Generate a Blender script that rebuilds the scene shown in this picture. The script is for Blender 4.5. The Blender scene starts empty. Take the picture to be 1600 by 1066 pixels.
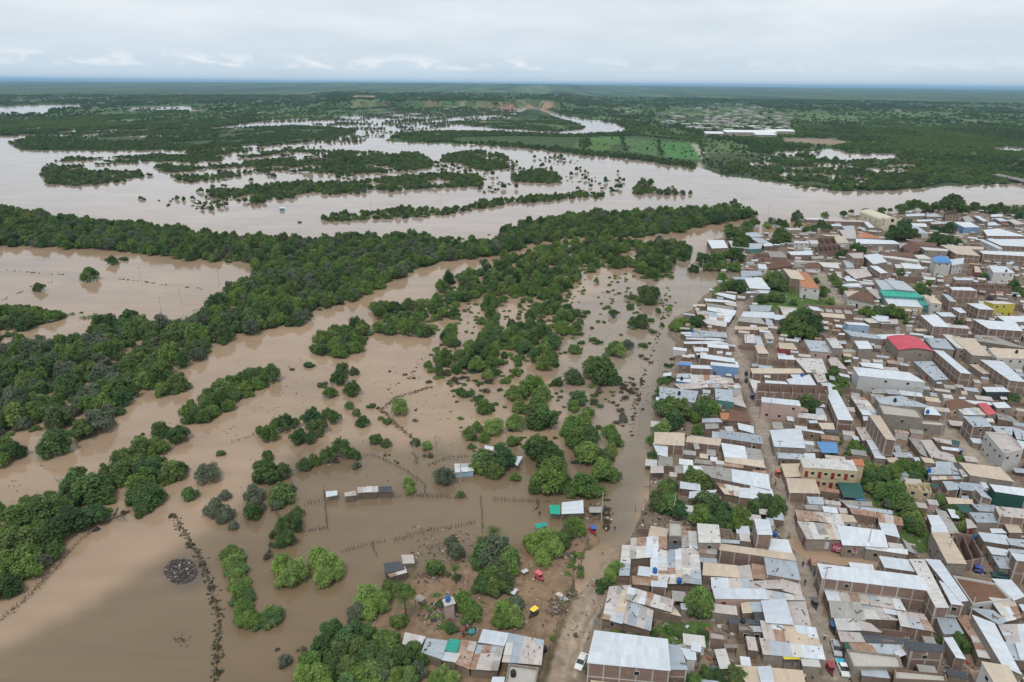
import bpy, math, random
import numpy as np
random.seed(7); rng = np.random.default_rng(7)
sc = bpy.context.scene
C = sc.collection

# ---------------------------------------------------------------- camera
CAM_H = 110.0
HAZE = 3.6e-5
PITCH, ROLL = 20.65, 0.49
cam_d = bpy.data.cameras.new('camera'); cam = bpy.data.objects.new('camera', cam_d); C.objects.link(cam)
cam_d.sensor_width = 36.0; cam_d.lens = 24.0; cam_d.clip_start = 1.0; cam_d.clip_end = 200000.0
from mathutils import Matrix, Vector
Rm = Matrix.Rotation(math.radians(90 - PITCH), 3, 'X') @ Matrix.Rotation(math.radians(ROLL), 3, 'Z')
cam.matrix_world = Matrix.Translation((0, 0, CAM_H)) @ Rm.to_4x4()
sc.camera = cam

# ---------------------------------------------------------------- sky, sun, exposure
SUN_EL, SUN_AZ = math.radians(62), math.radians(200)
w = bpy.data.worlds.new('World'); sc.world = w; w.use_nodes = True
nt = w.node_tree; nt.nodes.clear()
N = nt.nodes.new; L = nt.links.new
out = N('ShaderNodeOutputWorld'); bg = N('ShaderNodeBackground'); bg.inputs['Strength'].default_value = 0.1
sky = N('ShaderNodeTexSky'); sky.sky_type = 'NISHITA'; sky.sun_disc = False
sky.sun_elevation = SUN_EL; sky.sun_rotation = SUN_AZ; sky.air_density = 1.0; sky.dust_density = 1.0
tc = N('ShaderNodeTexCoord'); sep = N('ShaderNodeSeparateXYZ'); L(tc.outputs['Generated'], sep.inputs[0])
# a flat cloud deck: direction divided by its height gives the point on the deck
zc = N('ShaderNodeMath'); zc.operation = 'MAXIMUM'; L(sep.outputs['Z'], zc.inputs[0]); zc.inputs[1].default_value = 0.0
za = N('ShaderNodeMath'); za.operation = 'ADD'; L(zc.outputs[0], za.inputs[0]); za.inputs[1].default_value = 0.13
dx = N('ShaderNodeMath'); dx.operation = 'DIVIDE'; L(sep.outputs['X'], dx.inputs[0]); L(za.outputs[0], dx.inputs[1])
dy = N('ShaderNodeMath'); dy.operation = 'DIVIDE'; L(sep.outputs['Y'], dy.inputs[0]); L(za.outputs[0], dy.inputs[1])
cmb = N('ShaderNodeCombineXYZ'); L(dx.outputs[0], cmb.inputs[0]); L(dy.outputs[0], cmb.inputs[1])
def wnoise(vec, scale, detail, rough, lo, hi):
    n = N('ShaderNodeTexNoise'); n.inputs['Scale'].default_value = scale; n.inputs['Detail'].default_value = detail
    n.inputs['Roughness'].default_value = rough; n.inputs['Distortion'].default_value = 0.3; L(vec, n.inputs['Vector'])
    r = N('ShaderNodeMapRange'); r.interpolation_type = 'SMOOTHSTEP'; r.inputs['From Min'].default_value = lo; r.inputs['From Max'].default_value = hi
    L(n.outputs['Fac'], r.inputs['Value']); return r.outputs['Result']
deck = wnoise(cmb.outputs[0], 0.6, 8, 0.58, 0.3, 0.5)       # how far the deck covers the blue
tone = wnoise(cmb.outputs[0], 0.8, 7, 0.55, 0.25, 0.75)      # light and dark in the deck
ctone = N('ShaderNodeMix'); ctone.data_type = 'RGBA'; L(tone, ctone.inputs['Factor'])
ctone.inputs[6].default_value = (5.5, 6.15, 6.75, 1); ctone.inputs[7].default_value = (6.9, 7.35, 7.75, 1)
dk = N('ShaderNodeMath'); dk.operation = 'MULTIPLY_ADD'; L(deck, dk.inputs[0]); dk.inputs[1].default_value = 0.42; dk.inputs[2].default_value = 0.56
m1 = N('ShaderNodeMix'); m1.data_type = 'RGBA'; L(dk.outputs[0], m1.inputs['Factor']); L(sky.outputs[0], m1.inputs[6]); L(ctone.outputs[2], m1.inputs[7])
# clear paler air low over the horizon, with a belt of small cumulus in it
hz = N('ShaderNodeMapRange'); hz.interpolation_type = 'SMOOTHSTEP'; hz.inputs['From Min'].default_value = 0.0; hz.inputs['From Max'].default_value = 0.09
hz.inputs['To Min'].default_value = 1.0; hz.inputs['To Max'].default_value = 0.0; L(sep.outputs['Z'], hz.inputs['Value'])
m2 = N('ShaderNodeMix'); m2.data_type = 'RGBA'; m2.inputs[7].default_value = (5.0, 5.95, 6.75, 1); L(m1.outputs[2], m2.inputs[6])
hz2 = N('ShaderNodeMath'); hz2.operation = 'MULTIPLY'; L(hz.outputs[0], hz2.inputs[0]); hz2.inputs[1].default_value = 0.8; L(hz2.outputs[0], m2.inputs['Factor'])
at = N('ShaderNodeMath'); at.operation = 'ARCTAN2'; L(sep.outputs['X'], at.inputs[0]); L(sep.outputs['Y'], at.inputs[1])
cv = N('ShaderNodeCombineXYZ'); L(at.outputs[0], cv.inputs[0])
zs = N('ShaderNodeMath'); zs.operation = 'MULTIPLY'; L(sep.outputs['Z'], zs.inputs[0]); zs.inputs[1].default_value = 3.0; L(zs.outputs[0], cv.inputs[1])
puff = wnoise(cv.outputs[0], 17.0, 7, 0.6, 0.47, 0.6)
band = N('ShaderNodeMapRange'); band.interpolation_type = 'SMOOTHSTEP'; L(sep.outputs['Z'], band.inputs['Value'])
band.inputs['From Min'].default_value = 0.014; band.inputs['From Max'].default_value = 0.02
band2 = N('ShaderNodeMapRange'); band2.interpolation_type = 'SMOOTHSTEP'; L(sep.outputs['Z'], band2.inputs['Value'])
band2.inputs['From Min'].default_value = 0.022; band2.inputs['From Max'].default_value = 0.04; band2.inputs['To Min'].default_value = 1; band2.inputs['To Max'].default_value = 0
bb = N('ShaderNodeMath'); bb.operation = 'MULTIPLY'; L(band.outputs[0], bb.inputs[0]); L(band2.outputs[0], bb.inputs[1])
az = N('ShaderNodeMapRange'); az.interpolation_type = 'SMOOTHSTEP'; L(at.outputs[0], az.inputs['Value']); az.inputs['From Min'].default_value = .02; az.inputs['From Max'].default_value = .2; az.inputs['To Min'].default_value = .75; az.inputs['To Max'].default_value = .3
bq = N('ShaderNodeMath'); bq.operation = 'MULTIPLY'; L(bb.outputs[0], bq.inputs[0]); L(az.outputs[0], bq.inputs[1])
bp = N('ShaderNodeMath'); bp.operation = 'MULTIPLY'; L(bq.outputs[0], bp.inputs[0]); L(puff, bp.inputs[1])
m3 = N('ShaderNodeMix'); m3.data_type = 'RGBA'; L(bp.outputs[0], m3.inputs['Factor']); L(m2.outputs[2], m3.inputs[6]); m3.inputs[7].default_value = (7.6, 7.8, 8.0, 1)
L(m3.outputs[2], bg.inputs['Color']); L(bg.outputs[0], out.inputs['Surface'])

sun_d = bpy.data.lights.new('sun', 'SUN'); sun = bpy.data.objects.new('sun', sun_d); C.objects.link(sun)
sun_d.energy = 1.5; sun_d.angle = math.radians(14); sun_d.color = (1.0, 0.965, 0.91)
sdir = Vector((math.sin(SUN_AZ) * math.cos(SUN_EL), math.cos(SUN_AZ) * math.cos(SUN_EL), math.sin(SUN_EL)))
sun.rotation_euler = sdir.to_track_quat('Z', 'Y').to_euler(); sun.location = (0, -50, 300)
vs = sc.view_settings; vs.view_transform = 'Standard'; vs.look = 'None'; vs.exposure = 0.3; vs.gamma = 1.0; vs.use_curve_mapping = False
sc.cycles.volume_bounces = 0; sc.cycles.max_bounces = 6; sc.cycles.diffuse_bounces = 3; sc.cycles.transparent_max_bounces = 4

# ---------------------------------------------------------------- photo pixels <-> places on the ground
F = 1600 * 24 / 36.0
Rn = np.array(Rm); 
def unproj(px, py, z=0.0):
    d = Rn @ np.array([(px - 800) / F, -(py - 533) / F, -1.0]); t = (z - CAM_H) / d[2]
    return np.array([d[0] * t, d[1] * t, z])
def unproj_arr(P, z=0.0):
    P = np.asarray(P, float); d = np.stack([(P[:, 0] - 800) / F, -(P[:, 1] - 533) / F, -np.ones(len(P))], 1) @ Rn.T
    t = (z - CAM_H) / d[:, 2]; return np.stack([d[:, 0] * t, d[:, 1] * t], 1)
def proj(X, Y, Z):
    X = np.asarray(X, float); Y = np.asarray(Y, float); Z = np.asarray(Z, float) - CAM_H
    c = np.stack([X, Y, Z + 0 * X], -1) @ Rn
    dep = -c[..., 2]; dep = np.where(dep < 1e-3, 1e-3, dep)
    return 800 + F * c[..., 0] / dep, 533 - F * c[..., 1] / dep
def ppm(px, py):                                   # photo pixels per metre at a point of the ground
    p = unproj(px, py); c = (p - np.array([0, 0, CAM_H])) @ Rn; return F / -c[2]
def inpoly(x, y, poly):
    x = np.asarray(x); y = np.asarray(y); r = np.zeros(x.shape, bool); n = len(poly)
    for i in range(n):
        x1, y1 = poly[i]; x2, y2 = poly[(i + 1) % n]
        if y1 == y2: continue
        c = ((y1 > y) != (y2 > y)) & (x < (x2 - x1) * (y - y1) / (y2 - y1) + x1); r ^= c
    return r
def P(s): v = [float(t) for t in s.replace(',', ' ').split()]; return list(zip(v[0::2], v[1::2]))
def vnoise(x, y, seed=0, oct=4, gain=0.55):         # cheap value noise, about 0..1
    x = np.asarray(x, float); y = np.asarray(y, float); tot = np.zeros(np.broadcast(x, y).shape); a = 1.0; s = 0.0
    tab = np.random.default_rng(100 + seed).random((256, 256))
    for o in range(oct):
        xi = np.floor(x).astype(np.int64); yi = np.floor(y).astype(np.int64); fx = x - xi; fy = y - yi
        fx = fx * fx * (3 - 2 * fx); fy = fy * fy * (3 - 2 * fy)
        g = lambda i, j: tab[(i + 37 * o) & 255, (j + 91 * o) & 255]
        tot += a * ((g(xi, yi) * (1 - fx) + g(xi + 1, yi) * fx) * (1 - fy) + (g(xi, yi + 1) * (1 - fx) + g(xi + 1, yi + 1) * fx) * fy)
        s += a; a *= gain; x = x * 2.03 + 11.3; y = y * 2.03 + 5.7
    return tot / s
def sstep(a, b, x): t = np.clip((x - a) / (b - a), 0, 1); return t * t * (3 - 2 * t)

# ---------------------------------------------------------------- objects
def mesh(name, v, f, mats=(), fm=None, smooth=False, uv=None):
    m = bpy.data.meshes.new(name); m.from_pydata([tuple(map(float, p)) for p in v], [], [tuple(int(i) for i in q) for q in f])
    for a in mats: m.materials.append(a)
    if fm is not None: m.polygons.foreach_set('material_index', list(fm))
    if smooth: m.polygons.foreach_set('use_smooth', [True] * len(m.polygons))
    if uv is not None:
        l = m.uv_layers.new(name='UVMap'); l.data.foreach_set('uv', [c for q in uv for c in q])
    m.update(); return m
def link(name, data, parent=None, loc=None):
    o = bpy.data.objects.new(name, data); C.objects.link(o)
    if parent is not None: o.parent = parent
    if loc is not None: o.location = loc
    return o
def tag(o, label=None, cat=None, group=None, kind=None):
    if label: o['label'] = label
    if cat: o['category'] = cat
    if group: o['group'] = group
    if kind: o['kind'] = kind
    return o
def quadmesh_np(name, V, Q, mat=None, smooth=False):
    m = bpy.data.meshes.new(name); nv, nq = len(V), len(Q)
    m.vertices.add(nv); m.vertices.foreach_set('co', np.ascontiguousarray(V, np.float32).ravel())
    m.loops.add(nq * 4); m.loops.foreach_set('vertex_index', np.ascontiguousarray(Q, np.int32).ravel())
    m.polygons.add(nq); m.polygons.foreach_set('loop_start', np.arange(0, nq * 4, 4, dtype=np.int32))
    try: m.polygons.foreach_set('loop_total', np.full(nq, 4, np.int32))
    except Exception: pass
    if smooth: m.polygons.foreach_set('use_smooth', np.ones(nq, bool))
    if mat: m.materials.append(mat)
    m.update(calc_edges=True); return m
class MB:                                           # collects boxes and prisms into one mesh
    def __init__(s): s.v = []; s.f = []; s.m = []
    def box(s, c, sx, sy, sz, ang=0.0, mi=0, tilt=0.0):
        ca, sa = math.cos(ang), math.sin(ang); b = len(s.v)
        for dz in (-.5, .5):
            for dxx, dyy in ((-.5, -.5), (.5, -.5), (.5, .5), (-.5, .5)):
                x, y = dxx * sx, dyy * sy; s.v.append((c[0] + ca * x - sa * y, c[1] + sa * x + ca * y, c[2] + dz * sz + tilt * x))
        for q in ((0, 3, 2, 1), (4, 5, 6, 7), (0, 1, 5, 4), (1, 2, 6, 5), (2, 3, 7, 6), (3, 0, 4, 7)): s.f.append([b + i for i in q]); s.m.append(mi)
    def prism(s, poly, z0, z1, mi=0):
        n = len(poly); b = len(s.v); z1 = z1 if hasattr(z1, '__len__') else [z1] * n; z0 = z0 if hasattr(z0, '__len__') else [z0] * n
        for p, z in zip(poly, z0): s.v.append((p[0], p[1], z))
        for p, z in zip(poly, z1): s.v.append((p[0], p[1], z))
        s.f.append([b + i for i in range(n)][::-1]); s.m.append(mi); s.f.append([b + n + i for i in range(n)]); s.m.append(mi)
        for i in range(n): j = (i + 1) % n; s.f.append([b + i, b + j, b + n + j, b + n + i]); s.m.append(mi)
    def tube(s, pts, rads, n=6, mi=0):
        b = len(s.v)
        for k, (p, r) in enumerate(zip(pts, rads)):
            p = Vector(p); d = (Vector(pts[min(k + 1, len(pts) - 1)]) - Vector(pts[max(k - 1, 0)])).normalized()
            u = d.orthogonal().normalized(); q = d.cross(u)
            for i in range(n): a = 2 * math.pi * i / n; s.v.append(tuple(p + u * (r * math.cos(a)) + q * (r * math.sin(a))))
        for k in range(len(pts) - 1):
            for i in range(n): j = (i + 1) % n; s.f.append([b + k * n + i, b + k * n + j, b + (k + 1) * n + j, b + (k + 1) * n + i]); s.m.append(mi)
        s.f.append([b + i for i in range(n)][::-1]); s.m.append(mi); e = b + (len(pts) - 1) * n; s.f.append([e + i for i in range(n)]); s.m.append(mi)
    def mesh(s, name, mats, smooth=False): return mesh(name, s.v, s.f, mats if isinstance(mats, (list, tuple)) else [mats], s.m, smooth)

# ---------------------------------------------------------------- materials
def newmat(name):
    m = bpy.data.materials.new(name); m.use_nodes = True; t = m.node_tree; b = t.nodes['Principled BSDF']; return m, t, b
def nnoise(t, scale, detail=4, rough=.6, coord='Object', vec=None, dist=0.0):
    n = t.nodes.new('ShaderNodeTexNoise'); n.inputs['Scale'].default_value = scale; n.inputs['Detail'].default_value = detail; n.inputs['Roughness'].default_value = rough
    n.inputs['Distortion'].default_value = dist
    if vec is None:
        c = t.nodes.new('ShaderNodeTexCoord'); vec = c.outputs[coord]
    t.links.new(vec, n.inputs['Vector']); return n
def nmap(t, sock, a, b, c=0.0, d=1.0):
    r = t.nodes.new('ShaderNodeMapRange'); r.inputs['From Min'].default_value = a; r.inputs['From Max'].default_value = b
    r.inputs['To Min'].default_value = c; r.inputs['To Max'].default_value = d; t.links.new(sock, r.inputs['Value']); return r.outputs['Result']
def nmix(t, fac, a, b, mode='MIX'):
    m = t.nodes.new('ShaderNodeMix'); m.data_type = 'RGBA'; m.blend_type = mode
    for s, v in ((m.inputs['Factor'], fac), (m.inputs[6], a), (m.inputs[7], b)):
        if hasattr(v, 'is_output'): t.links.new(v, s)
        elif isinstance(v, (int, float)): s.default_value = v
        else: s.default_value = (*v, 1)
    return m.outputs[2]
def nmul(t, a, b, op='MULTIPLY'):
    m = t.nodes.new('ShaderNodeMath'); m.operation = op
    for s, v in ((m.inputs[0], a), (m.inputs[1], b)):
        if hasattr(v, 'is_output'): t.links.new(v, s)
        else: s.default_value = v
    return m.outputs[0]
def rnd(t): return t.nodes.new('ShaderNodeObjectInfo').outputs['Random']
def geo_pos(t): return t.nodes.new('ShaderNodeNewGeometry').outputs['Position']
def plain(name, col, rough=.7, var=.25, scale=1.5, spec=.3, metal=0.0, rv=.12):
    m, t, b = newmat(name); n = nnoise(t, scale, 5, .65, vec=geo_pos(t))
    f = nmap(t, n.outputs['Fac'], .3, .7, 1 - var, 1 + var); r = nmap(t, rnd(t), 0, 1, 1 - rv, 1 + rv)
    v = nmul(t, f, r); g = t.nodes.new('ShaderNodeCombineColor')
    for i in range(3): t.links.new(v, g.inputs[i])
    t.links.new(nmix(t, 1.0, col, g.outputs[0], 'MULTIPLY'), b.inputs['Base Color'])
    b.inputs['Roughness'].default_value = rough; b.inputs['Specular IOR Level'].default_value = spec; b.inputs['Metallic'].default_value = metal
    return m
# ================================================================ land and water
# Outlines are traced in photo pixels and turned into places on the ground plane.
X0, X1, Y0, Y1 = -500, 2100, 112, 1500
MW, MH = X1 - X0, Y1 - Y0
land = np.zeros((MH, MW), np.float32)
def paint(arr, poly, val, feather=0):
    xs = [p[0] for p in poly]; ys = [p[1] for p in poly]
    a, b = max(int(min(xs)), X0), min(int(max(xs)) + 2, X1); c, d = max(int(min(ys)), Y0), min(int(max(ys)) + 2, Y1)
    if a >= b or c >= d: return
    gx, gy = np.meshgrid(np.arange(a, b) + .5, np.arange(c, d) + .5)
    k = 2.6 if feather == 0 else feather
    wx = gx + k * 2.2 * (vnoise(gx / 9, gy / 4, 3, 3) - .5) * 2; wy = gy + k * (vnoise(gx / 9 + 40, gy / 4, 4, 3) - .5) * 2
    msk = inpoly(wx, wy, poly); sub = arr[c - Y0:d - Y0, a - X0:b - X0]
    if arr.ndim == 2: sub[msk] = val
    else: sub[msk] = np.array(val, np.float32)
def blur(a, r, n=2):
    for _ in range(n):
        for ax in (0, 1):
            p = np.concatenate([np.repeat(a.take([0], ax), r, ax), a, np.repeat(a.take([-1], ax), r, ax)], ax).cumsum(ax, dtype=np.float64)
            lead = np.zeros_like(p.take([0], ax)); p = np.concatenate([lead, p], ax); m = a.shape[ax]
            a = ((p.take(range(2 * r + 1, 2 * r + 1 + m), ax) - p.take(range(0, m), ax)) / (2 * r + 1)).astype(np.float32)
    return a
FAR = P('-500,216 0,213 60,210 180,203 300,206 355,196 400,192 500,186 590,177 645,176 727,177 800,170 828,165 861,174 883,181 932,189 962,192 977,200 980,205 952,209 900,211 871,211 800,208 700,205 640,207 610,214 590,221 620,223 700,225 800,228 900,240 1000,250 1090,262 1130,275 1180,282 1250,292 1330,300 1400,298 1480,292 1600,287 2100,272 2100,80 -500,80')
paint(land, FAR, 1)
for s in ('-60,168 0,167 40,165 125,163 130,168 80,172 70,178 20,178 -60,176', '165,168 230,167 300,166 298,171 220,172', '170,191 230,188 232,190 175,193',
          '245,196 300,194 302,197 250,199', '1360,240 1395,240 1405,247 1365,247', '1545,233 1560,230 1600,231 1650,234 1600,238 1560,237', '1285,233 1318,236 1322,243 1292,241',
          '825,164 838,166 861,178 830,172', '280,171 330,171 300,174'): paint(land, P(s), 0, .8)
# flooded fields with scattered water: holes by noise
def holes(poly, sx, sy, thr, seed, val=0):
    xs = [p[0] for p in poly]; ys = [p[1] for p in poly]; a, b, c, d = int(min(xs)), int(max(xs)), int(min(ys)), int(max(ys))
    gx, gy = np.meshgrid(np.arange(a, b) + .5, np.arange(c, d) + .5); m = inpoly(gx, gy, poly) & (vnoise(gx / sx, gy / sy, seed, 4) > thr)
    land[c - Y0:d - Y0, a - X0:b - X0][m] = val
holes(P('1165,262 1200,238 1300,236 1400,248 1460,262 1420,282 1330,290 1230,280'), 16, 6, .45, 11)
holes(P('330,205 400,190 500,184 600,176 730,174 640,190 520,196 420,200'), 20, 4, .42, 12)
ISLE = P('13,223 50,214 86,209 180,206 250,207 330,203 400,199 463,197 527,200 557,205 545,211 500,218 463,226 400,229 355,232 280,236 228,235 150,238 101,235 58,236 30,233')
paint(land, ISLE, 1)
holes(P('90,205 240,202 330,204 330,210 220,214 100,214'), 14, 4, .42, 13)
paint(land, P('825,167 845,172 861,180 894,188 917,197 911,202 871,207 800,202 740,197 700,192 760,186 800,184'), .8)
TOWN = P('2100,300 1600,319 1480,323 1400,336 1330,337 1262,350 1230,372 1160,366 1112,374 1100,395 1082,412 1105,428 1130,440 1100,462 1080,482 1050,497 1042,520 1058,545 1045,580 1030,602 1020,660 1010,720 1012,780 990,826 978,850 940,845 925,812 900,812 862,836 800,848 740,872 690,892 645,900 598,955 580,985 590,1020 640,1080 700,1500 2100,1500')
paint(land, TOWN, 1)
paint(land, P('1228,835 1262,845 1300,860 1400,876 1442,888 1440,896 1390,893 1300,880 1262,876 1238,858'), .35, .8)
paint(land, P('1040,812 1062,818 1090,828 1092,836 1062,832 1040,826'), .3, .5)
paint(land, P('895,860 920,858 950,838 960,850 930,900 910,930 895,935'), .52, 1)
for s in ('24,478 60,480 120,488 165,496 160,499 100,494 30,486', '175,500 240,499 300,506 295,512 200,508', '340,462 395,430 402,434 345,470', '270,505 340,468 350,480 300,512',
          '-200,470 20,478 100,492 60,510 -200,540', '570,240 676,245 660,262 500,258', '-200,330 60,345 -200,360', '310,225 345,222 400,226 360,232', '700,545 760,540 780,580 730,590'): paint(land, P(s), .8)
landb = blur(land, 1, 2)
nearb = blur(land, 4, 2)
row = (np.arange(MH) + Y0)[:, None]; k = sstep(330, 620, row.astype(np.float32)); landh = landb * (1 - k) + nearb * k

# colours of the bare ground itself
def lin(r, g, b): f = lambda c: ((c / 255 + .055) / 1.055) ** 2.4 if c > 10 else c / 3295.; return (f(r), f(g), f(b))
gcol = np.zeros((MH, MW, 3), np.float32); gcol[:] = (.055, .072, .036)
DIRT = (.19, .145, .105); STREET = (.29, .24, .195); MUD = (.15, .108, .07); GRASS = (.075, .125, .03); YARD = (.215, .145, .092); FIELD = (.085, .15, .045)
paint(gcol, TOWN, DIRT)
paint(gcol, P('640,900 690,890 740,870 800,846 862,834 925,815 950,860 900,960 860,1100 640,1100 575,1000 598,955'), YARD)
paint(gcol, P('945,848 985,850 960,890 935,940 905,1000 890,1100 840,1120 862,1040 890,960 915,900'), (.27, .205, .15))
paint(gcol, P('918,850 926,852 900,920 878,985 862,1040 850,1080 838,1080 856,1030 884,950'), (.10, .085, .05), .8)
for s in ('948,880 952,880 925,945 898,1000 880,1066 875,1066 893,1000 920,945', '966,880 970,880 945,940 915,1000 898,1066 893,1066 910,1000 940,940'): paint(gcol, P(s), (.33, .26, .2), .6)
for s in ('1152,470 1166,470 1160,500 1152,530 1170,570 1185,620 1205,680 1225,740 1240,800 1262,880 1290,960 1330,1066 1290,1066 1262,960 1232,860 1216,790 1200,730 1180,670 1160,610 1146,560 1134,515',
          '1278,425 1292,432 1310,450 1320,475 1298,476 1290,455 1270,436', '1415,630 1440,640 1520,700 1600,768 1600,790 1500,710 1430,660'): paint(gcol, P(s), STREET)
for s in ('1228,835 1300,858 1440,886 1440,900 1300,884 1240,866', '1470,690 1530,735 1500,745 1460,715', '1262,880 1275,890 1300,960 1290,965'): paint(gcol, P(s), MUD)
for s in ('1180,440 1250,455 1300,475 1290,490 1180,485', '1030,975 1110,975 1110,1010 1040,1015', '1430,832 1466,840 1462,868 1435,862', '1340,715 1400,740 1440,860 1410,850 1360,790', '960,985 1030,985 1000,1000', '1450,560 1470,575 1455,600'): paint(gcol, P(s), GRASS)
paint(gcol, P('700,208 800,208 900,212 1000,208 1090,222 1098,252 1000,247 900,237 800,227 700,223'), (.05, .085, .03))
for s in ('920,216 970,214 968,226 925,226', '975,216 1026,220 1030,246 980,236', '1032,222 1090,224 1094,252 1038,246', '905,219 960,221 950,238 895,232'): paint(gcol, P(s), tuple(c * rng.uniform(.8, 1.2) for c in FIELD), .8)
for s in ('1220,216 1300,218 1330,224 1300,227 1230,223', '1320,240 1400,247 1340,250'): paint(gcol, P(s), (.26, .2, .14), .8)
for s in ('1080,226 1090,226 1106,247 1098,250', '1090,252 1100,262 1090,264'): paint(gcol, P(s), (.36, .32, .27), .6)
for s in ('555,157 588,157 586,161 552,161', ): paint(gcol, P(s), (.34, .2, .13), .8)
for s in ISLE, : paint(gcol, s, (.06, .085, .035))
gcol = np.stack([blur(gcol[..., i], 1, 1) for i in range(3)], -1)
# sediment carried by the water, m by m
wcol = np.zeros((MH, MW, 3), np.float32); wcol[:] = (.325, .228, .15)
paint(wcol, P('-500,318 0,318 400,368 800,372 1180,330 2100,280 2100,100 -500,100'), (.345, .265, .21))
paint(wcol, P('900,470 1100,380 1200,350 1060,560 1000,750 960,800 900,700 860,600'), (.265, .205, .15), 8)
paint(wcol, P('1040,520 1060,560 1010,720 990,850 930,850 960,740 1010,600'), (.2, .16, .115), 6)
paint(wcol, P('470,700 700,690 960,700 960,850 860,850 700,920 560,980 600,1500 -500,1500 -500,1110 0,1012 140,945 230,885 300,842 370,800 430,730'), (.185, .133, .082), 10)
paint(wcol, P('330,860 480,850 560,900 600,960 470,1080 340,1100'), (.18, .127, .075), 8)
paint(wcol, P('258,880 298,868 326,890 316,918 280,920 260,905'), (.11, .085, .065), 3)
wcol = np.stack([blur(wcol[..., i], 9, 2) for i in range(3)], -1)
wcol2 = np.stack([blur(wcol[..., i], 1, 1) for i in range(3)], -1)
def sample(arr, px, py):
    ix = np.clip(px - X0 - .5, 0, MW - 1.001); iy = np.clip(py - Y0 - .5, 0, MH - 1.001); i = ix.astype(int); j = iy.astype(int); fx = ix - i; fy = iy - j
    if arr.ndim == 3: fx = fx[:, None]; fy = fy[:, None]
    return (arr[j, i] * (1 - fx) + arr[j, i + 1] * fx) * (1 - fy) + (arr[j + 1, i] * (1 - fx) + arr[j + 1, i + 1] * fx) * fy
def land_at(x, y): px, py = proj(x, y, 0 * np.asarray(x)); return sample(landh, px, py)

def fan(nr, na, r0, r1, amax=72):                      # a sheet that gets coarser with distance
    r = np.geomspace(r0, r1, nr); a = np.radians(np.linspace(-amax, amax, na)); A, Rr = np.meshgrid(a, r)
    x = (Rr * np.sin(A)).ravel(); y = (Rr * np.cos(A)).ravel() - 20.0
    i = np.arange(nr - 1)[:, None] * na + np.arange(na - 1)[None]; i = i.ravel()
    return x, y, np.stack([i, i + 1, i + na + 1, i + na], 1)
def hill(x, y):                                         # low plateau at the back of the plain
    d = np.hypot(x, y); a = np.degrees(np.arctan2(x, y))
    prof = np.interp(a, [-60, -38, -28, -18, -5, 5, 15, 25, 36, 60], [30, 40, 62, 115, 130, 118, 88, 62, 40, 35])
    rise = sstep(9000, 17000, d + 1500 * (vnoise(x / 3000, y / 3000, 21, 3) - .5))
    bluff = 26 * sstep(3300, 3420, d + 300 * (vnoise(x / 200, y / 200, 22, 4) - .5)) * sstep(-17, -13, a) * sstep(7, 3, a) 
    return prof * rise * .62 + bluff * 1.0 + 6 * sstep(1500, 4000, d) * vnoise(x / 700, y / 700, 24, 3)
gx, gy, gq = fan(680, 560, 30, 70000)
px, py = proj(gx, gy, 0 * gx)
l = sample(landh, px, py)
lz = -1.6 + 2.1 * sstep(.2, .85, l) + (vnoise(gx / 6, gy / 6, 31, 4) - .5) * .35 * sstep(900, 200, np.hypot(gx, gy)) + hill(gx, gy) * sstep(.5, .9, l)
lz = np.where(l < .15, -1.6, lz)
gc = sample(gcol, px, py)
d = np.hypot(gx, gy)
# far plain: woodland, scrub and fields, each a colour of its own
fv = vnoise(gx / 160, gy / 420, 41, 5, .6); fw = vnoise(gx / 60, gy / 190, 42, 4, .6); fb = vnoise(gx / 150, gy / 2600, 47, 4, .6); fu = vnoise(gx / 900, gy / 1500, 43, 3)
isfar = (sstep(245, 236, py) * (l > .3))[:, None]
dark = np.array([.042, .07, .032]); mid = np.array([.07, .112, .04]); lite = np.array([.115, .165, .06]); tan = np.array([.26, .2, .14])
fc = dark + (mid - dark) * sstep(.38, .6, fv)[:, None]
fc = fc + (lite - fc) * (sstep(.6, .72, fw * .6 + fu * .45) * .8)[:, None]
fc = fc + (tan - fc) * (sstep(.71, .8, fw * .75 + fv * .3) * .8)[:, None]
ff = sstep(3500, 6500, d)[:, None]; fcb = dark * .8 + (mid - dark * .8) * sstep(.36, .56, fb)[:, None]; fcb = fcb + (mid * 1.25 - fcb) * (sstep(.56, .68, fb) * .8)[:, None]; fcb = fcb + (tan - fcb) * (sstep(.7, .76, fb) * .5)[:, None]; fc = fc * (1 - ff) + fcb * ff
own = np.abs(gc - np.array([.055, .072, .036])).sum(1) > .012
isfar[own] = 0
gc = gc * (1 - isfar) + fc * isfar
bl = sstep(3280, 3340, d) * sstep(3480, 3420, d); an = np.degrees(np.arctan2(gx, gy))
bm = (bl * np.maximum(sstep(-1.5, -.8, an) * sstep(3.4, 2.8, an), .3 * sstep(-14, -12, an) * sstep(.5, -.5, an) * (vnoise(gx / 40, gy / 400, 44, 3) > .52)))[:, None]
gc = gc * (1 - bm) + np.array([.30, .185, .125]) * bm
gm, t, b = newmat('earth')
at_ = t.nodes.new('ShaderNodeAttribute'); at_.attribute_name = 'soil'
n1 = nnoise(t, .55, 6, .7, vec=geo_pos(t)); n2 = nnoise(t, .05, 5, .6, vec=geo_pos(t))
f = nmul(t, nmap(t, n1.outputs['Fac'], .25, .75, .62, 1.4), nmap(t, n2.outputs['Fac'], .3, .7, .78, 1.22))
g = t.nodes.new('ShaderNodeCombineColor'); [t.links.new(f, g.inputs[i]) for i in range(3)]
t.links.new(nmix(t, 1.0, at_.outputs['Color'], g.outputs[0], 'MULTIPLY'), b.inputs['Base Color']); b.inputs['Roughness'].default_value = .95; b.inputs['Specular IOR Level'].default_value = .15
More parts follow.
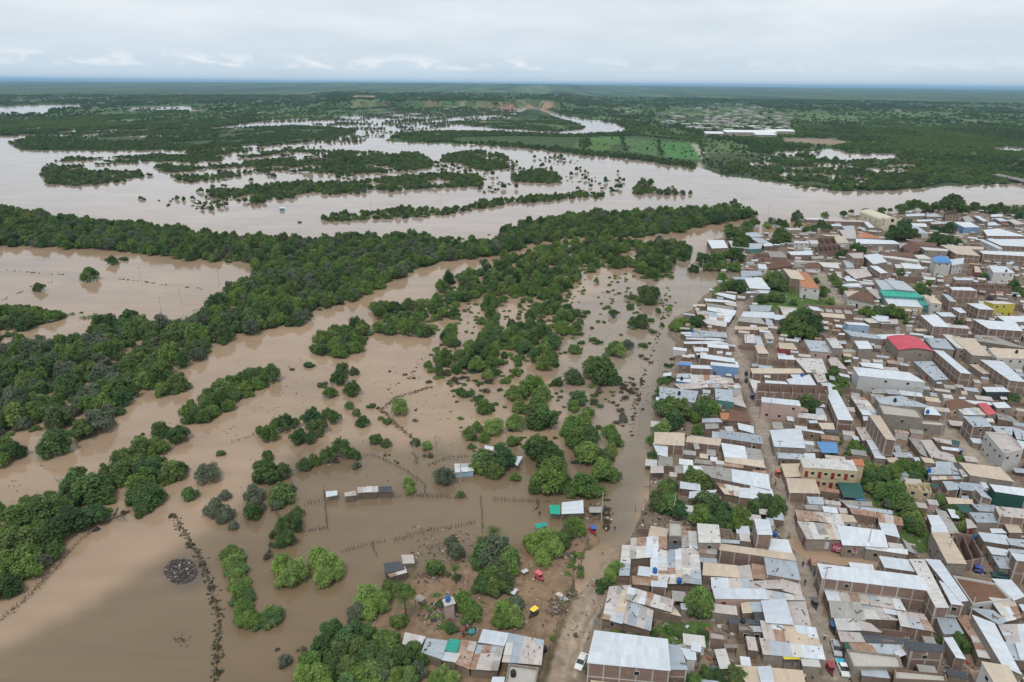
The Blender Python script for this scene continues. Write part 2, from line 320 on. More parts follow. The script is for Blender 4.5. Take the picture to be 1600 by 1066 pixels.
bu = t.nodes.new('ShaderNodeBump'); bu.inputs['Distance'].default_value = .25; bu.inputs['Strength'].default_value = .5; t.links.new(n1.outputs['Fac'], bu.inputs['Height']); t.links.new(bu.outputs[0], b.inputs['Normal'])
gme = quadmesh_np('ground', np.stack([gx, gy, lz], 1), gq, gm, True)
ca = gme.attributes.new('soil', 'FLOAT_COLOR', 'POINT'); ca.data.foreach_set('color', np.concatenate([gc, np.ones((len(gc), 1))], 1).astype(np.float32).ravel())
tag(link('ground', gme), kind='structure')
def gz(x, y):
    x = np.atleast_1d(np.asarray(x, float)); y = np.atleast_1d(np.asarray(y, float)); ll = land_at(x, y)
    return float((-1.6 + 2.1 * sstep(.2, .85, ll))[0])

# ---------------------------------------------------------------- flood water
wx, wy, wq = fan(330, 330, 28, 6000, 74)
px, py = proj(wx, wy, 0 * wx); wc = sample(wcol2, px, py); wc1 = sample(wcol, px, py); kk = sstep(700, 860, py)[:, None]; wc = wc1 * .8 + wc * .2
wm, t, b = newmat('flood_water')
at_ = t.nodes.new('ShaderNodeAttribute'); at_.attribute_name = 'silt'
wv = t.nodes.new('ShaderNodeMapping'); wv.inputs['Rotation'].default_value = (0, 0, math.radians(35)); wv.inputs['Scale'].default_value = (.012, .05, 1); t.links.new(geo_pos(t), wv.inputs['Vector'])
n1 = nnoise(t, 1.0, 6, .6, vec=wv.outputs[0], dist=1.2); n3 = nnoise(t, .022, 5, .6, vec=geo_pos(t), dist=.6)
f = nmul(t, nmap(t, n1.outputs['Fac'], .3, .7, .87, 1.12), nmap(t, n3.outputs['Fac'], .3, .7, .88, 1.1))
g = t.nodes.new('ShaderNodeCombineColor'); [t.links.new(f, g.inputs[i]) for i in range(3)]
t.links.new(nmix(t, 1.0, at_.outputs['Color'], g.outputs[0], 'MULTIPLY'), b.inputs['Base Color'])
n5 = nnoise(t, .03, 4, .6, vec=geo_pos(t), dist=1.0); t.links.new(nmap(t, n5.outputs['Fac'], .35, .7, .035, .16), b.inputs['Roughness']); b.inputs['IOR'].default_value = 1.33; b.inputs['Specular IOR Level'].default_value = .5
n2 = nnoise(t, .45, 4, .55, vec=geo_pos(t)); bu = t.nodes.new('ShaderNodeBump'); bu.inputs['Distance'].default_value = .05; bu.inputs['Strength'].default_value = .16
t.links.new(n2.outputs['Fac'], bu.inputs['Height']); t.links.new(bu.outputs[0], b.inputs['Normal'])
wme = quadmesh_np('water', np.stack([wx, wy, 0 * wx], 1), wq, wm, True)
ca = wme.attributes.new('silt', 'FLOAT_COLOR', 'POINT'); ca.data.foreach_set('color', np.concatenate([wc, np.ones((len(wc), 1))], 1).astype(np.float32).ravel())
tag(link('water', wme), kind='structure')
# ================================================================ trees and shrubs
def leafmat(name, cols, trans=.32):
    m, t, b = newmat(name); r = rnd(t)
    cr = t.nodes.new('ShaderNodeValToRGB'); e = cr.color_ramp.elements; e[0].position = 0; e[0].color = (*cols[0], 1); e[1].position = 1; e[1].color = (*cols[-1], 1)
    for i, c in enumerate(cols[1:-1]): q = e.new((i + 1) / (len(cols) - 1)); q.color = (*c, 1)
    t.links.new(r, cr.inputs['Fac'])
    a = t.nodes.new('ShaderNodeAttribute'); a.attribute_name = 'tint'
    g = t.nodes.new('ShaderNodeCombineColor'); [t.links.new(a.outputs['Fac'], g.inputs[i]) for i in range(3)]
    col = nmix(t, 1.0, cr.outputs['Color'], g.outputs[0], 'MULTIPLY'); t.links.new(col, b.inputs['Base Color'])
    b.inputs['Roughness'].default_value = .62; b.inputs['Specular IOR Level'].default_value = .22
    tr = t.nodes.new('ShaderNodeBsdfTranslucent'); t.links.new(col, tr.inputs['Color']); mx = t.nodes.new('ShaderNodeMixShader'); mx.inputs[0].default_value = trans
    o = t.nodes['Material Output']; t.links.new(b.outputs[0], mx.inputs[1]); t.links.new(tr.outputs[0], mx.inputs[2]); t.links.new(mx.outputs[0], o.inputs['Surface'])
    return m
LM = {
 'dark': leafmat('leaves_dark', [(0.060, 0.113, 0.033), (0.102, 0.164, 0.043), (0.062, 0.127, 0.047), (0.138, 0.192, 0.049), (0.094, 0.130, 0.053), (0.114, 0.186, 0.041), (0.050, 0.096, 0.033)]),
 'mid': leafmat('leaves_mid', [(0.102, 0.181, 0.043), (0.150, 0.232, 0.049), (0.096, 0.169, 0.061), (0.180, 0.243, 0.063), (0.120, 0.209, 0.041)]),
 'bright': leafmat('leaves_bright', [(0.222, 0.328, 0.071), (0.240, 0.339, 0.097), (0.198, 0.299, 0.082)]),
 'grey': leafmat('leaves_grey', [(.125, .155, .095), (.15, .175, .115), (.13, .15, .095)]),
 'dry': leafmat('leaves_dry', [(.12, .1, .075), (.15, .13, .1), (.1, .085, .06), (.09, .1, .055)]),
  'tangle': leafmat('leaves_tangle', [(.1, .088, .06), (.12, .105, .07), (.095, .1, .055)]),
 'palm': leafmat('leaves_palm', [(.09, .13, .03), (.12, .15, .045)]),
}
BARK = plain('bark', (.11, .085, .062), .9, .3, 6)
def crown_mesh(name, lobes, n, leaf, seed, mat, up=.45, shell=.5, asp=.33):
    g = np.random.default_rng(seed); w_ = np.array([l[3] * l[3] for l in lobes]); cnt = np.maximum(20, (n * w_ / w_.sum()).astype(int))
    VV = []; TT = []
    for (cx, cy, cz, r, rz), c in zip(lobes, cnt):
        u = g.normal(size=(c, 3)); u /= np.linalg.norm(u, axis=1)[:, None]; u[:, 2] = np.where(u[:, 2] < -.45, -u[:, 2], u[:, 2])
        lump = .68 + .62 * vnoise(u[:, 0] * 2.6 + seed, u[:, 1] * 2.6 + u[:, 2] * 2.1, seed, 3)
        rad = (shell + (1 - shell) * np.sqrt(g.random(c))) * lump * np.where(g.random(c) < .1, 1 + .28 * g.random(c), 1)
        p = u * rad[:, None] * np.array([r, r, rz]) + np.array([cx, cy, cz])
        nrm = u + g.normal(size=(c, 3)) * .5; nrm[:, 2] += up; nrm /= np.linalg.norm(nrm, axis=1)[:, None]
        a = np.cross(nrm, g.normal(size=(c, 3))); a /= np.linalg.norm(a, axis=1)[:, None]; bb_ = np.cross(nrm, a)
        s = leaf * (.6 + .8 * g.random(c))[:, None]
        VV.append(np.stack([p - a * s * .5, p + bb_ * s * asp, p + a * s * .5, p - bb_ * s * asp], 1).reshape(-1, 3))
        lobe_t = .78 + .44 * g.random(); TT.append(np.repeat(lobe_t * (.62 + .76 * g.random(c)), 4))
    V = np.concatenate(VV); T = np.concatenate(TT); Q = np.arange(len(V)).reshape(-1, 4)
    m = quadmesh_np(name, V, Q, mat); at = m.attributes.new('tint', 'FLOAT', 'POINT'); at.data.foreach_set('value', T.astype(np.float32)); return m
def lobes_dome(g, k, R=1.0, flat=.82):                  # broad spreading crown, unit radius
    o = [(0, 0, .6, .6, .46)]
    for i in range(k): a = 2 * math.pi * (i + g.random() * .8) / k; d = .42 + .34 * g.random(); r = .26 + .2 * g.random(); o.append((d * math.cos(a), d * math.sin(a), .22 + .34 * g.random(), r, r * (.8 + .3 * g.random())))
    for i in range(4): a = g.random() * 6.3; d = .15 + .3 * g.random(); o.append((d * math.cos(a), d * math.sin(a), .78 + .2 * g.random(), .2 + .14 * g.random(), .22))
    return [(x, y, z * flat / .62, r, rz * flat / .62) for x, y, z, r, rz in o]
def lobes_tall(g, k):                                    # several upright plumes
    o = []
    for i in range(k):
        a = g.random() * 6.3; d = .65 * math.sqrt(g.random()); h = (1.25 + .6 * g.random()) * (1 - .35 * d)
        o.append((d * math.cos(a), d * math.sin(a), h * .55, .26 + .12 * g.random(), h * .52))
    return o
def lobes_low(g, k):
    o = []
    for i in range(k): a = g.random() * 6.3; d = .72 * math.sqrt(g.random()); r = .3 + .18 * g.random(); o.append((d * math.cos(a), d * math.sin(a), .18 + .2 * g.random(), r, r * .75))
    return o
PROTO = {}
def protos(kind, n, lob, k, leaves, leaf, mat, up=.95, shell=.45, asp=.33):
    PROTO[kind] = [crown_mesh('crown', lob(np.random.default_rng(50 + i + 97 * len(PROTO)), k), leaves, leaf, 60 + i, LM[mat], up, shell, asp) for i in range(n)]
protos('dome', 5, lobes_dome, 8, 3400, .15, 'dark')
protos('leafy', 4, lobes_dome, 7, 3400, .15, 'mid')
protos('plume', 4, lobes_tall, 13, 3400, .13, 'dark', .6)
protos('thicket', 4, lobes_low, 12, 2400, .15, 'mid')
protos('bush', 4, lobes_low, 9, 2600, .14, 'dark')
protos('feather', 3, lobes_dome, 10, 4600, .105, 'bright', .5, .25)
protos('olive', 3, lobes_dome, 8, 3300, .125, 'grey', .3, .45)
protos('dry', 3, lobes_low, 8, 420, .42, 'dry', .2, .1, .06)
protos('tangle', 3, lobes_low, 9, 900, .2, 'tangle', .2, .2, .14)
protos('clump', 4, lobes_dome, 14, 3000, .15, 'dark')
HT = {'dome': .6, 'leafy': .6, 'plume': .75, 'thicket': .25, 'bush': .25, 'feather': .6, 'olive': .6, 'dry': .25, 'tangle': .25, 'clump': .55}
def trunk_mesh(seed, h=.55, many=4, r0=.055):
    g = random.Random(seed); mb = MB(); mb.tube([(0, 0, -.35), (.02, 0, .1), (.03 * g.uniform(-1, 1), .03 * g.uniform(-1, 1), h * .55)], [r0 * 1.2, r0, r0 * .8], 7)
    for i in range(many):
        a = 6.28 * (i + g.random() * .6) / many; x, y = math.cos(a), math.sin(a); mb.tube([(0, 0, h * .42), (x * .2, y * .2, h * .85), (x * .48, y * .48, h * 1.15)], [r0 * .7, r0 * .45, r0 * .15], 5)
    return mb.mesh('trunk', BARK)
TR = {'dome': [trunk_mesh(i) for i in range(3)], 'plume': [trunk_mesh(10 + i, .7, 5, .035) for i in range(2)], 'low': [trunk_mesh(20 + i, .2, 5, .03) for i in range(2)]}
def palm_meshes():
    g = random.Random(5); mb = MB(); mb.tube([(0, 0, -.6), (.1, 0, 2.5), (.25, .1, 5.2)], [.24, .17, .14], 8); tr = mb.mesh('trunk', BARK)
    V = []; Q = []
    for i in range(17):
        a = 6.28 * i / 17 + g.uniform(-.15, .15); e = g.uniform(.0, .95); Ln = g.uniform(2.4, 3.1); pts = []
        for k in range(7):
            s = k / 6; pts.append(Vector((math.cos(a) * Ln * s * math.cos(e * (1 - s * .4)), math.sin(a) * Ln * s * math.cos(e * (1 - s * .4)), Ln * (math.sin(e) * s - .75 * s * s))))
        sd = Vector((-math.sin(a), math.cos(a), 0))
        for k in range(1, 7):
            for sgn in (-1, 1):
                for h in (0, .5):
                    q = pts[k - 1].lerp(pts[k], h + .25); wl = .62 * (1 - (k - 1) / 7.5); dr = (pts[k] - pts[k - 1]).normalized(); b0 = len(V)
                    tip = q + sd * sgn * wl + dr * .25 - Vector((0, 0, .3 * wl)); V += [tuple(q - dr * .07), tuple(q + dr * .07), tuple(tip + dr * .03), tuple(tip - dr * .03)]; Q.append([b0, b0 + 1, b0 + 2, b0 + 3])
    V = np.array(V) + np.array([.25, .1, 5.2]); m = quadmesh_np('crown', V, np.array(Q), LM['palm']); at = m.attributes.new('tint', 'FLOAT', 'POINT')
    at.data.foreach_set('value', np.repeat(.7 + .6 * rng.random(len(Q)), 4).astype(np.float32)); return tr, m
PALM_T, PALM_C = palm_meshes()

# every plant: kind, x, y, radius, height factor, and how it came about
PL = []
def put(kind, x, y, R, hf=1.0, src='wild', note=None): PL.append([kind, float(x), float(y), float(R), float(hf), src, note])
def at_px(kind, px, py, rp, hf=1.0, src='spot', note=None):      # crown centre and radius as seen in the photo
    R = rp / ppm(px, py); p = unproj(px, py, min(HT.get(kind, .5) * R * hf, 60)); R = rp / (F / -((p - np.array([0, 0, CAM_H])) @ Rn)[2])
    put(kind, p[0], p[1], R, hf, src, note)
# --- single plants read off the photo: kind, x, y, radius in pixels
SPOTS = '''
dome 60 449 10|dome 139 429 15|dome 175 407 10|bush 193 405 8|tangle 268 806 7|tangle 297 852 7|tangle 316 880 7|tangle 342 1050 9|tangle 338 1012 8|tangle 150 826 8|tangle 196 800 8|tangle 330 918 7|bush 204 492 11|dry 150 496 5|bush 127 488 4|bush 160 502 4
dome 84 692 27|bush 129 679 13|dome 250 671 15|dome 278 679 17|dome 220 699 21|dome 190 717 19|dome 220 724 16|dome 246 722 13|dome 269 735 20|bush 262 752 12|leafy 187 748 15|leafy 211 757 18|dome 230 776 26
dome 142 764 30|dry 90 770 13|dome 92 790 24|dome 60 800 30|dome 27 810 28|dome 110 815 28|dome 70 840 30|dome 30 850 32|leafy 15 880 28|leafy 45 885 24|dome 5 915 26|olive 66 878 16|dome 145 805 22|dome 85 862 16
olive 324 740 20|bush 343 708 10|leafy 296 772 13|olive 352 773 10|olive 336 795 18|olive 352 803 14|olive 365 821 9|olive 346 812 9
leafy 361 862 15|thicket 366 874 20|leafy 366 880 16|thicket 368 892 20|leafy 371 900 16|thicket 373 912 19|leafy 375 922 16|thicket 378 936 19|leafy 380 948 17|thicket 383 962 19|leafy 386 970 15|thicket 424 965 22|leafy 430 960 17|thicket 410 973 18|leafy 400 968 12|dry 390 958 6
leafy 207 560 6|bush 483 570 10|dry 458 577 6|dome 535 576 11|dome 530 590 15|dome 550 607 16|dome 553 580 9|dome 515 614 11|bush 505 601 9|bush 520 611 9|leafy 546 634 8|leafy 557 645 8|dome 566 659 11|bush 580 634 8|dry 590 638 5
feather 625 637 17|bush 607 659 10|bush 594 653 7|dry 650 640 4|dry 649 656 6
plume 420 678 16|plume 436 664 17|plume 448 660 13|dome 467 682 16|plume 458 660 11|dome 487 652 20|plume 513 645 12|plume 524 652 13|dome 495 668 17|plume 486 685 11|plume 410 672 12
dome 475 727 12|dome 490 720 12|plume 512 712 15|plume 532 700 19|plume 548 706 12|plume 557 712 9|olive 556 727 8|dry 525 722 7
dome 418 712 11|dome 415 738 24|dome 441 738 15|leafy 440 772 20|olive 396 772 17|olive 399 790 17|dome 395 800 16|olive 455 762 9
dome 588 686 11|dome 603 692 10|dome 650 690 9|feather 668 696 10|dry 668 712 9|feather 638 752 11|feather 640 765 10|olive 693 743 19
bush 726 613 15|dome 755 634 15|bush 748 622 9|bush 775 631 5|feather 770 667 20|feather 803 661 18|leafy 734 678 13|leafy 745 668 11|leafy 757 684 10|bush 737 697 8
leafy 806 615 17|leafy 832 604 22|leafy 848 615 18|leafy 838 632 16|leafy 812 636 14|dome 850 652 25|dome 836 645 15|leafy 800 690 11|dome 898 591 15|dome 872 597 10|olive 894 588 14
dome 939 578 29|dome 925 570 16|dome 957 590 15|leafy 903 622 16|leafy 897 634 13|leafy 918 646 12|olive 928 627 8|dry 936 610 9
leafy 896 665 20|dome 900 682 22|leafy 912 658 16|leafy 954 674 14|leafy 962 688 13|leafy 956 702 12|leafy 885 672 14
dome 840 702 24|dome 858 712 22|dome 866 735 26|leafy 858 752 26|dome 842 756 18|dome 880 752 18|dome 840 690 14|leafy 923 682 16|leafy 918 708 23|dome 945 712 14|leafy 940 735 24|leafy 958 742 14|leafy 910 757 23|leafy 930 765 16|leafy 892 768 12
leafy 757 722 22|dome 787 717 23|leafy 745 730 14|dome 772 736 16|leafy 806 745 9|leafy 720 772 8
leafy 960 545 14|feather 968 548 15|olive 981 539 11|bush 1005 540 8|bush 1015 536 4|dome 958 490 8|bush 950 480 6|dome 990 505 11|dome 1003 503 14|bush 1018 500 8|bush 985 478 7|bush 1000 470 9|dome 1008 458 14|dome 1022 458 13|dome 1015 468 13|bush 985 464 10|bush 1003 452 9|dome 1028 485 6|feather 1046 483 6|bush 1020 518 7
bush 917 488 7|bush 912 494 6|bush 985 482 6|bush 925 512 5|bush 908 535 7|bush 926 530 8|bush 936 535 7|bush 875 552 4|bush 935 502 5|dome 1035 508 4|dry 1010 560 6|dry 1003 556 6|dry 1018 566 5
dome 1085 420 9|dome 1100 408 14|dome 1118 408 14|leafy 1133 402 12|dome 1150 402 15|dome 1158 385 13|leafy 1108 418 10|leafy 1128 418 11|leafy 1148 418 11|bush 1095 400 9
leafy 1140 356 9|leafy 1152 360 9|leafy 1168 354 11|leafy 1175 348 9|dome 1180 349 8|leafy 1165 361 8|feather 1198 352 8|olive 1205 347 9|dome 1145 370 11|dome 1158 373 11|dome 1167 376 8|leafy 1137 362 6|dome 1213 378 10
dome 1220 368 14|dome 1226 375 12|dome 1225 352 9|dome 1218 348 8|olive 1242 341 8|olive 1250 339 7|leafy 1248 352 9|plume 1241 336 6|plume 1247 333 5|leafy 1270 358 8|dome 1283 353 9|dome 1293 357 8|dome 1260 360 7
leafy 1129 436 10|leafy 1140 445 11|dome 1152 448 13|leafy 1132 450 9|dome 1160 455 10|leafy 1120 455 8|feather 1117 462 7
leafy 1202 435 13|leafy 1215 438 14|leafy 1208 446 12|leafy 1222 448 12|leafy 1190 468 10|leafy 1205 466 10|leafy 1220 468 9|leafy 1240 474 7|dome 1285 458 11|feather 1298 472 8|leafy 1302 435 9|leafy 1310 445 9|dome 1318 456 8|leafy 1305 440 6|leafy 1275 440 6
dome 1337 388 9|dome 1320 397 9|dome 1312 400 8|dome 1347 392 8
dome 1411 362 20|dome 1400 368 15|dome 1424 368 14|dome 1393 366 8|dome 1460 358 8|dome 1462 370 9|dome 1482 358 11|dome 1470 378 12|dome 1484 378 12|dome 1457 378 10|dome 1496 380 7|leafy 1375 333 7
dome 1408 325 9|dome 1420 322 11|dome 1430 321 12|dome 1412 329 8|dome 1445 327 9|dome 1460 325 11|dome 1475 322 13|dome 1487 316 14|dome 1500 324 13|dome 1508 328 9|dome 1523 324 9|plume 1520 321 6|dome 1535 328 7|dome 1552 328 11|dome 1562 325 9|dome 1572 330 8|leafy 1585 332 10|leafy 1594 338 9|dome 1602 328 9|plume 1330 330 5|plume 1350 329 5|plume 1355 330 4|plume 1362 330 4|dome 1378 328 6|plume 1390 328 5|dome 1318 335 6|leafy 1289 337 7
leafy 1439 452 11|leafy 1446 458 9|leafy 1450 444 6|leafy 1372 489 14|leafy 1390 488 14|leafy 1353 487 10|leafy 1405 492 11|leafy 1362 492 9|dome 1583 448 11|dome 1592 458 10|leafy 1535 433 8|dry 1545 468 10|leafy 1407 427 7|dome 1357 435 4|bush 1497 505 8|leafy 1418 504 7
thicket 1062 507 14|thicket 1075 505 13|dome 1085 505 12|dome 1094 502 10|thicket 1058 515 11|thicket 1075 516 10|leafy 1050 512 8
bush 1045 570 8|bush 1040 582 8|bush 1036 598 11|bush 1048 595 9|bush 1030 610 9|olive 1028 622 9|dry 1052 560 6|bush 1040 617 6
leafy 1044 640 22|dome 1060 643 22|dome 1055 660 18|leafy 1102 634 17|leafy 1112 640 15|dome 1095 648 16|feather 1037 670 17|leafy 1028 682 12|leafy 1018 690 10|leafy 1085 655 11|leafy 1090 675 11
dome 1260 630 18|dome 1268 640 14|dome 1235 508 18|dome 1255 505 22|dome 1272 512 18|dome 1250 520 18|dome 1268 525 14|dome 1225 518 11|leafy 1228 525 8|dome 1242 497 14
leafy 1322 566 8|dome 1302 580 9|dome 1300 588 10|leafy 1312 602 13|leafy 1306 612 9|leafy 1583 624 10|leafy 1576 630 6|bush 1455 560 6|leafy 1330 520 5
leafy 1301 705 9|leafy 1335 700 13|leafy 1345 706 10|dome 1325 712 8|leafy 1310 690 8|dome 1022 716 11|leafy 1016 722 8
dome 1040 776 24|leafy 1046 790 22|dome 1030 790 17|dome 1058 800 17|dome 1046 762 14|dome 1090 752 22|dome 1080 748 16|dome 1102 756 15|dome 1105 790 25|dome 1122 800 25|leafy 1096 808 22|dome 1130 815 20|dome 1152 810 20|leafy 1148 820 17|dome 1112 822 18|dome 1195 790 18|dome 1212 794 18|dome 1182 796 15|dome 1205 806 14|dome 1165 822 13
leafy 1362 738 14|leafy 1378 742 16|dome 1358 750 15|leafy 1395 742 16|leafy 1412 736 18|dome 1430 738 17|leafy 1426 745 14|leafy 1375 770 18|leafy 1392 775 20|leafy 1408 785 20|dome 1420 800 18|leafy 1428 815 18|dome 1432 828 15|leafy 1400 765 15|leafy 1360 765 12|dome 1418 820 14|olive 1385 790 10
leafy 1467 785 13|olive 1458 788 9|dome 1490 800 11|dome 1497 808 11|dome 1480 798 9|leafy 1503 825 10|leafy 1503 720 9|leafy 1497 722 7
leafy 1095 945 25|dome 1085 955 18|leafy 1102 955 18|leafy 1092 932 15|feather 960 892 17|feather 953 902 13|dome 944 915 12|dome 938 925 8|leafy 952 908 10
bush 1000 990 10|bush 1020 993 9|bush 970 985 8|bush 1045 992 9|bush 1060 996 10|bush 1080 997 12|bush 1098 996 12|leafy 1045 985 8|bush 1108 1000 9|bush 918 1052 9|dry 922 1040 7
dome 1104 1058 17|dome 1122 1062 15|dome 1150 1060 20|leafy 1160 1066 15|dome 1084 1072 18|dome 1172 1074 12|leafy 1497 1005 16|dome 1508 1012 12|leafy 1484 1000 10|leafy 1470 1002 8
plume 442 822 15|plume 462 818 16|plume 450 840 15|plume 435 845 13|plume 466 800 13|dry 419 866 11|plume 455 805 11|plume 425 835 8|dry 425 852 8
feather 440 885 22|feather 462 893 22|feather 448 905 18|feather 495 872 20|feather 515 884 24|feather 505 900 20|feather 527 895 15|leafy 437 775 19|olive 432 790 9|dry 500 860 8
feather 572 932 22|feather 590 938 20|feather 578 950 20|olive 560 955 16|feather 600 950 12|olive 552 968 10
dome 606 918 14|dome 621 922 15|leafy 634 925 12|dome 622 976 14|leafy 632 970 10|dome 555 984 20|dome 575 988 16|dome 520 990 24|dome 540 1000 26|dome 505 1012 24|dome 530 1020 24|dome 560 1015 22|dome 575 1030 20|leafy 488 1035 24|feather 478 1052 22|leafy 500 1058 24|feather 510 1075 20|dome 545 1045 22|leafy 560 1058 26|leafy 585 1055 28|olive 600 1060 18|leafy 600 1002 20|leafy 612 1010 20|dome 590 1015 18|dome 630 1030 20|leafy 615 1040 16|dome 648 1020 17|dome 660 1028 15|olive 655 1050 16|leafy 470 1075 20|dome 520 1050 18|leafy 640 1062 18
feather 692 1056 16|leafy 620 1058 20|leafy 600 1036 20|feather 585 1072 20|leafy 545 1072 22|leafy 665 1012 12|dome 610 1025 16|leafy 520 1036 18|feather 705 1062 14|leafy 680 1065 14|leafy 792 1062 7|olive 445 1030 12|dry 440 1042 9|dry 434 1015 5|dry 470 1015 8
leafy 676 886 15|dome 684 892 14|olive 706 846 12|olive 712 860 15|dry 708 856 13|leafy 755 870 24|olive 776 868 30|leafy 792 880 24|dome 766 905 22|dome 785 908 22|dome 772 922 18|dome 752 918 15|leafy 798 892 16|olive 775 890 18
feather 838 852 22|feather 855 846 20|feather 862 862 20|feather 848 872 18|feather 828 848 15|leafy 870 858 13|dome 880 846 14|dome 888 836 14|leafy 898 822 15|leafy 904 830 13|olive 892 815 10|leafy 908 890 7|leafy 907 900 6
leafy 722 942 16|leafy 735 950 16|leafy 742 962 13|leafy 730 968 11|dome 705 985 10|leafy 700 980 8|bush 690 945 9|leafy 790 958 22|leafy 802 965 20|olive 808 945 14|leafy 785 972 16|bush 895 870 6|bush 715 905 9|bush 700 900 7|leafy 864 1000 6|dry 900 995 6
dry 975 605 9|dry 985 612 9|dry 978 622 8|dry 968 640 8|dry 972 650 9|dry 966 660 8|dry 990 600 7|olive 975 655 7|dry 995 625 6|dry 955 628 6
dry 700 585 9|dry 716 578 8|dry 710 592 8|dry 724 590 7|dry 760 596 9|dry 757 610 9|dry 752 620 7|dry 672 596 7
olive 1078 388 6|dry 1052 396 7|leafy 1072 390 9|dome 1068 396 12|dome 1038 382 10|olive 1030 380 9|dome 1045 392 9
'''
for ln in SPOTS.strip().splitlines():
    for e in ln.split('|'):
        k, a, b_, r = e.split(); at_px(k, float(a), float(b_), float(r))
for a, b_, r in ((772, 838, 15), (750, 848, 13), (634, 948, 19), (712, 890, 12)):
    p = unproj(a, b_, 4.5); PL.append(['palm', p[0], p[1], r / ppm(a, b_) / 2.3, 1.0, 'spot', None])

# low green growth between the bushes of the flooded fields
# --- thick growth, filled in place by place: outline, spacing in metres, radius, kinds
def fill(s, sp, r0, r1, kinds, hf=1.0, thr=0.0, ns=20, src='wild'):
    poly = P(s); xs = [p[0] for p in poly]; ys = [p[1] for p in poly]; W_ = unproj_arr(poly, 0.0); rm = (r0 + r1) / 2
    Wt = unproj_arr(poly, rm * .6); A_ = np.concatenate([W_, Wt]); lo = A_.min(0); hi = A_.max(0)
    nx, ny = int((hi[0] - lo[0]) / sp) + 2, int((hi[1] - lo[1]) / sp) + 2
    ii, jj = np.meshgrid(np.arange(nx), np.arange(ny)); x = lo[0] + (ii + (jj % 2) * .5 + rng.uniform(-.5, .5, ii.shape)) * sp; y = lo[1] + (jj + rng.uniform(-.5, .5, ii.shape)) * sp
    x = x.ravel(); y = y.ravel(); R = r0 + (r1 - r0) * rng.random(len(x)) ** 1.3; px, py = proj(x, y, R * .45)
    m = inpoly(px, py, poly)
    if thr > 0: m &= vnoise(x / ns, y / ns, 77, 3) > thr
    x, y, R = x[m], y[m], R[m]; ks = list(kinds.items()); pr = np.array([v for _, v in ks], float); pr /= pr.sum()
    gsel = vnoise(x / 25, y / 25, 78, 3); ch = rng.choice(len(ks), len(x), p=pr)
    for a, b_, r, c in zip(x, y, R, ch):
        k = ks[c][0]; put(k, a, b_, r * (.62 if k in ('bush', 'thicket', 'dry') else 1), (.85 + .4 * rng.random()) * hf, src)
MIX = {'dome': 5, 'leafy': 4, 'plume': 1.3, 'bush': 2.5, 'olive': 1.6, 'thicket': 1.5}
# the long wooded bank between the river and the channel
fill('-120,318 0,326 63,336 127,343 177,351 228,356 253,355 299,364 355,370 400,372 430,372 466,377 527,371 577,371 653,367 674,375 724,378 780,376 785,362 826,350 872,338 927,333 1003,331 1062,328 1112,327 1161,328 1184,335 1169,338 1094,352 1052,362 1003,367 902,371 841,379 783,393 714,402 640,420 592,450 545,470 505,478 466,507 400,515 345,537 304,560 268,580 286,608 243,614 218,606 182,652 162,662 111,690 60,650 48,700 0,722 -120,760 -120,540 0,535 40,545 119,530 165,500 240,504 300,506 345,462 395,432 399,408 304,404 203,391 127,386 25,381 -120,382', 4.7, 2.4, 5.0, MIX, 1, .24, 16)
fill('-120,475 0,482 60,487 105,492 60,510 0,524 -120,540', 5, 2.6, 4.4, {'dome': 3, 'leafy': 3, 'bush': 3})
fill('0,540 60,530 120,530 160,545 90,575 0,600', 5, 2.4, 4.2, {'olive': 3, 'leafy': 2, 'dry': 2, 'bush': 2})
for s in ('1006,378 935,375 877,380 826,394 788,399 763,408 775,404 729,424 691,440 680,457 704,469 760,462 775,470 851,465 887,457 912,422 965,417 988,414 965,391 1003,388',
          '1024,376 1049,376 1082,393 1077,402 1054,406 1051,431 1003,434 988,410 996,395', '630,470 653,464 686,464 724,472 722,492 686,498 686,520 650,526 603,520 588,508 605,495'):
    fill(s, 5.0, 2.4, 4.4, {'dome': 2, 'leafy': 4, 'thicket': 5, 'plume': 1.5, 'bush': 2})
for s, sp in (('175,722 190,712 200,700 214,690 232,684 240,672 262,664 296,664 296,682 270,690 240,706 228,716 236,730 250,722 288,722 286,742 262,750 246,748 240,760 256,778 250,798 214,800 205,782 180,760', 4.2), ('0,800 12,785 60,772 110,765 120,745 150,738 176,750 170,800 130,818 96,838 78,868 60,892 30,915 0,930 -60,930', 4.0), ('584,480 600,477 613,482 610,491 590,494', 3.2), ('482,543 511,522 537,507 575,505 577,518 565,543 530,556 500,550', 3.3), ('735,500 755,487 775,490 780,498 750,507', 4), ('686,530 704,512 722,515 716,533 690,541', 4),
              ('742,474 777,470 790,474 760,480', 4), ('664,583 666,570 691,558 729,543 762,512 780,500 813,507 834,482 864,470 887,475 899,492 912,507 907,525 887,530 872,536 859,548 877,563 874,573 851,573 829,558 823,573 806,586 799,594 764,590 736,578 688,587', 4.6),
              ('290,652 361,642 375,625 395,614 427,592 432,568 402,578 355,598 329,613 300,632 282,648', 3.1), ('880,548 905,530 912,540 900,552', 4), ('300,640 330,650 300,660 280,655', 4)):
    fill(s, sp, 2.0, 3.9, {'dome': 3, 'leafy': 5, 'thicket': 4, 'plume': 1, 'bush': 2})
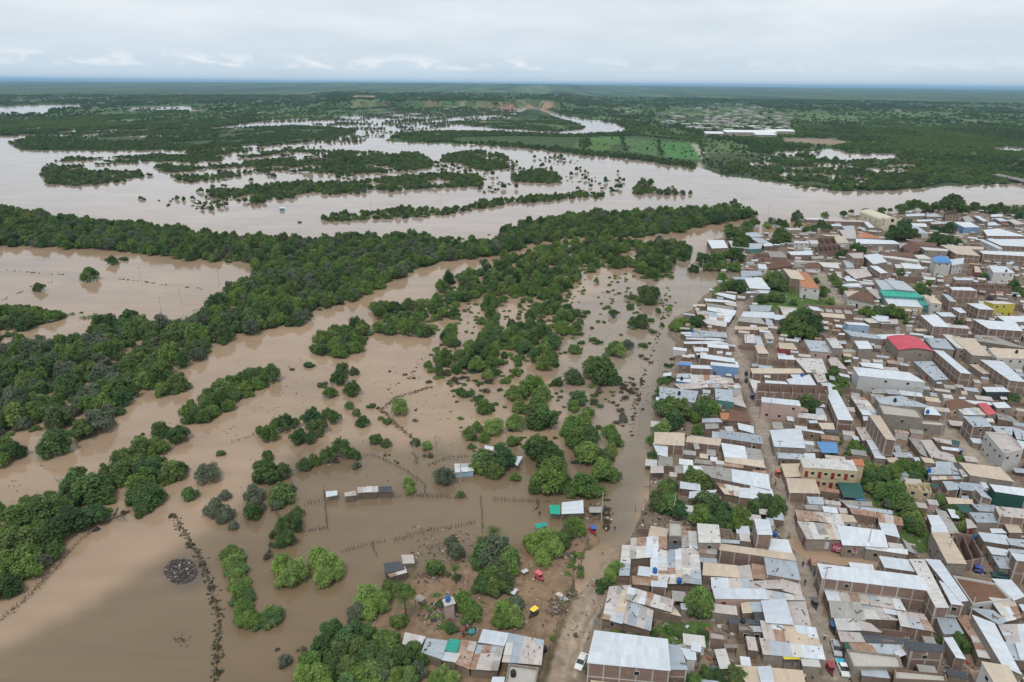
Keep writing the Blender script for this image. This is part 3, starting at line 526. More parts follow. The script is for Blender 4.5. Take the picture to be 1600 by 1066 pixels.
# islands and strips in the far river
IM = {'dome': 5, 'plume': 2, 'leafy': 4, 'olive': 1, 'bush': 2}
for s_ in ('1026,218 1031,218 1038,247 1031,247', '968,213 974,213 982,236 975,236', '905,218 920,216 925,228 906,232', '950,234 1000,242 1085,254 1088,260 1000,250 940,240', '1090,221 1096,221 1103,250 1098,252'): fill(s_, 6, 1.6, 3.2, {'bush': 3, 'dome': 2}, .8, .3, 20)
fill('63,270 76,254 109,245 147,247 200,244 260,240 330,236 400,238 463,233 547,236 653,238 676,247 676,262 572,270 483,277 400,281 330,280 291,285 253,268 228,278 149,287 114,289 76,286', 5.5, 1.9, 3.6, IM, .8, .47, 40)
fill('690,243 720,236 745,234 785,240 795,246 795,262 760,266 735,262 720,254 690,252', 5.5, 1.9, 3.6, IM, .8, .42, 36)
fill('304,298 329,292 400,286 476,283 552,283 600,278 653,272 700,270 742,272 755,284 755,290 643,295 501,305 420,311 400,316 350,312', 5.5, 2, 3.8, IM, .9, .4, 30)
fill('300,312 345,302 400,308 420,318 400,324 380,322 372,314 340,328 312,334', 6, 1.6, 2.8, {'bush': 2, 'plume': 2}, 1, .45, 24)
fill('451,345 484,345 509,339 547,332 590,331 623,324 643,325 691,327 737,320 755,311 800,310 825,306 916,300 954,304 952,311 911,307 833,316 800,316 737,328 691,336 623,340 547,343 509,346 470,349', 5, 1.9, 3.3, {'dome': 3, 'leafy': 2, 'plume': 1, 'bush': 2}, .9, .32, 24)
fill('800,272 838,264 863,266 878,282 851,287 800,282', 5, 2, 3.6, IM, .9, .3, 24)
fill('986,300 995,284 1012,282 1030,286 1073,298 1088,302 1060,304 1010,300 995,305', 6, 2.2, 3.6, IM, 1, .44, 24)
fill('680,374 700,369 750,362 790,356 786,366 740,374 705,378', 6, 1.6, 2.8, {'bush': 3, 'plume': 2}, 1, .5, 14)
fill('1112,321 1130,316 1158,316 1162,325 1130,328', 6, 2, 3.4, {'dry': 2, 'dome': 2, 'bush': 1})
fill('13,222 50,213 86,208 180,205 330,202 400,198 463,196 527,199 557,204 545,210 463,225 355,231 228,234 101,234 58,234 30,232', 7, 2, 3.8, IM, .8, .4, 60)
fill('822,172 861,181 917,196 911,201 871,206 800,202 740,197 700,192 760,188 800,184', 8, 1.8, 3.4, IM, .7, .45, 60)
fill('612,213 640,207 700,204 800,206 900,210 975,206 1090,222 1000,212 900,214 800,212 720,214 700,222 640,219', 7, 2.2, 4, IM, .8, .34, 60)
fill('700,222 800,224 900,234 1000,246 1085,256 1090,264 1000,250 900,240 800,229', 7, 2.2, 4.4, {'dome': 3, 'bush': 3}, 1, .3, 40)
fill('1105,258 1165,250 1240,246 1330,250 1420,250 1500,252 1580,262 1560,284 1480,289 1400,296 1330,299 1250,291 1180,281 1130,274', 7, 2.2, 4.2, {'dome': 5, 'leafy': 4, 'bush': 3}, .8, .46, 40)
fill('400,192 500,184 600,176 730,172 800,170 820,178 760,190 640,204 560,222 480,232 400,238 300,240 420,226 545,213 560,204 520,197', 11, 2, 3.6, IM, .9, .5, 60)
fill('270,232 340,228 420,236 440,250 300,262 200,262 170,256', 8, 1.8, 3.4, IM, .9, .52, 40)
fill('480,238 560,240 680,250 700,262 640,272 560,280 460,282', 10, 2.4, 4.6, {'plume': 3, 'bush': 2}, 1, .56, 30)
fill('800,255 860,240 960,262 985,290 960,300 900,296 860,285 800,282', 14, 2, 3.8, {'plume': 3, 'bush': 3, 'dry': 1}, 1, .55, 30)
fill('150,300 260,296 330,300 380,322 300,330 200,312', 15, 2, 3.4, {'dome': 2, 'bush': 3}, 1, .6, 25)
fill('680,240 800,250 870,290 760,300 690,285', 12, 2, 4, {'plume': 2, 'bush': 3}, 1, .52, 30)
# scattered low growth standing in the flooded fields
fill('590,520 690,530 780,560 690,660 600,640 560,580', 9, 1.2, 2.2, {'bush': 2, 'dry': 3}, 1, .55, 14)
fill('890,420 1000,430 1010,560 920,640 860,580 880,480', 10, 1.2, 2.4, {'bush': 3, 'dry': 2}, 1, .55, 14)
fill('690,600 960,600 960,760 700,720', 11, 1.2, 2.2, {'bush': 3, 'dry': 2}, 1, .55, 14)

fill('690,470 760,420 900,400 960,420 900,470 850,500 830,560 760,600 690,600 660,560 700,520', 5, 1.2, 2.6, {'thicket': 3, 'bush': 2, 'leafy': 1}, 1, .44, 12)
fill('700,600 960,590 960,760 880,770 820,700 720,700', 5.5, 1.2, 2.4, {'thicket': 3, 'bush': 2}, 1, .48, 10)
fill('940,395 1040,380 1060,470 1020,530 950,500', 5.5, 1.2, 2.4, {'thicket': 3, 'bush': 2}, 1, .47, 10)
fill('180,660 440,560 440,600 330,660 200,720', 8, 1, 2, {'bush': 2, 'olive': 1}, 1, .6, 10)
fill('905,214 1090,222 1098,252 1000,246 905,236', 14, 1.2, 2.6, {'bush': 3, 'dome': 1}, .8, .5, 30)
# --- far plain: seen as woodland, thinning out into the ground's own colours
n = 110000; a = np.radians(rng.uniform(-46, 46, n)); r = np.sqrt(rng.uniform(950 ** 2, 2300 ** 2, n)); r2 = np.exp(rng.uniform(np.log(1900), np.log(6500), n // 2)); a2 = np.radians(rng.uniform(-44, 44, n // 2))
fx = np.concatenate([r * np.sin(a), r2 * np.sin(a2)]); fy = np.concatenate([r * np.cos(a), r2 * np.cos(a2)]) 
px, py = proj(fx, fy, 0 * fx); ll = sample(landh, px, py); gcc = sample(gcol, px, py)
fv_ = vnoise(fx / 160, fy / 420, 41, 5, .6); fw_ = vnoise(fx / 60, fy / 190, 42, 4, .6); fu_ = vnoise(fx / 900, fy / 1500, 43, 3)
openness = np.maximum(sstep(.5, .6, fw_ * .6 + fu_ * .45), sstep(.42, .56, fv_) * .7)
own = np.abs(gcc - np.array([.055, .072, .036])).sum(1) > .012; own |= inpoly(px, py, P('822,164 917,196 911,206 871,208 800,203 740,198 760,186'))
village = inpoly(px, py, P('1020,185 1060,165 1160,160 1230,180 1245,214 1130,216 1090,205'))
keep = (ll > .6) & (py < 292) & (rng.random(len(fx)) > openness * .93) & ~own & ~(village & (rng.random(len(fx)) < .86)) & (px > -60) & (px < 1660)
FARX, FARY = fx[keep], fy[keep]

# --- turn the list into objects
def visible(p): 
    a_, b_ = proj(p[1], p[2], p[3] * .5); return -30 < a_ < 1630 and -20 < b_ < 1105
PL = [p for p in PL if visible(p)]
for p in PL:
    dd = math.hypot(math.hypot(p[1], p[2]), CAM_H); p[6] = p[3] / dd
KIND_OF = {'dome': 'tree', 'leafy': 'tree', 'plume': 'tree', 'feather': 'tree', 'olive': 'tree', 'clump': 'tree', 'palm': 'palm', 'bush': 'shrub', 'thicket': 'shrub', 'dry': 'shrub', 'tangle': 'shrub'}
TREES = sorted([p for p in PL if KIND_OF[p[0]] == 'tree'], key=lambda p: -p[6] - (.004 if p[5] == 'spot' else 0) )
SHRUBS = sorted([p for p in PL if KIND_OF[p[0]] == 'shrub'], key=lambda p: -p[6] - (.003 if p[5] == 'spot' else 0) - (.1 if p[0] == 'tangle' else 0))
PALMS = [p for p in PL if p[0] == 'palm']
NT, NS = 300, 290
print('plants', len(TREES), len(SHRUBS), 'far', len(FARX))
KEEPERS = []                                            # (root object, photo x, photo y, description, category)
DESC = {'dome': 'dark green spreading tree', 'leafy': 'leafy mid green tree', 'plume': 'dark upright bushy tree', 'feather': 'light green feathery tree', 'olive': 'grey green loose tree', 'clump': 'dark green tree',
        'bush': 'dark green low shrub', 'thicket': 'mid green leafy shrub', 'dry': 'brownish half bare shrub', 'tangle': 'dark tangled low shrub'}
FIRST = {}
def plant(p, nm):
    k, x, y, R, hf = p[:5]; z = gz(x, y); wet = z < 0; zz = -.15 if wet else z
    o = link(nm, None, None, (x, y, zz)); o.rotation_euler = (0, 0, rng.uniform(0, 6.28)); o.scale = (R * rng.uniform(.92, 1.08), R * rng.uniform(.92, 1.08), R * hf * rng.uniform(.9, 1.12))
    me = PROTO[k][rng.integers(len(PROTO[k]))]; c = link('crown', me, o)
    tset = TR['low' if KIND_OF[k] == 'shrub' else 'plume' if k == 'plume' else 'dome']; link('trunk', tset[rng.integers(len(tset))], o)
    FIRST.setdefault(me.name, c)
    a_, b_ = proj(x, y, zz + R * .4); KEEPERS.append((o, float(a_), float(b_), DESC[k] + (' in the water' if wet else ' on dry ground'), 'shrub' if KIND_OF[k] == 'shrub' else 'tree', p[5]))
for p in TREES[:NT]: plant(p, 'tree')
for p in SHRUBS[:NS]: plant(p, 'shrub')
for p in PALMS:
    o = link('palm_tree', None, None, (p[1], p[2], max(gz(p[1], p[2]), -.1))); o.scale = (p[3],) * 3; o.rotation_euler = (0, 0, rng.uniform(0, 6.28)); link('trunk', PALM_T, o); link('crown', PALM_C, o)
    a_, b_ = proj(p[1], p[2], 4); KEEPERS.append((o, float(a_), float(b_), 'palm tree with drooping yellow green fronds', 'palm', 'spot'))
# the rest: one object per kind of growth, its plants set out by geometry nodes
def scatter(name, x, y, z, sc3, rot, protos_, pick):
    m = bpy.data.meshes.new(name); m.vertices.add(len(x)); m.vertices.foreach_set('co', np.stack([x, y, z], 1).astype(np.float32).ravel())
    for nm_, tp, v in (('size', 'FLOAT_VECTOR', sc3), ('turn', 'FLOAT_VECTOR', rot)):
        a_ = m.attributes.new(nm_, tp, 'POINT'); a_.data.foreach_set('vector', v.astype(np.float32).ravel())
    a_ = m.attributes.new('pick', 'INT', 'POINT'); a_.data.foreach_set('value', pick.astype(np.int32))
    o = link(name, m); tag(o, kind='stuff')
    g = bpy.data.node_groups.new(name, 'GeometryNodeTree'); g.interface.new_socket('Geometry', in_out='INPUT', socket_type='NodeSocketGeometry'); g.interface.new_socket('Geometry', in_out='OUTPUT', socket_type='NodeSocketGeometry')
    gi = g.nodes.new('NodeGroupInput'); go = g.nodes.new('NodeGroupOutput'); ip = g.nodes.new('GeometryNodeInstanceOnPoints'); jn = g.nodes.new('GeometryNodeJoinGeometry')
    for pr in protos_:
        oi = g.nodes.new('GeometryNodeObjectInfo'); oi.transform_space = 'ORIGINAL'; oi.inputs['Object'].default_value = pr; oi.inputs['As Instance'].default_value = True; g.links.new(oi.outputs['Geometry'], jn.inputs[0])
    g.links.new(gi.outputs[0], ip.inputs['Points']); g.links.new(jn.outputs[0], ip.inputs['Instance']); ip.inputs['Pick Instance'].default_value = True
    for nm_, tp, sk in (('size', 'FLOAT_VECTOR', 'Scale'), ('turn', 'FLOAT_VECTOR', 'Rotation'), ('pick', 'INT', 'Instance Index')):
        na = g.nodes.new('GeometryNodeInputNamedAttribute'); na.data_type = tp; na.inputs['Name'].default_value = nm_; g.links.new(na.outputs[0], ip.inputs[sk])
    g.links.new(ip.outputs[0], go.inputs[0]); md = o.modifiers.new('scatter', 'NODES'); md.node_group = g; return o
def first(kind):
    r = []
    for me in PROTO[kind]:
        if me.name in FIRST: r.append(FIRST[me.name])
    return r
def rest(lst, name):
    byk = {}
    for p in lst: byk.setdefault(p[0], []).append(p)
    for k, v in byk.items():
        pr = first(k) or first('dome'); A_ = np.array([[q[1], q[2], q[3], q[4]] for q in v]); n_ = len(A_)
        zz = np.where(land_at(A_[:, 0], A_[:, 1]) > .5, .4, -.15); s3 = np.stack([A_[:, 2], A_[:, 2], A_[:, 2] * A_[:, 3]], 1) * rng.uniform(.9, 1.1, (n_, 3))
        scatter(name[k], A_[:, 0], A_[:, 1], zz, s3, np.stack([0 * zz, 0 * zz, rng.uniform(0, 6.28, n_)], 1), pr, rng.integers(0, len(pr), n_))
rest(TREES[NT:], {'dome': 'dark_woodland', 'leafy': 'green_woodland', 'plume': 'upright_woodland', 'feather': 'feathery_woodland', 'olive': 'grey_woodland', 'clump': 'island_woodland'})
rest(SHRUBS[NS:], {'bush': 'dark_undergrowth', 'thicket': 'green_undergrowth', 'dry': 'dry_undergrowth'})
dd = np.hypot(FARX, FARY); Rr = np.clip(1.9 + 1.8 * rng.random(len(dd)) + (dd - 1300) / 900, 1.8, 8)
prs = first('dome')[:3] + first('leafy')[:3]
scatter('far_woodland', FARX, FARY, hill(FARX, FARY) + .3, np.stack([Rr * (1 + dd / 9000), Rr, Rr * (1.0 - .3 * np.clip(dd / 5000, 0, 1))], 1), np.stack([0 * dd, 0 * dd, rng.uniform(0, 6.28, len(dd))], 1), prs, np.clip((vnoise(FARX / 120, FARY / 260, 55, 3) - .3) / .4 * 6 + rng.normal(size=len(dd)) * .9, 0, len(prs) - 1).astype(int))
# ================================================================ the town: roof outlines read off the photo
# window: origin and scale of the enlarged view in which the corners were read
WIN = {1: (940, 790, 8), 2: (1100, 790, 8), 3: (1100, 900, 8), 4: (900, 933, 8), 5: (1100, 966, 10.66), 6: (1270, 860, 8), 7: (1270, 966, 10.66), 8: (1400, 933, 8), 9: (1400, 820, 8), 10: (1230, 740, 8),
       11: (1000, 660, 8), 12: (1160, 640, 8), 13: (1320, 640, 8), 14: (1450, 700, 8.01), 15: (1450, 590, 8.88), 16: (1010, 520, 7.617), 17: (1150, 500, 6.663), 18: (1310, 480, 8.883), 19: (1440, 470, 8.2), 20: (1330, 570, 9.69),
       21: (1040, 400, 8.2), 22: (1180, 400, 9.69), 23: (1310, 390, 9.69), 24: (1450, 390, 9.69), 25: (1090, 330, 9.41), 26: (1220, 320, 11.43), 27: (1340, 320, 11.43), 28: (1460, 320, 11.43), 29: (630, 970, 6.667),
       30: (400, 760, 5.33), 31: (650, 540, 3.95), 32: (640, 760, 5), 33: (850, 880, 4.571), 34: (400, 320, 3.95)}
# window, roof, walls, form, height, far corner on one side, far corner on the other, near corners; the first K row paints a void's darkness as a black sheet
HOUSES = '''
1 T a S 2.7 620 262 830 290 800 415
1 M a S 2.6 375 412 620 405 610 640
1 M a S 2.3 262 505 372 515 345 860 225 850
1 M a S 2.7 622 405 812 412 810 940 615 925
1 G c F 3.0 850 220 990 235 1000 400 845 395
1 K a S 2.5 836 475 1002 490 1002 550
1 M a S 2.9 830 560 1000 560 1015 960 820 945
1 M a S 3.1 1005 335 1190 350 1240 940 1022 930
1 C c S 5.2 1205 230 1455 250 1480 458 1225 450
1 M p S 3.6 1225 465 1425 480 1430 598
1 B a S 2.5 1225 652 1430 668 1440 715
1 W a S 2.6 470 766 610 772 605 878 455 872
1 R a S 2.4 395 882 610 892 605 1000 395 985
1 W b S 3.1 625 945 812 962 812 1015 625 1000
2 T a S 3.1 10 712 400 750 440 900 0 868
2 W b S 7.0 635 168 808 188 850 362 675 352
2 W c S 3.8 850 415 1045 435 1095 590 815 558
2 T b S 4.2 230 478 1085 595 1112 688 228 560
2 B a S 3.0 230 428 438 440 440 472
2 R a S 2.9 600 735 760 750 780 915 610 905
2 B b S 4.0 765 650 1130 695 1195 922 800 850
2 P a S 3.0 405 762 570 752 610 930 440 920
3 M a S 3.0 105 30 545 45 560 152 115 145
3 W p S 3.2 130 152 740 158 770 292 160 285
3 P a S 3.0 580 62 945 42 985 165 600 155
3 P a S 3.0 950 42 1190 110 1225 240 990 172
3 M a S 3.1 745 165 1215 250 1240 305 770 295
3 P a S 3.0 1025 305 1245 275 1335 635 1110 590
3 W c S 3.8 725 315 1010 300 1105 600 785 570
3 T a S 2.6 465 337 555 335 595 462 485 455
3 B a S 2.6 560 335 725 330 755 437 600 440
3 K a S 2.4 620 447 750 440 785 570 650 575
3 K a S 2.4 320 520 610 545 725 612 330 595
3 M c S 3.3 730 572 1365 655 1425 860 780 780
3 M c S 3.0 725 790 1440 870 1480 1030 770 970
3 B a S 2.6 540 618 735 625 735 705 600 700
3 G b F 2.8 75 705 260 740 270 825 75 800
3 G n S 2.3 255 850 410 852 415 902
3 M a F 2.7 435 620 535 625 610 705 440 700
5 T c S 3.0 560 800 1600 885 1660 1110 760 1090
5 W c S 3.6 890 810 1110 815 1160 1066 960 1066
5 Y n S 2.4 1315 590 1560 612 1590 690 1340 690
33 M a S 3.0 470 175 615 170 555 420 425 380
33 M a S 3.2 617 172 915 258 895 345 595 262
33 M a S 3.0 598 264 772 345 755 470 560 415
33 M a S 2.4 870 315 915 290 975 375 865 355
4 W b S 6.0 265 430 1110 532 1140 905 178 815
4 B b S 4.8 1115 590 1305 622 1385 900 1140 890
4 W w S 4.6 1308 645 1490 672 1500 778 1388 770
4 W n S 5.0 1450 560 1565 585 1560 680 1440 665
6 W b S 5.6 110 178 1320 325 1410 490 165 345
6 W b S 5.0 845 72 1220 120 1300 270 908 215
9 C b S 5.6 185 445 360 460 645 1018 492 1003
9 W b S 6.2 385 442 560 462 885 930 790 935
9 W b S 5.8 545 702 625 752 832 1003 690 975
6 M a S 2.9 150 470 415 485 458 640 195 630
6 M a S 2.9 425 490 1055 600 1130 750 465 640
6 G a S 2.6 215 642 590 660 645 860 250 822
6 M a S 2.7 592 660 865 700 1050 868 650 852
6 W a S 2.9 870 702 1060 752 1060 812 910 790
6 M b S 3.2 1062 760 1380 800 1500 1012 1110 942
7 C a S 3.0 370 0 700 0 790 205 420 200
7 M a S 2.8 735 20 970 90 1130 240 795 200
7 P a S 3.0 430 215 780 240 860 400 480 390
7 K a S 2.8 785 232 1560 342 1530 445 890 412
7 R a S 2.8 600 390 950 430 1100 615 680 560
7 B a S 2.9 950 437 1525 460 1400 650 1110 612
7 G c F 3.0 590 562 1400 662 1450 840 700 832
7 B a S 2.7 810 800 1190 810 1270 1000 830 952
7 W n S 3.4 1365 560 1530 505 1600 592 1410 660
7 N n S 2.6 525 400 620 420 660 530 535 500
8 K b S 4.9 110 540 590 600 590 690 200 670
8 W b S 4.0 605 512 708 516 860 772 752 742
8 B c S 3.0 480 152 700 192 740 262 512 240
8 B c S 3.0 517 270 740 285 840 442 600 452
8 R a S 2.9 760 240 925 240 1070 470 930 490
8 M a S 2.8 940 502 1090 482 1240 762 1030 742
8 W c S 4.6 970 250 1235 342 1550 935 1322 838
8 M a S 3.0 1175 20 1470 40 1560 240 1372 300
8 B a S 3.0 942 132 1220 162 1375 300 1290 350
8 M a S 3.0 1290 350 1640 350 1640 580 1400 560
8 B a S 3.2 1312 562 1490 580 1640 800 1442 772
8 W a S 3.4 1492 580 1640 590 1700 790
8 T w S 7.2 1082 820 1400 872 1530 1100 1250 1085
8 G a F 2.6 0 935 590 990 610 1070 0 1040
9 T c S 5.5 458 106 655 112 870 476 642 462
9 W c S 5.3 445 38 620 40 655 104 460 100
9 D b O 3.8 740 117 950 147 1080 400 852 440
9 W a S 3.5 1040 95 1368 130 1430 255 1107 205
9 B a S 3.8 1388 162 1640 188 1640 292 1437 255
9 W c S 3.3 1142 266 1405 312 1372 390 1202 370
9 B c S 3.0 1202 372 1378 392 1475 555 1302 530
9 W b S 6.2 1445 352 1660 372 1660 465 1512 452
9 B b S 4.5 1410 305 1640 328 1640 352 1445 350
9 W c S 3.4 1215 677 1440 702 1600 890 1470 932
9 D w F 3.0 735 672 1230 762 1400 940 962 1000
10 T b S 3.5 0 62 335 78 400 240 40 232
10 B w S 2.9 250 292 440 302 460 382 280 372
10 N n S 3.0 642 120 910 122 960 302 712 290
10 U n S 2.8 835 300 962 302 972 345 868 330
10 G a S 2.8 665 327 1040 352 1050 412 740 388
10 B a S 2.8 745 392 1280 462 1300 502 800 430
10 R a S 2.9 790 432 1090 482 1120 542 820 492
10 R a S 3.1 110 452 350 482 395 592 142 592
10 M a S 3.0 360 482 645 512 700 642 402 600
10 M c S 3.6 150 602 640 642 702 822 262 812
10 W c S 3.9 642 657 1185 722 1240 910 712 880
10 W c S 3.3 1000 915 1480 948 1490 1005 1000 935
10 T w S 3.0 662 502 820 532 865 602 690 602
10 W b S 3.6 1152 622 1350 642 1400 790 1202 752
10 M a S 2.9 1132 492 1420 562 1440 642 1160 612
10 G a S 2.6 1440 822 1520 862 1600 990 1512 970
11 T b S 4.0 195 130 545 140 540 285 190 262
11 W b S 3.2 165 266 345 270 340 422 222 402
11 G a S 2.6 246 430 400 432 405 542 228 540
11 P n S 2.5 140 550 285 550 292 632 135 626
11 T b S 3.3 610 180 1000 212 985 282 590 238
11 B b S 3.0 905 116 1005 120 1005 196
11 B b S 3.5 1020 100 1490 166 1520 262 1022 192
11 W b S 3.2 1025 266 1300 302 1330 447 1066 432
11 G a S 2.7 1312 312 1500 350 1545 492 1342 450
11 T a S 3.0 1080 442 1520 482 1550 562 1082 492
11 G a S 2.8 440 545 550 542 550 636 440 632
11 W b S 3.2 552 540 765 546 775 642 552 632
11 G b S 3.2 768 547 1160 592 1180 740 832 662
11 W b S 3.5 1162 590 1590 652 1612 832 1172 740
11 M a S 3.0 960 762 1238 812 1240 922 1062 890
11 W b S 3.1 1240 815 1390 832 1382 952 1242 926
11 W b S 3.2 1388 800 1640 832 1682 992 1392 952
11 W a S 3.0 632 872 950 852 900 902 622 942
11 G a S 2.5 820 15 970 10 980 78 822 86
11 W a S 3.0 1226 12 1410 52 1420 132 1242 82
12 W c S 4.0 360 262 720 246 770 476 412 452
12 B a S 3.0 440 542 760 560 740 622 452 602
12 T c S 3.0 490 682 740 682 760 832 542 836
12 C h S 6.6 745 610 1355 642 1415 756 790 712
12 O y S 6.3 1362 620 1500 622 1522 702 1382 692
12 W b S 3.1 740 236 990 270 1020 306 762 266
12 U n S 3.4 942 402 1165 422 1195 542 1002 532
12 W a S 3.8 775 547 900 552 910 602 782 602
12 G a S 2.8 770 477 960 492 990 532 782 532
12 W a S 2.8 830 140 930 140 942 166
12 T b S 3.0 950 172 1130 176 1150 242 1002 236
12 P a S 3.0 1422 222 1540 232 1622 372 1502 376
12 W a S 2.8 1370 336 1440 336 1470 392 1402 386
13 T b S 8.2 310 80 445 82 630 370 510 364
13 W c S 3.1 272 386 370 386 440 490 330 500
13 W c S 2.9 330 500 440 490 510 610 382 606
13 B a S 3.0 592 532 810 542 850 602 642 592
13 T a S 3.0 520 602 640 602 702 672 562 652
13 W a S 2.8 860 592 920 602 942 642 880 640
13 T c S 3.2 952 592 1090 612 1125 672 1002 662
13 W a S 2.8 822 672 910 676 932 716
13 P c S 3.3 952 382 1080 392 1180 530 1090 590
13 P c S 3.3 1182 522 1350 562 1390 656 1122 602
13 G a S 2.8 802 362 948 382 1030 582 942 552
13 M a S 3.0 1102 352 1320 392 1332 432 1162 402
13 N n S 2.5 1342 376 1440 402 1420 452
13 B c S 3.1 1030 730 1350 692 1440 812 1060 812
13 B c S 3.0 1142 652 1340 662 1360 690 1150 722
13 M a S 2.8 1100 832 1440 832 1470 872 1102 882
13 B b S 3.5 1230 892 1400 912 1420 1002 1292 1002
13 B b S 3.5 1412 912 1600 952 1610 1022 1452 1002
13 P y O 3.2 752 912 900 932 940 1002 782 972
13 T y O 3.2 912 922 1060 932 1085 1012 952 1002
13 N n S 2.6 1060 912 1170 932 1182 976 1082 962
14 T c S 4.6 412 186 885 242 1050 416 545 342
14 C b S 4.2 390 266 485 272 548 352 440 352
14 W g S 6.3 790 460 1215 512 1215 596 852 542
14 B b S 4.8 592 522 682 522 800 632 672 612
14 B c S 3.4 402 432 640 452 740 522 432 522
14 W c S 3.5 642 416 720 432 755 502 702 492
14 T a S 3.0 232 622 540 652 560 692 272 692
14 N n S 2.6 352 716 500 722 560 802 432 806
14 B c S 3.1 552 697 830 712 810 802 642 792
14 P b S 5.2 852 736 1210 772 1210 876 907 846
14 B c S 3.4 527 816 830 826 880 926 622 922
14 M a S 2.7 475 892 540 902 610 992 492 1006
14 G a S 2.7 100 772 230 802 390 1060 232 1060
14 W a S 3.0 0 842 130 852 230 1002 62 1002
14 W a S 3.0 782 1012 920 1016 982 1062 800 1060
14 T a S 3.0 962 962 1130 982 1180 1052 1022 1052
15 D y S 3.2 242 322 480 302 660 402 332 442
15 W a S 3.0 472 306 850 342 880 382 652 372
15 X c S 3.6 692 356 810 362 945 502 832 512
15 M w S 3.2 382 402 690 422 790 522 502 512
15 B b S 6.3 512 546 765 552 880 682 632 672
15 W k S 4.2 767 136 1040 142 1130 192 822 192
15 W c S 3.2 892 346 1060 346 1145 422 962 416
15 G a S 2.9 962 502 1150 532 1270 622 982 582
15 B a S 3.0 892 672 1165 692 1160 796 982 782
15 B a S 3.0 1172 692 1340 742 1340 852 1232 852
15 P w F 6.4 812 782 1110 802 1300 1002 1052 1060
15 N n S 3.0 1122 852 1300 872 1340 902 1150 890
15 W a S 3.2 1232 872 1340 892 1340 982 1312 972
16 W b S 2.8 422 2 930 12 940 52 492 38
16 W a S 2.7 492 56 838 62 935 96 492 78
16 W a S 2.8 462 106 850 96 960 132 472 132
16 W b S 3.2 735 132 960 152 975 186 737 166
16 W b S 3.0 570 182 730 186 735 216 577 216
16 W b S 3.6 610 242 1030 302 1045 356 642 302
16 U b S 3.8 372 347 540 362 535 396 375 386
16 W b S 4.0 537 382 770 392 775 432 535 422
16 W u S 4.6 780 347 1085 376 1090 416 777 387
16 B a S 3.0 375 492 530 492 530 532 362 526
16 W u S 3.0 360 547 530 547 535 596 362 576
16 M a S 3.2 547 507 868 517 890 596 545 596
16 M a S 3.2 882 527 1010 547 1040 602 892 602
16 M a S 3.1 692 602 1080 602 1110 662 692 652
16 B t S 3.7 822 672 1010 682 1040 817 832 797
16 G a S 3.0 962 642 1110 642 1140 762 1022 752
16 P a S 3.0 342 612 690 607 690 652 422 667
16 B c S 3.6 170 652 600 702 560 822 175 782
16 M a S 2.9 1032 747 1130 767 1180 887 1042 842
16 D a S 3.3 1010 912 1200 962 1230 1060 982 1042
16 O a S 3.1 882 962 980 952 980 1030 892 1032
16 B a S 2.7 672 1017 890 1012 890 1066
16 W n S 2.4 205 477 295 477 290 512
16 W n S 3.0 116 768 165 765 165 800
17 T b S 3.0 0 70 310 76 325 102 0 97
17 C c S 3.0 90 152 185 157 200 242 97 232
17 B c S 3.0 197 167 250 172 290 272 217 267
17 T b S 4.8 200 266 285 272 340 347 232 347
17 T r S 3.2 445 242 590 242 635 306 457 297
17 P y S 3.0 292 132 370 142 395 197 312 192
17 W b S 3.6 440 372 590 372 610 412 447 402
17 B p S 3.6 717 212 920 222 990 332 782 322
17 C c S 5.2 947 192 1040 197 1110 292 1012 287
17 G y S 3.0 1012 302 1262 312 1262 336 982 332
17 T b S 3.6 170 507 650 512 690 552 192 552
17 C c S 3.2 617 402 890 407 940 542 742 542
17 P c S 3.0 802 542 920 562 940 642 852 642
17 W b S 3.6 537 617 760 572 825 677 572 677
17 W b S 3.2 572 567 660 567 690 602 592 602
17 C c S 3.0 140 622 250 640 250 772 192 752
17 W a S 3.0 312 627 510 642 540 672 312 657
17 B b O 6.0 252 662 925 692 935 762 247 742
17 W p S 6.2 282 807 640 842 660 892 282 852
17 B c S 3.0 832 917 900 922 935 997 837 982
17 W b S 4.6 937 736 1050 742 1210 1035 1062 1022
17 W c S 3.3 882 657 980 657 1005 737 942 732
17 P c S 3.0 952 392 1040 392 1150 512 1002 482
17 W a S 2.8 1072 552 1170 572 1185 602
17 C b S 3.0 652 965 928 995 935 1045 652 1010
18 B c S 3.6 77 312 540 387 590 447 192 402
18 W c S 3.6 547 382 900 372 935 422 602 442
18 W u S 4.6 92 202 350 217 425 262 142 242
18 X c V 5.0 690 427 1120 447 1300 617 852 597
18 B c S 5.2 1202 432 1480 442 1600 582 1312 562
18 W c S 5.6 227 467 400 477 470 577 292 572
18 W b S 3.2 302 772 600 792 620 852 342 812
18 P c S 3.0 622 832 810 842 840 892 652 877
18 W z S 6.6 237 837 960 912 1170 1032 312 947
18 B c S 3.2 1062 762 1300 762 1510 992 1332 1002
18 M a S 3.2 362 167 530 152 560 217 432 217
18 W c S 4.0 462 127 640 137 715 202 562 192
18 P a S 3.2 572 182 810 172 822 232 602 227
18 W b S 6.6 1152 112 1370 122 1530 277 1322 257
18 T c S 3.2 1062 297 1200 297 1240 337 1092 337
19 W b S 5.6 165 642 290 652 620 922 490 917
19 C c S 5.0 277 437 390 442 580 612 452 602
19 T c S 5.0 402 477 670 487 890 702 650 692
19 W b S 6.2 690 242 1190 277 1280 387 870 357
19 G a S 4.0 702 442 920 452 1320 602 692 512
19 T w S 6.2 872 612 1320 632 1320 737 982 727
19 W b S 5.2 772 767 1040 782 1320 1032 1122 1012
19 T c S 3.2 622 817 760 822 920 932 792 932
19 W b S 6.4 592 32 780 42 920 117 742 102
19 W b S 5.2 392 87 500 92 570 152 492 152
19 W c S 3.4 192 152 370 152 440 202 262 197
19 C y S 6.6 812 2 1060 7 1190 42 932 42
19 W c S 4.2 972 202 1320 202 1320 262 1092 267
19 C b S 5.8 342 312 570 322 610 357 352 337
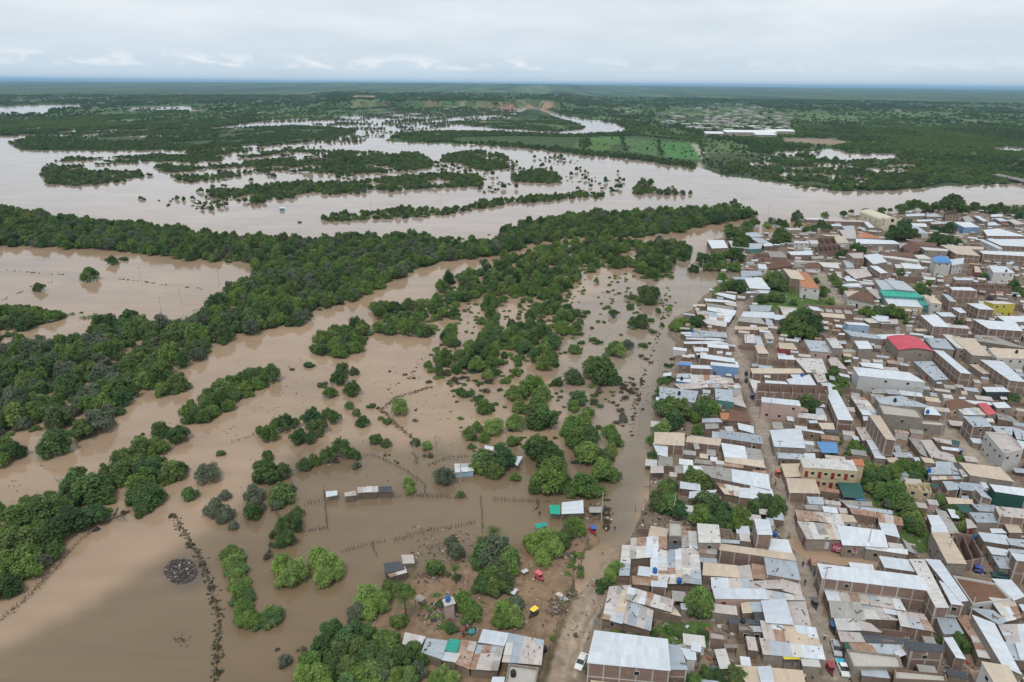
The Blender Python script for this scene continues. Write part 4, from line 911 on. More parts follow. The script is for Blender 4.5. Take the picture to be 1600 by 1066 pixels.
20 B c S 3.6 382 502 760 470 1205 642 472 602
20 W a S 3.3 732 387 1050 432 1080 482 762 452
20 B a S 3.3 502 362 720 382 750 452 562 442
20 G b S 3.1 302 382 490 367 540 427 332 427
20 M a S 3.5 5 492 210 502 410 757 172 747
20 W a S 3.0 172 752 258 757 240 842 192 842
20 G c F 6.6 432 612 970 692 1060 822 502 762
20 W a S 3.6 1132 642 1230 642 1350 767 1112 742
20 G c F 3.3 1052 852 1380 882 1400 942 1062 912
21 W a S 3.0 652 462 890 502 880 562 642 492
21 W a S 2.9 512 542 800 567 900 602 522 582
21 P a S 2.9 732 572 895 602 910 652 782 622
21 G a S 2.8 522 602 860 652 870 692 552 652
21 W a S 3.0 547 657 890 702 870 752 547 692
21 M a S 2.9 402 702 850 762 800 842 452 792
21 C a S 3.0 452 802 780 842 765 907 542 872
21 T a S 2.7 366 622 500 622 510 642 362 637
21 B a S 3.0 355 952 755 987 760 1040 350 1010
21 W a S 2.6 210 972 325 972 330 1002 212 1002
21 B a S 3.1 1082 632 1350 637 1330 712 1102 712
21 W a S 3.1 1012 717 1370 727 1390 797 982 772
21 G a S 2.9 952 787 1200 792 1280 872 942 832
21 B a S 2.9 1282 802 1360 822 1385 892 1292 882
21 W a S 3.0 1395 757 1476 762 1480 817 1402 812
21 W c S 4.2 1022 292 1220 282 1330 422 1082 407
21 B c S 3.8 862 267 1100 267 1100 302 892 302
21 W c S 3.4 1092 462 1290 422 1365 477 1092 472
21 B c S 3.2 972 192 1200 197 1230 247 982 262
21 W w S 3.6 1182 107 1280 107 1300 167 1197 162
21 W n S 2.5 852 122 970 127 990 162 882 142
22 T b S 6.6 432 192 640 232 745 362 542 332
22 O w S 6.2 652 232 800 272 965 492 702 462
22 D a H 3.4 242 112 480 92 560 142 232 192
22 T w S 3.6 592 82 960 72 900 92 612 97
22 D w H 3.6 752 132 960 132 985 182 772 177
22 C c S 3.4 962 92 1240 112 1270 187 1042 162
22 B w S 3.6 1342 72 1450 82 1500 167 1392 172
22 W c S 3.2 1342 332 1480 342 1560 382 1402 372
22 P c S 3.0 1102 262 1290 272 1310 332 1162 322
22 W c S 3.2 1332 432 1560 412 1560 472 1322 452
22 T c S 3.2 1362 532 1560 532 1560 602 1432 602
22 M a S 3.1 377 772 620 792 560 922 462 962
22 W c S 3.2 287 887 430 902 450 967 302 962
22 W b S 4.0 812 762 950 777 1000 832 852 817
22 T b S 3.6 1002 867 1330 892 1350 942 1022 912
22 B b O 3.4 782 742 1440 782 1490 882 822 832
23 W c S 5.6 382 92 600 62 730 182 532 217
23 C b F 6.0 132 62 370 52 380 142 232 142
23 B w S 3.5 77 167 180 182 240 262 132 267
23 C c S 4.6 622 77 1180 152 1190 187 692 117
23 W c S 3.6 952 207 1200 202 1290 292 1002 282
23 C c S 3.2 852 227 948 222 970 277 872 277
23 W b S 5.2 482 247 590 257 740 352 642 352
23 P c S 3.1 102 312 420 292 500 392 262 442
23 W c S 3.1 77 427 190 427 240 477 132 482
23 C c S 3.2 332 492 500 497 580 532 362 522
23 B c S 3.0 132 512 330 512 350 572 52 572
23 B c S 5.8 562 462 690 472 868 602 662 602
23 B c S 6.0 702 457 980 482 1160 622 872 602
23 E t S 5.2 642 612 1130 622 1260 722 702 692
23 W y S 4.2 712 732 1180 757 1260 867 792 842
23 E t S 4.4 1202 772 1290 777 1365 847 1262 842
23 D w H 4.6 292 652 470 652 540 802 162 722
23 T w S 4.2 92 632 288 642 300 690 152 712
23 P c S 3.0 442 602 600 602 700 722 602 742
23 T w S 6.2 1292 692 1460 702 1460 812 1402 817
23 D b O 3.8 932 402 1280 402 1280 432 952 422
23 W b S 3.3 1282 422 1460 422 1460 462 1302 452
23 D b S 4.6 642 37 1100 47 1150 117 702 92
24 U w H 8.8 62 132 290 127 345 192 132 192
24 W w S 6.6 932 242 1170 262 1300 352 1002 342
24 T r S 3.6 702 252 770 262 815 342 712 342
24 W w S 6.2 342 152 540 132 530 212 372 232
24 W c S 3.6 390 422 610 432 670 467 422 462
24 W b S 7.2 342 572 630 577 735 617 382 607
24 B b S 6.2 217 672 320 692 430 787 332 782
24 T w S 6.2 0 732 130 742 210 817 52 812
24 D b O 4.2 382 502 1220 542 1230 592 452 562
24 W b S 6.4 802 22 1460 42 1460 97 862 62
24 T c S 3.4 1292 372 1350 377 1390 405
25 W a S 4.0 152 427 380 432 435 537 217 542
25 C a S 4.0 462 437 580 442 740 552 512 532
25 B t S 3.6 572 472 950 482 920 547 742 557
25 B a S 3.4 782 392 940 392 1060 467 902 472
25 W a S 3.4 962 477 1080 472 1110 512 982 512
25 D b O 3.6 842 612 1080 632 1090 682 852 662
25 G b S 3.6 1042 592 1230 602 1310 682 1072 672
25 B a S 3.0 682 322 860 312 960 372 762 382
26 W b S 3.4 422 242 720 237 760 272 472 262
26 P b S 3.4 832 227 1030 222 1110 262 902 272
26 P b S 3.8 762 252 1420 277 1480 312 802 292
26 W c S 3.4 902 347 1070 352 1090 382
26 B c S 3.6 1092 382 1300 377 1310 442 1162 452
26 T w S 4.2 962 572 1110 562 1215 672 1002 682
26 D b O 4.2 652 592 930 582 1000 692 702 692
26 T c S 3.6 702 532 1040 532 1050 562 832 562
26 C w S 4.2 512 642 650 637 670 692 542 697
26 D b O 4.0 642 742 1040 712 1090 812 722 832
26 W b S 4.2 132 842 530 832 560 892 202 892
26 G c S 3.6 552 922 750 912 770 962
26 W w S 5.2 242 652 480 652 500 682 252 682
26 G c S 3.2 332 502 470 492 500 542 332 532
26 G c S 3.2 482 482 620 482 620 512
26 C c S 3.2 132 422 340 417 350 452 132 452
26 P c S 3.8 1052 452 1320 452 1340 602 1152 592
27 O u S 4.2 0 532 110 492 430 602 0 592
27 W c S 4.0 0 612 620 642 740 697 0 692
27 W c S 3.6 102 302 180 302 300 402 202 402
27 W c S 3.6 872 172 1180 162 1190 192
27 B c S 4.0 1232 172 1380 152 1500 212 1242 212
27 W b S 3.4 1062 267 1340 262 1340 292 1082 302
27 B w S 4.4 862 392 1060 382 1250 512 1062 502
27 C b S 4.0 1312 312 1600 302 1600 337 1342 347
27 W c S 3.6 962 332 1220 342 1230 392 1002 382
27 D c H 4.2 802 752 1000 702 1110 812 962 852
27 D c S 4.0 932 652 1400 692 1380 742 962 702
27 B c S 3.8 742 702 890 682 920 732 762 772
27 C c S 5.2 1132 752 1600 792 1600 832 1222 812
27 C w S 4.4 1012 902 1180 892 1320 962 1082 962
28 W u S 5.2 362 312 640 312 790 397 532 402
28 T c S 5.0 132 717 850 752 850 802 252 782
28 T b S 5.2 232 782 640 792 800 907 402 882
28 W w S 5.2 832 642 960 642 1210 772 1132 782
28 W b S 6.2 962 622 1620 622 1620 742 1202 722
28 W b S 4.6 892 452 1140 432 1620 562 962 547
28 G c S 4.0 502 217 600 202 720 292 562 302
28 W c S 4.2 702 202 800 202 955 292 862 292
28 W c S 3.8 1022 172 1210 172 1210 212
28 W b S 4.2 1082 242 1200 242 1320 292 1172 292
28 W c S 3.8 962 312 1080 312 1150 367 962 367
28 B c S 3.8 1232 222 1350 222 1420 242
28 P c S 3.8 1312 272 1420 262 1620 342 1450 350
28 B b O 6.4 192 112 340 102 440 172 222 172
29 M a S 2.8 20 125 235 170 165 300 -10 235
29 B a S 2.8 242 172 465 212 400 410 185 322
29 E n S 3.0 490 185 600 202 560 330 420 306
29 M a S 2.8 605 196 768 226 690 505 545 440
29 M a S 2.7 430 315 598 335 550 440 400 415
29 W a S 3.2 830 90 1098 132 1055 260 780 220
29 M a S 2.8 772 248 1050 266 985 520 695 498
29 M a S 3.0 1095 132 1465 207 1440 455 1030 420
29 G c F 2.8 1100 467 1410 512 1380 680 1060 680
29 W a S 3.2 930 580 1060 580 1050 665 912 665
30 W n S 1.6 580 40 675 31 678 76 585 93
30 P m S 2.0 735 52 830 32 835 76 740 86
30 M m S 2.2 845 8 1015 0 1015 46 845 52
30 K m S 2.2 1025 6 1130 0 1135 46 1025 46
30 K m S 2.4 1060 642 1200 627 1240 682 1080 722
30 M n S 2.2 1210 570 1310 572 1320 642 1222 642
30 M m S 2.0 1082 717 1240 667 1260 722 1120 762
31 M u S 2.0 237 732 345 730 357 772 242 782
31 W n S 1.6 425 616 480 626 477 648
31 W n S 2.0 612 682 660 686 625 746 605 722
31 E n S 2.2 820 987 890 982 890 1040 828 1040
31 W n S 2.6 900 966 1032 956 1035 1037 898 1037
31 U n S 1.2 1070 535 1112 535 1115 575 1072 580
32 E n S 1.9 980 277 1062 265 1085 297 990 322
34 W t S 2.6 146 14 174 14 174 22 146 22
32 M n S 2.2 70 836 126 870 85 906 36 886
32 G n S 2.0 1405 150 1505 150 1495 190 1405 190
'''
# ---------------------------------------------------------------- materials of the town
def roofmat(name, cols, rust=0.0, dirt=.5, rough=.5, seam=.85, metal=0.0):
    m, t, b = newmat(name); uv = t.nodes.new('ShaderNodeUVMap'); r = rnd(t)
    br = t.nodes.new('ShaderNodeTexBrick'); t.links.new(uv.outputs[0], br.inputs['Vector']); br.offset = .5
    br.inputs['Scale'].default_value = 1.0; br.inputs['Brick Width'].default_value = .92; br.inputs['Row Height'].default_value = 2.6; br.inputs['Mortar Size'].default_value = .022; br.inputs['Mortar Smooth'].default_value = .4
    br.inputs['Color1'].default_value = (.9, .9, .9, 1); br.inputs['Color2'].default_value = (1.07, 1.07, 1.07, 1); br.inputs['Mortar'].default_value = (seam,) * 3 + (1,)
    cr = t.nodes.new('ShaderNodeValToRGB'); e = cr.color_ramp.elements; e[0].color = (*cols[0], 1); e[1].color = (*cols[-1], 1)
    for i, c in enumerate(cols[1:-1]): q = e.new((i + 1) / (len(cols) - 1)); q.color = (*c, 1)
    t.links.new(r, cr.inputs['Fac'])
    n = nnoise(t, .55, 6, .7, vec=geo_pos(t)); mp = t.nodes.new('ShaderNodeMapping'); mp.inputs['Scale'].default_value = (3.2, .35, 1); t.links.new(uv.outputs[0], mp.inputs['Vector'])
    st = nnoise(t, 1.0, 5, .7, vec=mp.outputs[0]); of = t.nodes.new('ShaderNodeCombineXYZ'); t.links.new(nmul(t, r, 60.0), of.inputs[0]); t.links.new(of.outputs[0], mp.inputs['Location'])
    c = nmix(t, 1.0, cr.outputs['Color'], br.outputs['Color'], 'MULTIPLY')
    f = nmul(t, nmap(t, n.outputs['Fac'], .25, .75, 1 - .2 * dirt, 1 + .1 * dirt), nmap(t, st.outputs['Fac'], .3, .72, 1 + .08 * dirt, 1 - .28 * dirt)); g = t.nodes.new('ShaderNodeCombineColor'); [t.links.new(f, g.inputs[i]) for i in range(3)]
    c = nmix(t, 1.0, c, g.outputs[0], 'MULTIPLY')
    if rust:
        n2 = nnoise(t, .4, 7, .72, vec=geo_pos(t)); k = nmul(t, nmap(t, nmul(t, n2.outputs['Fac'], nmap(t, st.outputs['Fac'], .2, .8, .6, 1.4)), .62 - .35 * rust, .78 - .3 * rust), .85); k2 = nmul(t, k, 1.0, 'MINIMUM'); k2 = nmul(t, k2, 0.0, 'MAXIMUM')
        c = nmix(t, k2, c, (.25, .12, .065))
    t.links.new(c, b.inputs['Base Color']); b.inputs['Roughness'].default_value = rough; b.inputs['Specular IOR Level'].default_value = .35; b.inputs['Metallic'].default_value = metal
    return m
RM = {
 'W': roofmat('white_sheet', [(.56, .6, .64), (.64, .67, .7), (.51, .55, .6)], 0, .4), 'C': roofmat('off_white_sheet', [(.56, .54, .51), (.61, .585, .545), (.52, .51, .5)], .05, .7),
 'B': roofmat('zinc_sheet', [(.36, .41, .45), (.44, .48, .52), (.31, .35, .39)], .12, .6, .4), 'G': roofmat('fibre_cement_sheet', [(.33, .315, .29), (.4, .385, .36), (.28, .26, .235)], .05, .9, .85),
 'T': roofmat('tan_sheet', [(.54, .43, .32), (.58, .48, .37), (.5, .4, .31)], 0, .45), 'P': roofmat('dusty_sheet', [(.48, .43, .4), (.53, .475, .44), (.45, .41, .39)], .16, .6, .6),
 'R': roofmat('rusty_sheet', [(.44, .33, .26), (.38, .26, .19), (.5, .42, .36)], .62, .8, .75), 'K': roofmat('black_sheet_and_void', [(.06, .065, .075), (.085, .09, .1)], 0, .6, .5),
 'N': roofmat('green_net', [(.03, .095, .085), (.035, .11, .08)], 0, .3, .8, 1.0), 'U': roofmat('blue_sheet', [(.08, .25, .56), (.14, .3, .5)], 0, .8), 'X': roofmat('red_sheet', [(.56, .06, .09), (.54, .12, .12)], 0, .7),
 'E': roofmat('emerald_sheet', [(.02, .40, .27), (.03, .33, .26)], 0, .7), 'Y': roofmat('yellow_sheet', [(.75, .62, .04), (.75, .6, .06)], 0, .5),
 'O': roofmat('orange_tiles', [(.48, .17, .075), (.44, .2, .1)], .1, .6, .8), 'D': roofmat('brown_tiles', [(.14, .075, .048), (.19, .1, .065), (.11, .07, .05)], .1, .9, .9),
}
PAN = [('W', 2.4), ('C', 5), ('B', 3.2), ('P', 5), ('G', 1.2), ('R', 2.4), ('T', 1.4)]
def wallmat(name, col, col2, bh=.0, var=.3):
    m, t, b = newmat(name); n = nnoise(t, .8, 6, .7, vec=geo_pos(t)); n2 = nnoise(t, 7.0, 3, .6, vec=geo_pos(t)); r = rnd(t)
    c = nmix(t, r, col, col2); f = nmul(t, nmap(t, n.outputs['Fac'], .25, .75, 1 - var, 1 + var * .7), nmap(t, n2.outputs['Fac'], .3, .7, 1 - var * .5, 1 + var * .5)); g = t.nodes.new('ShaderNodeCombineColor'); [t.links.new(f, g.inputs[i]) for i in range(3)]
    t.links.new(nmix(t, 1.0, c, g.outputs[0], 'MULTIPLY'), b.inputs['Base Color']); b.inputs['Roughness'].default_value = .9; b.inputs['Specular IOR Level'].default_value = .15; return m
WM = {
 'b': wallmat('brickwork', (.255, .175, .14), (.215, .15, .12)), 'c': wallmat('cement_render', (.31, .265, .225), (.25, .215, .185)), 'a': wallmat('mud_wall', (.225, .17, .13), (.19, .14, .105)),
 'w': wallmat('white_render', (.56, .55, .53), (.5, .48, .45), var=.15), 'y': wallmat('cream_render', (.52, .43, .29), (.5, .4, .25), var=.15), 'p': wallmat('pink_render', (.48, .34, .29), (.45, .33, .3), var=.2),
 't': wallmat('teal_render', (.1, .26, .26), (.09, .24, .22), var=.2), 'g': wallmat('green_sheet_wall', (.025, .085, .065), (.03, .09, .07), var=.2), 'r': wallmat('red_render', (.3, .05, .05), (.33, .07, .06), var=.2),
 'u': wallmat('blue_render', (.12, .25, .48), (.35, .45, .55), var=.15), 'k': wallmat('dark_sheet_wall', (.05, .065, .065), (.06, .07, .07)), 'z': wallmat('grey_sheet_wall', (.45, .46, .46), (.48, .48, .47), var=.12), 'h': None, 'm': wallmat('plank_wall', (.14, .11, .085), (.17, .13, .1), var=.4),
}
WM['h'] = WM['y']; WY = wallmat('yellow_render', (.5, .44, .07), (.5, .44, .08), var=.12)
CONC = plain('concrete', (.43, .4, .36), .9, .18, 3); PANE = plain('dark_glass', (.018, .02, .024), .25, .3, 2, .5); PAINT_RED = plain('red_door_paint', (.22, .035, .03), .6); WOODM = plain('wood', (.2, .13, .08), .8); POLEW = plain('post_wood', (.16, .125, .095), .9)
FRAME = plain('window_frame', (.5, .48, .44), .7); STONE = plain('roof_weights', (.12, .095, .075), .9, .5, 4); TANKB = plain('blue_plastic', (.02, .11, .36), .4); TANKK = plain('black_plastic', (.022, .022, .026), .45)
ROOFN = {'W': 'white', 'C': 'off white', 'B': 'bluish grey', 'G': 'dull grey', 'T': 'tan', 'P': 'dusty pinkish', 'R': 'rusty', 'K': 'black', 'N': 'dark green', 'U': 'blue', 'X': 'red', 'E': 'emerald green', 'Y': 'yellow', 'O': 'orange', 'D': 'brown', 'M': 'patchwork'}
WALLN = {'b': 'brick house', 'c': 'cement walled house', 'a': 'low house', 'w': 'white walled house', 'y': 'cream walled house', 'h': 'cream hotel', 'p': 'pink walled house', 't': 'teal walled house', 'g': 'green walled building', 'r': 'red walled house', 'u': 'blue walled house', 'k': 'dark walled house', 'z': 'grey walled building', 'm': 'plank walled shed', 'n': 'open shelter on posts'}
BUILT = []
POSTM = MB(); POSTM.box((0, 0, .5), .12, .12, 1.0); POSTM = POSTM.mesh('post', POLEW)
PILM = MB(); PILM.box((0, 0, .5), .26, .26, 1.0); PILM = PILM.mesh('pillar', CONC)
def winmesh():
    m = MB(); m.box((0, .03, 0), 1.1, .1, 1.0); f = m.mesh('window', FRAME); m = MB(); m.box((0, .06, 0), .94, .08, .84); p = m.mesh('pane', PANE); m = MB(); m.box((0, .05, 0), .95, .1, 2.0); d1 = m.mesh('door', WOODM)
    m = MB(); m.box((0, .05, 0), .95, .1, 2.0); d2 = m.mesh('door', PAINT_RED); m = MB(); m.box((0, .05, 0), .95, .1, 2.0); d3 = m.mesh('door', PANE); return f, p, d1, d2, d3
WINF, WINP, DOOR1, DOOR2, DOOR3 = winmesh()
def slab(poly, z, th, uvs, mat, name, zo=None):                     # a roof sheet with thickness, following four corner heights
    z = z if zo is None else zo; v = [(p[0], p[1], zz) for p, zz in zip(poly, z)] + [(p[0], p[1], zz - th) for p, zz in zip(poly, z)]
    f = [[0, 1, 2, 3], [7, 6, 5, 4], [0, 4, 5, 1], [1, 5, 6, 2], [2, 6, 7, 3], [3, 7, 4, 0]]
    a = (v[1][0] - v[0][0]) * (v[2][1] - v[0][1]) - (v[1][1] - v[0][1]) * (v[2][0] - v[0][0])
    if a < 0: f = [q[::-1] for q in f]
    uv = []
    for q in f: uv += [uvs[i % 4] for i in q]
    return mesh(name, v, f, [mat], uv=uv)
def bil(q, s, t): return (q[0] * (1 - s) + q[1] * s) * (1 - t) + (q[3] * (1 - s) + q[2] * s) * t
def house(win, roof, wall, form, H, co):
    ox, oy, s = WIN[win]; c = [(ox + co[i] / s, oy + co[i + 1] / s) for i in range(0, len(co), 2)]
    if len(c) == 3: c.append((c[0][0] + c[2][0] - c[1][0], c[0][1] + c[2][1] - c[1][1]))
    H = (H * .87 if 2.6 < H < 4.5 else H) + rng.uniform(-.1, .1)
    Q = [np.array(unproj(x, y, .5 + H)[:2]) for x, y in c]; g0 = [gz(q[0], q[1]) for q in Q]; base = min(g0) - .4; g = max(max(g0), 0.0) 
    if win in (30, 31, 34): Q = [np.array(unproj(x, y, H)[:2]) for x, y in c]; g = 0.0; base = -1.4
    cen = sum(Q) / 4; Q = [cen + (q_ - cen) * (1.0 if win in (29, 30, 31, 32) else 1.09) for q_ in Q]; cp = (sum(p[0] for p in c) / 4, sum(p[1] for p in c) / 4)
    L1 = np.linalg.norm(Q[1] - Q[0]); L2 = np.linalg.norm(Q[2] - Q[1]); area = L1 * L2
    nm = 'open_shelter' if wall == 'n' else 'roofless_building' if form == 'O' else 'flat_roofed_house' if form == 'F' else 'tile_roofed_house' if roof in 'DO' else 'patchwork_roofed_house' if roof == 'M' else 'brick_building' if wall == 'b' and H > 4.4 else 'tin_roofed_house'
    root = link(nm, None, None, (float(cen[0]), float(cen[1]), 0)); cen3 = np.array([cen[0], cen[1]]); q = [p - cen3 for p in Q]
    top = g + H; wmat = WM[wall] if wall != 'n' else None
    if roof == 'C' and win == 19 and wall == 'y': wmat = WY
    # walls stand a little in from the eaves
    ins = 0.0 if form in 'FO' else .22
    iq = [p * (1 - min(ins / max(np.linalg.norm(p), .5), .3)) for p in q]
    drop = rng.uniform(.1, .35) if form == 'S' else 0.0; sgn = 1 if rng.random() < .5 else -1; ax = 1 if L1 > L2 else 0
    zc = [top + (drop if ((i in (0, 1)) if ax else (i in (0, 3))) == (sgn > 0) else -drop) * .5 for i in range(4)]
    uvs = [(0, 0), (L1, 0), (L1, L2), (0, L2)] if ax else [(0, 0), (0, L1), (L2, L1), (L2, 0)]
    mb = MB()
    near = ppm(*cp) > 3.2
    if wall == 'n':
        for i in range(4):
            o = link('post', POSTM, root); o.location = (float(iq[i][0]), float(iq[i][1]), base); o.scale = (1, 1, zc[i] - .02 - base)
    elif form in 'FO':
        th = .22; par = .55 if form == 'F' else .1
        inn = [p * (1 - min(th * 1.4 / max(np.linalg.norm(p), .6), .4)) for p in q]; n = 4; zt = top + (par if form == 'F' else 0)
        for i in range(4): j = (i + 1) % 4; mb.prism([q[i], q[j], inn[j], inn[i]], base, zt + (rng.uniform(-.5, .25) if form == 'O' else 0))
        link('wall', mb.mesh('wall', wmat), root)
        zf = top if form == 'F' else g + (H * .45 if roof != 'D' else .12)
        fl = slab(inn, [zf] * 4, .15, uvs, CONC if roof not in 'DMPT' or form == 'O' and roof != 'D' else RM[{'D': 'D', 'M': 'G', 'P': 'P', 'T': 'P'}[roof]], 'roof' if form == 'F' else 'floor_slab'); link('roof' if form == 'F' else 'floor_slab', fl, root)
        if form == 'O':                                                # inner walls of the unfinished rooms
            mb = MB(); kx = max(1, int(L1 / 5))
            for k in range(1, kx + 1):
                a_ = bil(inn, k / (kx + 1), .02); b_ = bil(inn, k / (kx + 1), .98); dn = (b_ - a_); mb.box((*( (a_ + b_) / 2), (base + top - .3) / 2), np.linalg.norm(dn), .16, top - .3 - base, math.atan2(dn[1], dn[0]))
            link('partition', mb.mesh('partition', wmat), root)
    else:
        mb.prism(iq, base, [z - .06 for z in zc] if form == 'S' else top - .02); link('wall', mb.mesh('wall', wmat), root)
    # roof
    if form == 'S' and roof != 'M': link('roof', slab(q, zc, .07, uvs, RM[roof], 'roof'), root)
    elif form == 'S':
        far = not near; pw, ph = (1.5, 2.4) if win in (29, 33) else (2.1, 2.5) if near else (4.0, 3.4)
        nu, nv = max(1, min(9, round(L1 / pw))), max(1, min(9, round(L2 / ph))); names = [k for k, _ in PAN]; pr = np.array([v for _, v in PAN]); bias = rng.random(len(names)) * 1.5 + .3; pr = pr * bias * (np.array([.8, .9, 1, 2, .7, 3.2, .5]) if win == 29 else 1); pr /= pr.sum()
        us = [0] + sorted((np.arange(1, nu) + rng.uniform(-.22, .22, nu - 1)) / nu) + [1]
        for i in range(nu):
            vs_ = [0] + sorted((np.arange(1, nv) + rng.uniform(-.3, .3, nv - 1)) / nv) + [1]
            for j in range(nv):
                a0, a1, b0, b1 = us[i] - .004, us[i + 1] + .006, vs_[j] - .004, vs_[j + 1] + .02
                pq = [bil(q, a0, b0), bil(q, a1, b0), bil(q, a1, b1), bil(q, a0, b1)]; zz = [float(bil(np.array(zc), a, b)) for a, b in ((a0, b0), (a1, b0), (a1, b1), (a0, b1))]
                dz = rng.uniform(0, .05) + (.03 if (i + j) % 2 else 0); zz = [z + dz + rng.uniform(-.012, .012) for z in zz]; kk_ = names[rng.choice(len(names), p=pr)]; k = kk_ if (j == 0 or rng.random() < .65) else lastk; lastk = k
                link('roof_sheet', slab(pq, zz, .03, [(a0 * L1, b0 * L2), (a1 * L1, b0 * L2), (a1 * L1, b1 * L2), (a0 * L1, b1 * L2)] if ax else [(b0 * L2, a0 * L1), (b0 * L2, a1 * L1), (b1 * L2, a1 * L1), (b1 * L2, a0 * L1)], RM[k], 'roof_sheet'), root)
    elif form == 'H':
        lo = [p * 1.06 for p in q]; m1, m2 = ((lo[0] + lo[3]) / 2 * .45, (lo[1] + lo[2]) / 2 * .45) if L1 > L2 else ((lo[0] + lo[1]) / 2 * .45, (lo[3] + lo[2]) / 2 * .45)
        rz = top + min(L1, L2) * .22; v = [(p[0], p[1], top) for p in lo] + [(m1[0], m1[1], rz), (m2[0], m2[1], rz)] + [(p[0], p[1], top - .1) for p in lo]
        f = [[0, 1, 5, 4], [1, 2, 5], [2, 3, 4, 5], [3, 0, 4], [9, 8, 7, 6]] if L1 > L2 else [[0, 1, 4], [1, 2, 5, 4], [2, 3, 5], [3, 0, 4, 5], [9, 8, 7, 6]]
        f += [[i, 6 + i, 6 + (i + 1) % 4, (i + 1) % 4] for i in range(4)]
        uv = [];
        for fc in f: uv += [(v[i][0], v[i][1]) for i in fc]
        link('roof', mesh('roof', v, f, [RM[roof]], uv=uv), root)
    elif form == 'V':                                                   # barrel vault across the hall
        n = 10; v = []; uv = []; f = []
        for k in range(n + 1):
            tt = k / n; a_ = bil(q, tt, -.01) ; b_ = bil(q, tt, 1.01); z = top + .2 + 1.3 * math.sin(math.pi * tt) ** .8; v += [(a_[0], a_[1], z), (b_[0], b_[1], z), (b_[0], b_[1], z - .09), (a_[0], a_[1], z - .09)]
        for k in range(n):
            o_ = 4 * k
            for e in range(4): e2 = (e + 1) % 4; f.append([o_ + e, o_ + e2, o_ + 4 + e2, o_ + 4 + e]); uv += [(0, k), (L2, k), (L2, k + 1), (0, k + 1)]
        link('roof', mesh('roof', v, f, [RM[roof]], uv=uv), root)
        v = []; f = []
        for tt_ in (0.0, 1.0):
            b0 = len(v)
            for k in range(n + 1): a_ = bil(q, k / n, tt_ * .96 + .02); v.append((a_[0], a_[1], top + .1 + 1.25 * math.sin(math.pi * k / n) ** .8))
            v += [(*bil(q, 1, tt_ * .96 + .02), top - .1), (*bil(q, 0, tt_ * .96 + .02), top - .1)]; f.append(list(range(b0, len(v))))
        link('gable', mesh('gable', v, f, [wmat]), root)
    # weights and odd bits lying on light roofs
    if form == 'S' and wall != 'n' and roof in 'MBGRPC' and near:
        mb = MB()
        for _ in range(int(area / 9)):
            a_, b_ = rng.random(2) * .92 + .04; p = bil(q, a_, b_); z = float(bil(np.array(zc), a_, b_)); s1, s2 = rng.uniform(.12, .5), rng.uniform(.1, .25)
            if rng.random() < .25: s1 *= 4
            mb.box((p[0], p[1], z + .14), s1, s2, rng.uniform(.08, .2), rng.uniform(0, 3.14))
        if mb.v: o = link('roof_weights', mb.mesh('roof_weights', STONE), root); o['kind'] = 'stuff'
    # pillars, windows and doors on the sides that face the open ground towards the viewer
    if wall not in 'nm':
        ccw = (q[1][0] - q[0][0]) * (q[2][1] - q[0][1]) - (q[1][1] - q[0][1]) * (q[2][0] - q[0][0]) > 0
        for i in range(4):
            j = (i + 1) % 4; e = iq[j] - iq[i]; Le = np.linalg.norm(e)
            if Le < 2: continue
            u = e / Le; nrm = np.array([u[1], -u[0]]) * (1 if ccw else -1); mid = cen3 + (iq[i] + iq[j]) / 2
            if nrm @ mid > -.15 * np.linalg.norm(mid): continue             # faces away from the viewpoint's side
            ang = math.atan2(u[1], u[0]) + (math.pi if (np.array([-math.sin(math.atan2(u[1], u[0])), math.cos(math.atan2(u[1], u[0]))]) @ nrm) < 0 else 0)
            ths = top - .12 if form != 'V' else top - .2
            if wall == 'b' and (near or H > 4.4):
                k = max(1, round(Le / 3.4))
                for a_ in range(k + 1):
                    p = iq[i] + u * min(max(a_ * Le / k, .14), Le - .14) - nrm * .09; o = link('pillar', PILM, root); o.location = (float(p[0]), float(p[1]), base); o.scale = (1, 1, ths - base - .02)
                if H > 4.4:
                    mb = MB(); p = (iq[i] + iq[j]) / 2 - nrm * .1; mb.box((p[0], p[1], g + 2.75), Le, .24, .26, ang); link('ring_beam', mb.mesh('ring_beam', CONC), root)
            pw_ = {'b': .12, 'a': .2, 'c': .34, 'z': .2, 'g': 0, 'k': 0}.get(wall, .6); k = max(1, int(Le / 3.3)); fl = 2 if H > 4.8 else 1
            if ppm(*cp) < 1.9: continue
            if wall == 'h':
                mb = MB(); p = (iq[i] + iq[j]) / 2 + nrm * -.75; mb.box((p[0], p[1], g + 3.1), Le, 1.5, .2, ang); link('balcony', mb.mesh('balcony', CONC), root)
                mb = MB(); p = (iq[i] + iq[j]) / 2 - nrm * 1.45; mb.box((p[0], p[1], g + 3.6), Le, .08, .8, ang); link('balcony_rail', mb.mesh('balcony_rail', WM['y']), root)
                for s_ in (0, 1):
                    for a_ in range(k):
                        for half in (0, 1):
                            p = iq[i] + u * ((a_ + .28 + .46 * half) * Le / k) - nrm * .01
                            if half: o = link('door', DOOR2, root); o.location = (float(p[0]), float(p[1]), g + 1.0 + 3.2 * s_); o.rotation_euler = (0, 0, ang)
                            else: o = link('window', WINF, root); o.location = (float(p[0]), float(p[1]), g + 1.5 + 3.2 * s_); o.rotation_euler = (0, 0, ang); link('pane', WINP, o)
                continue
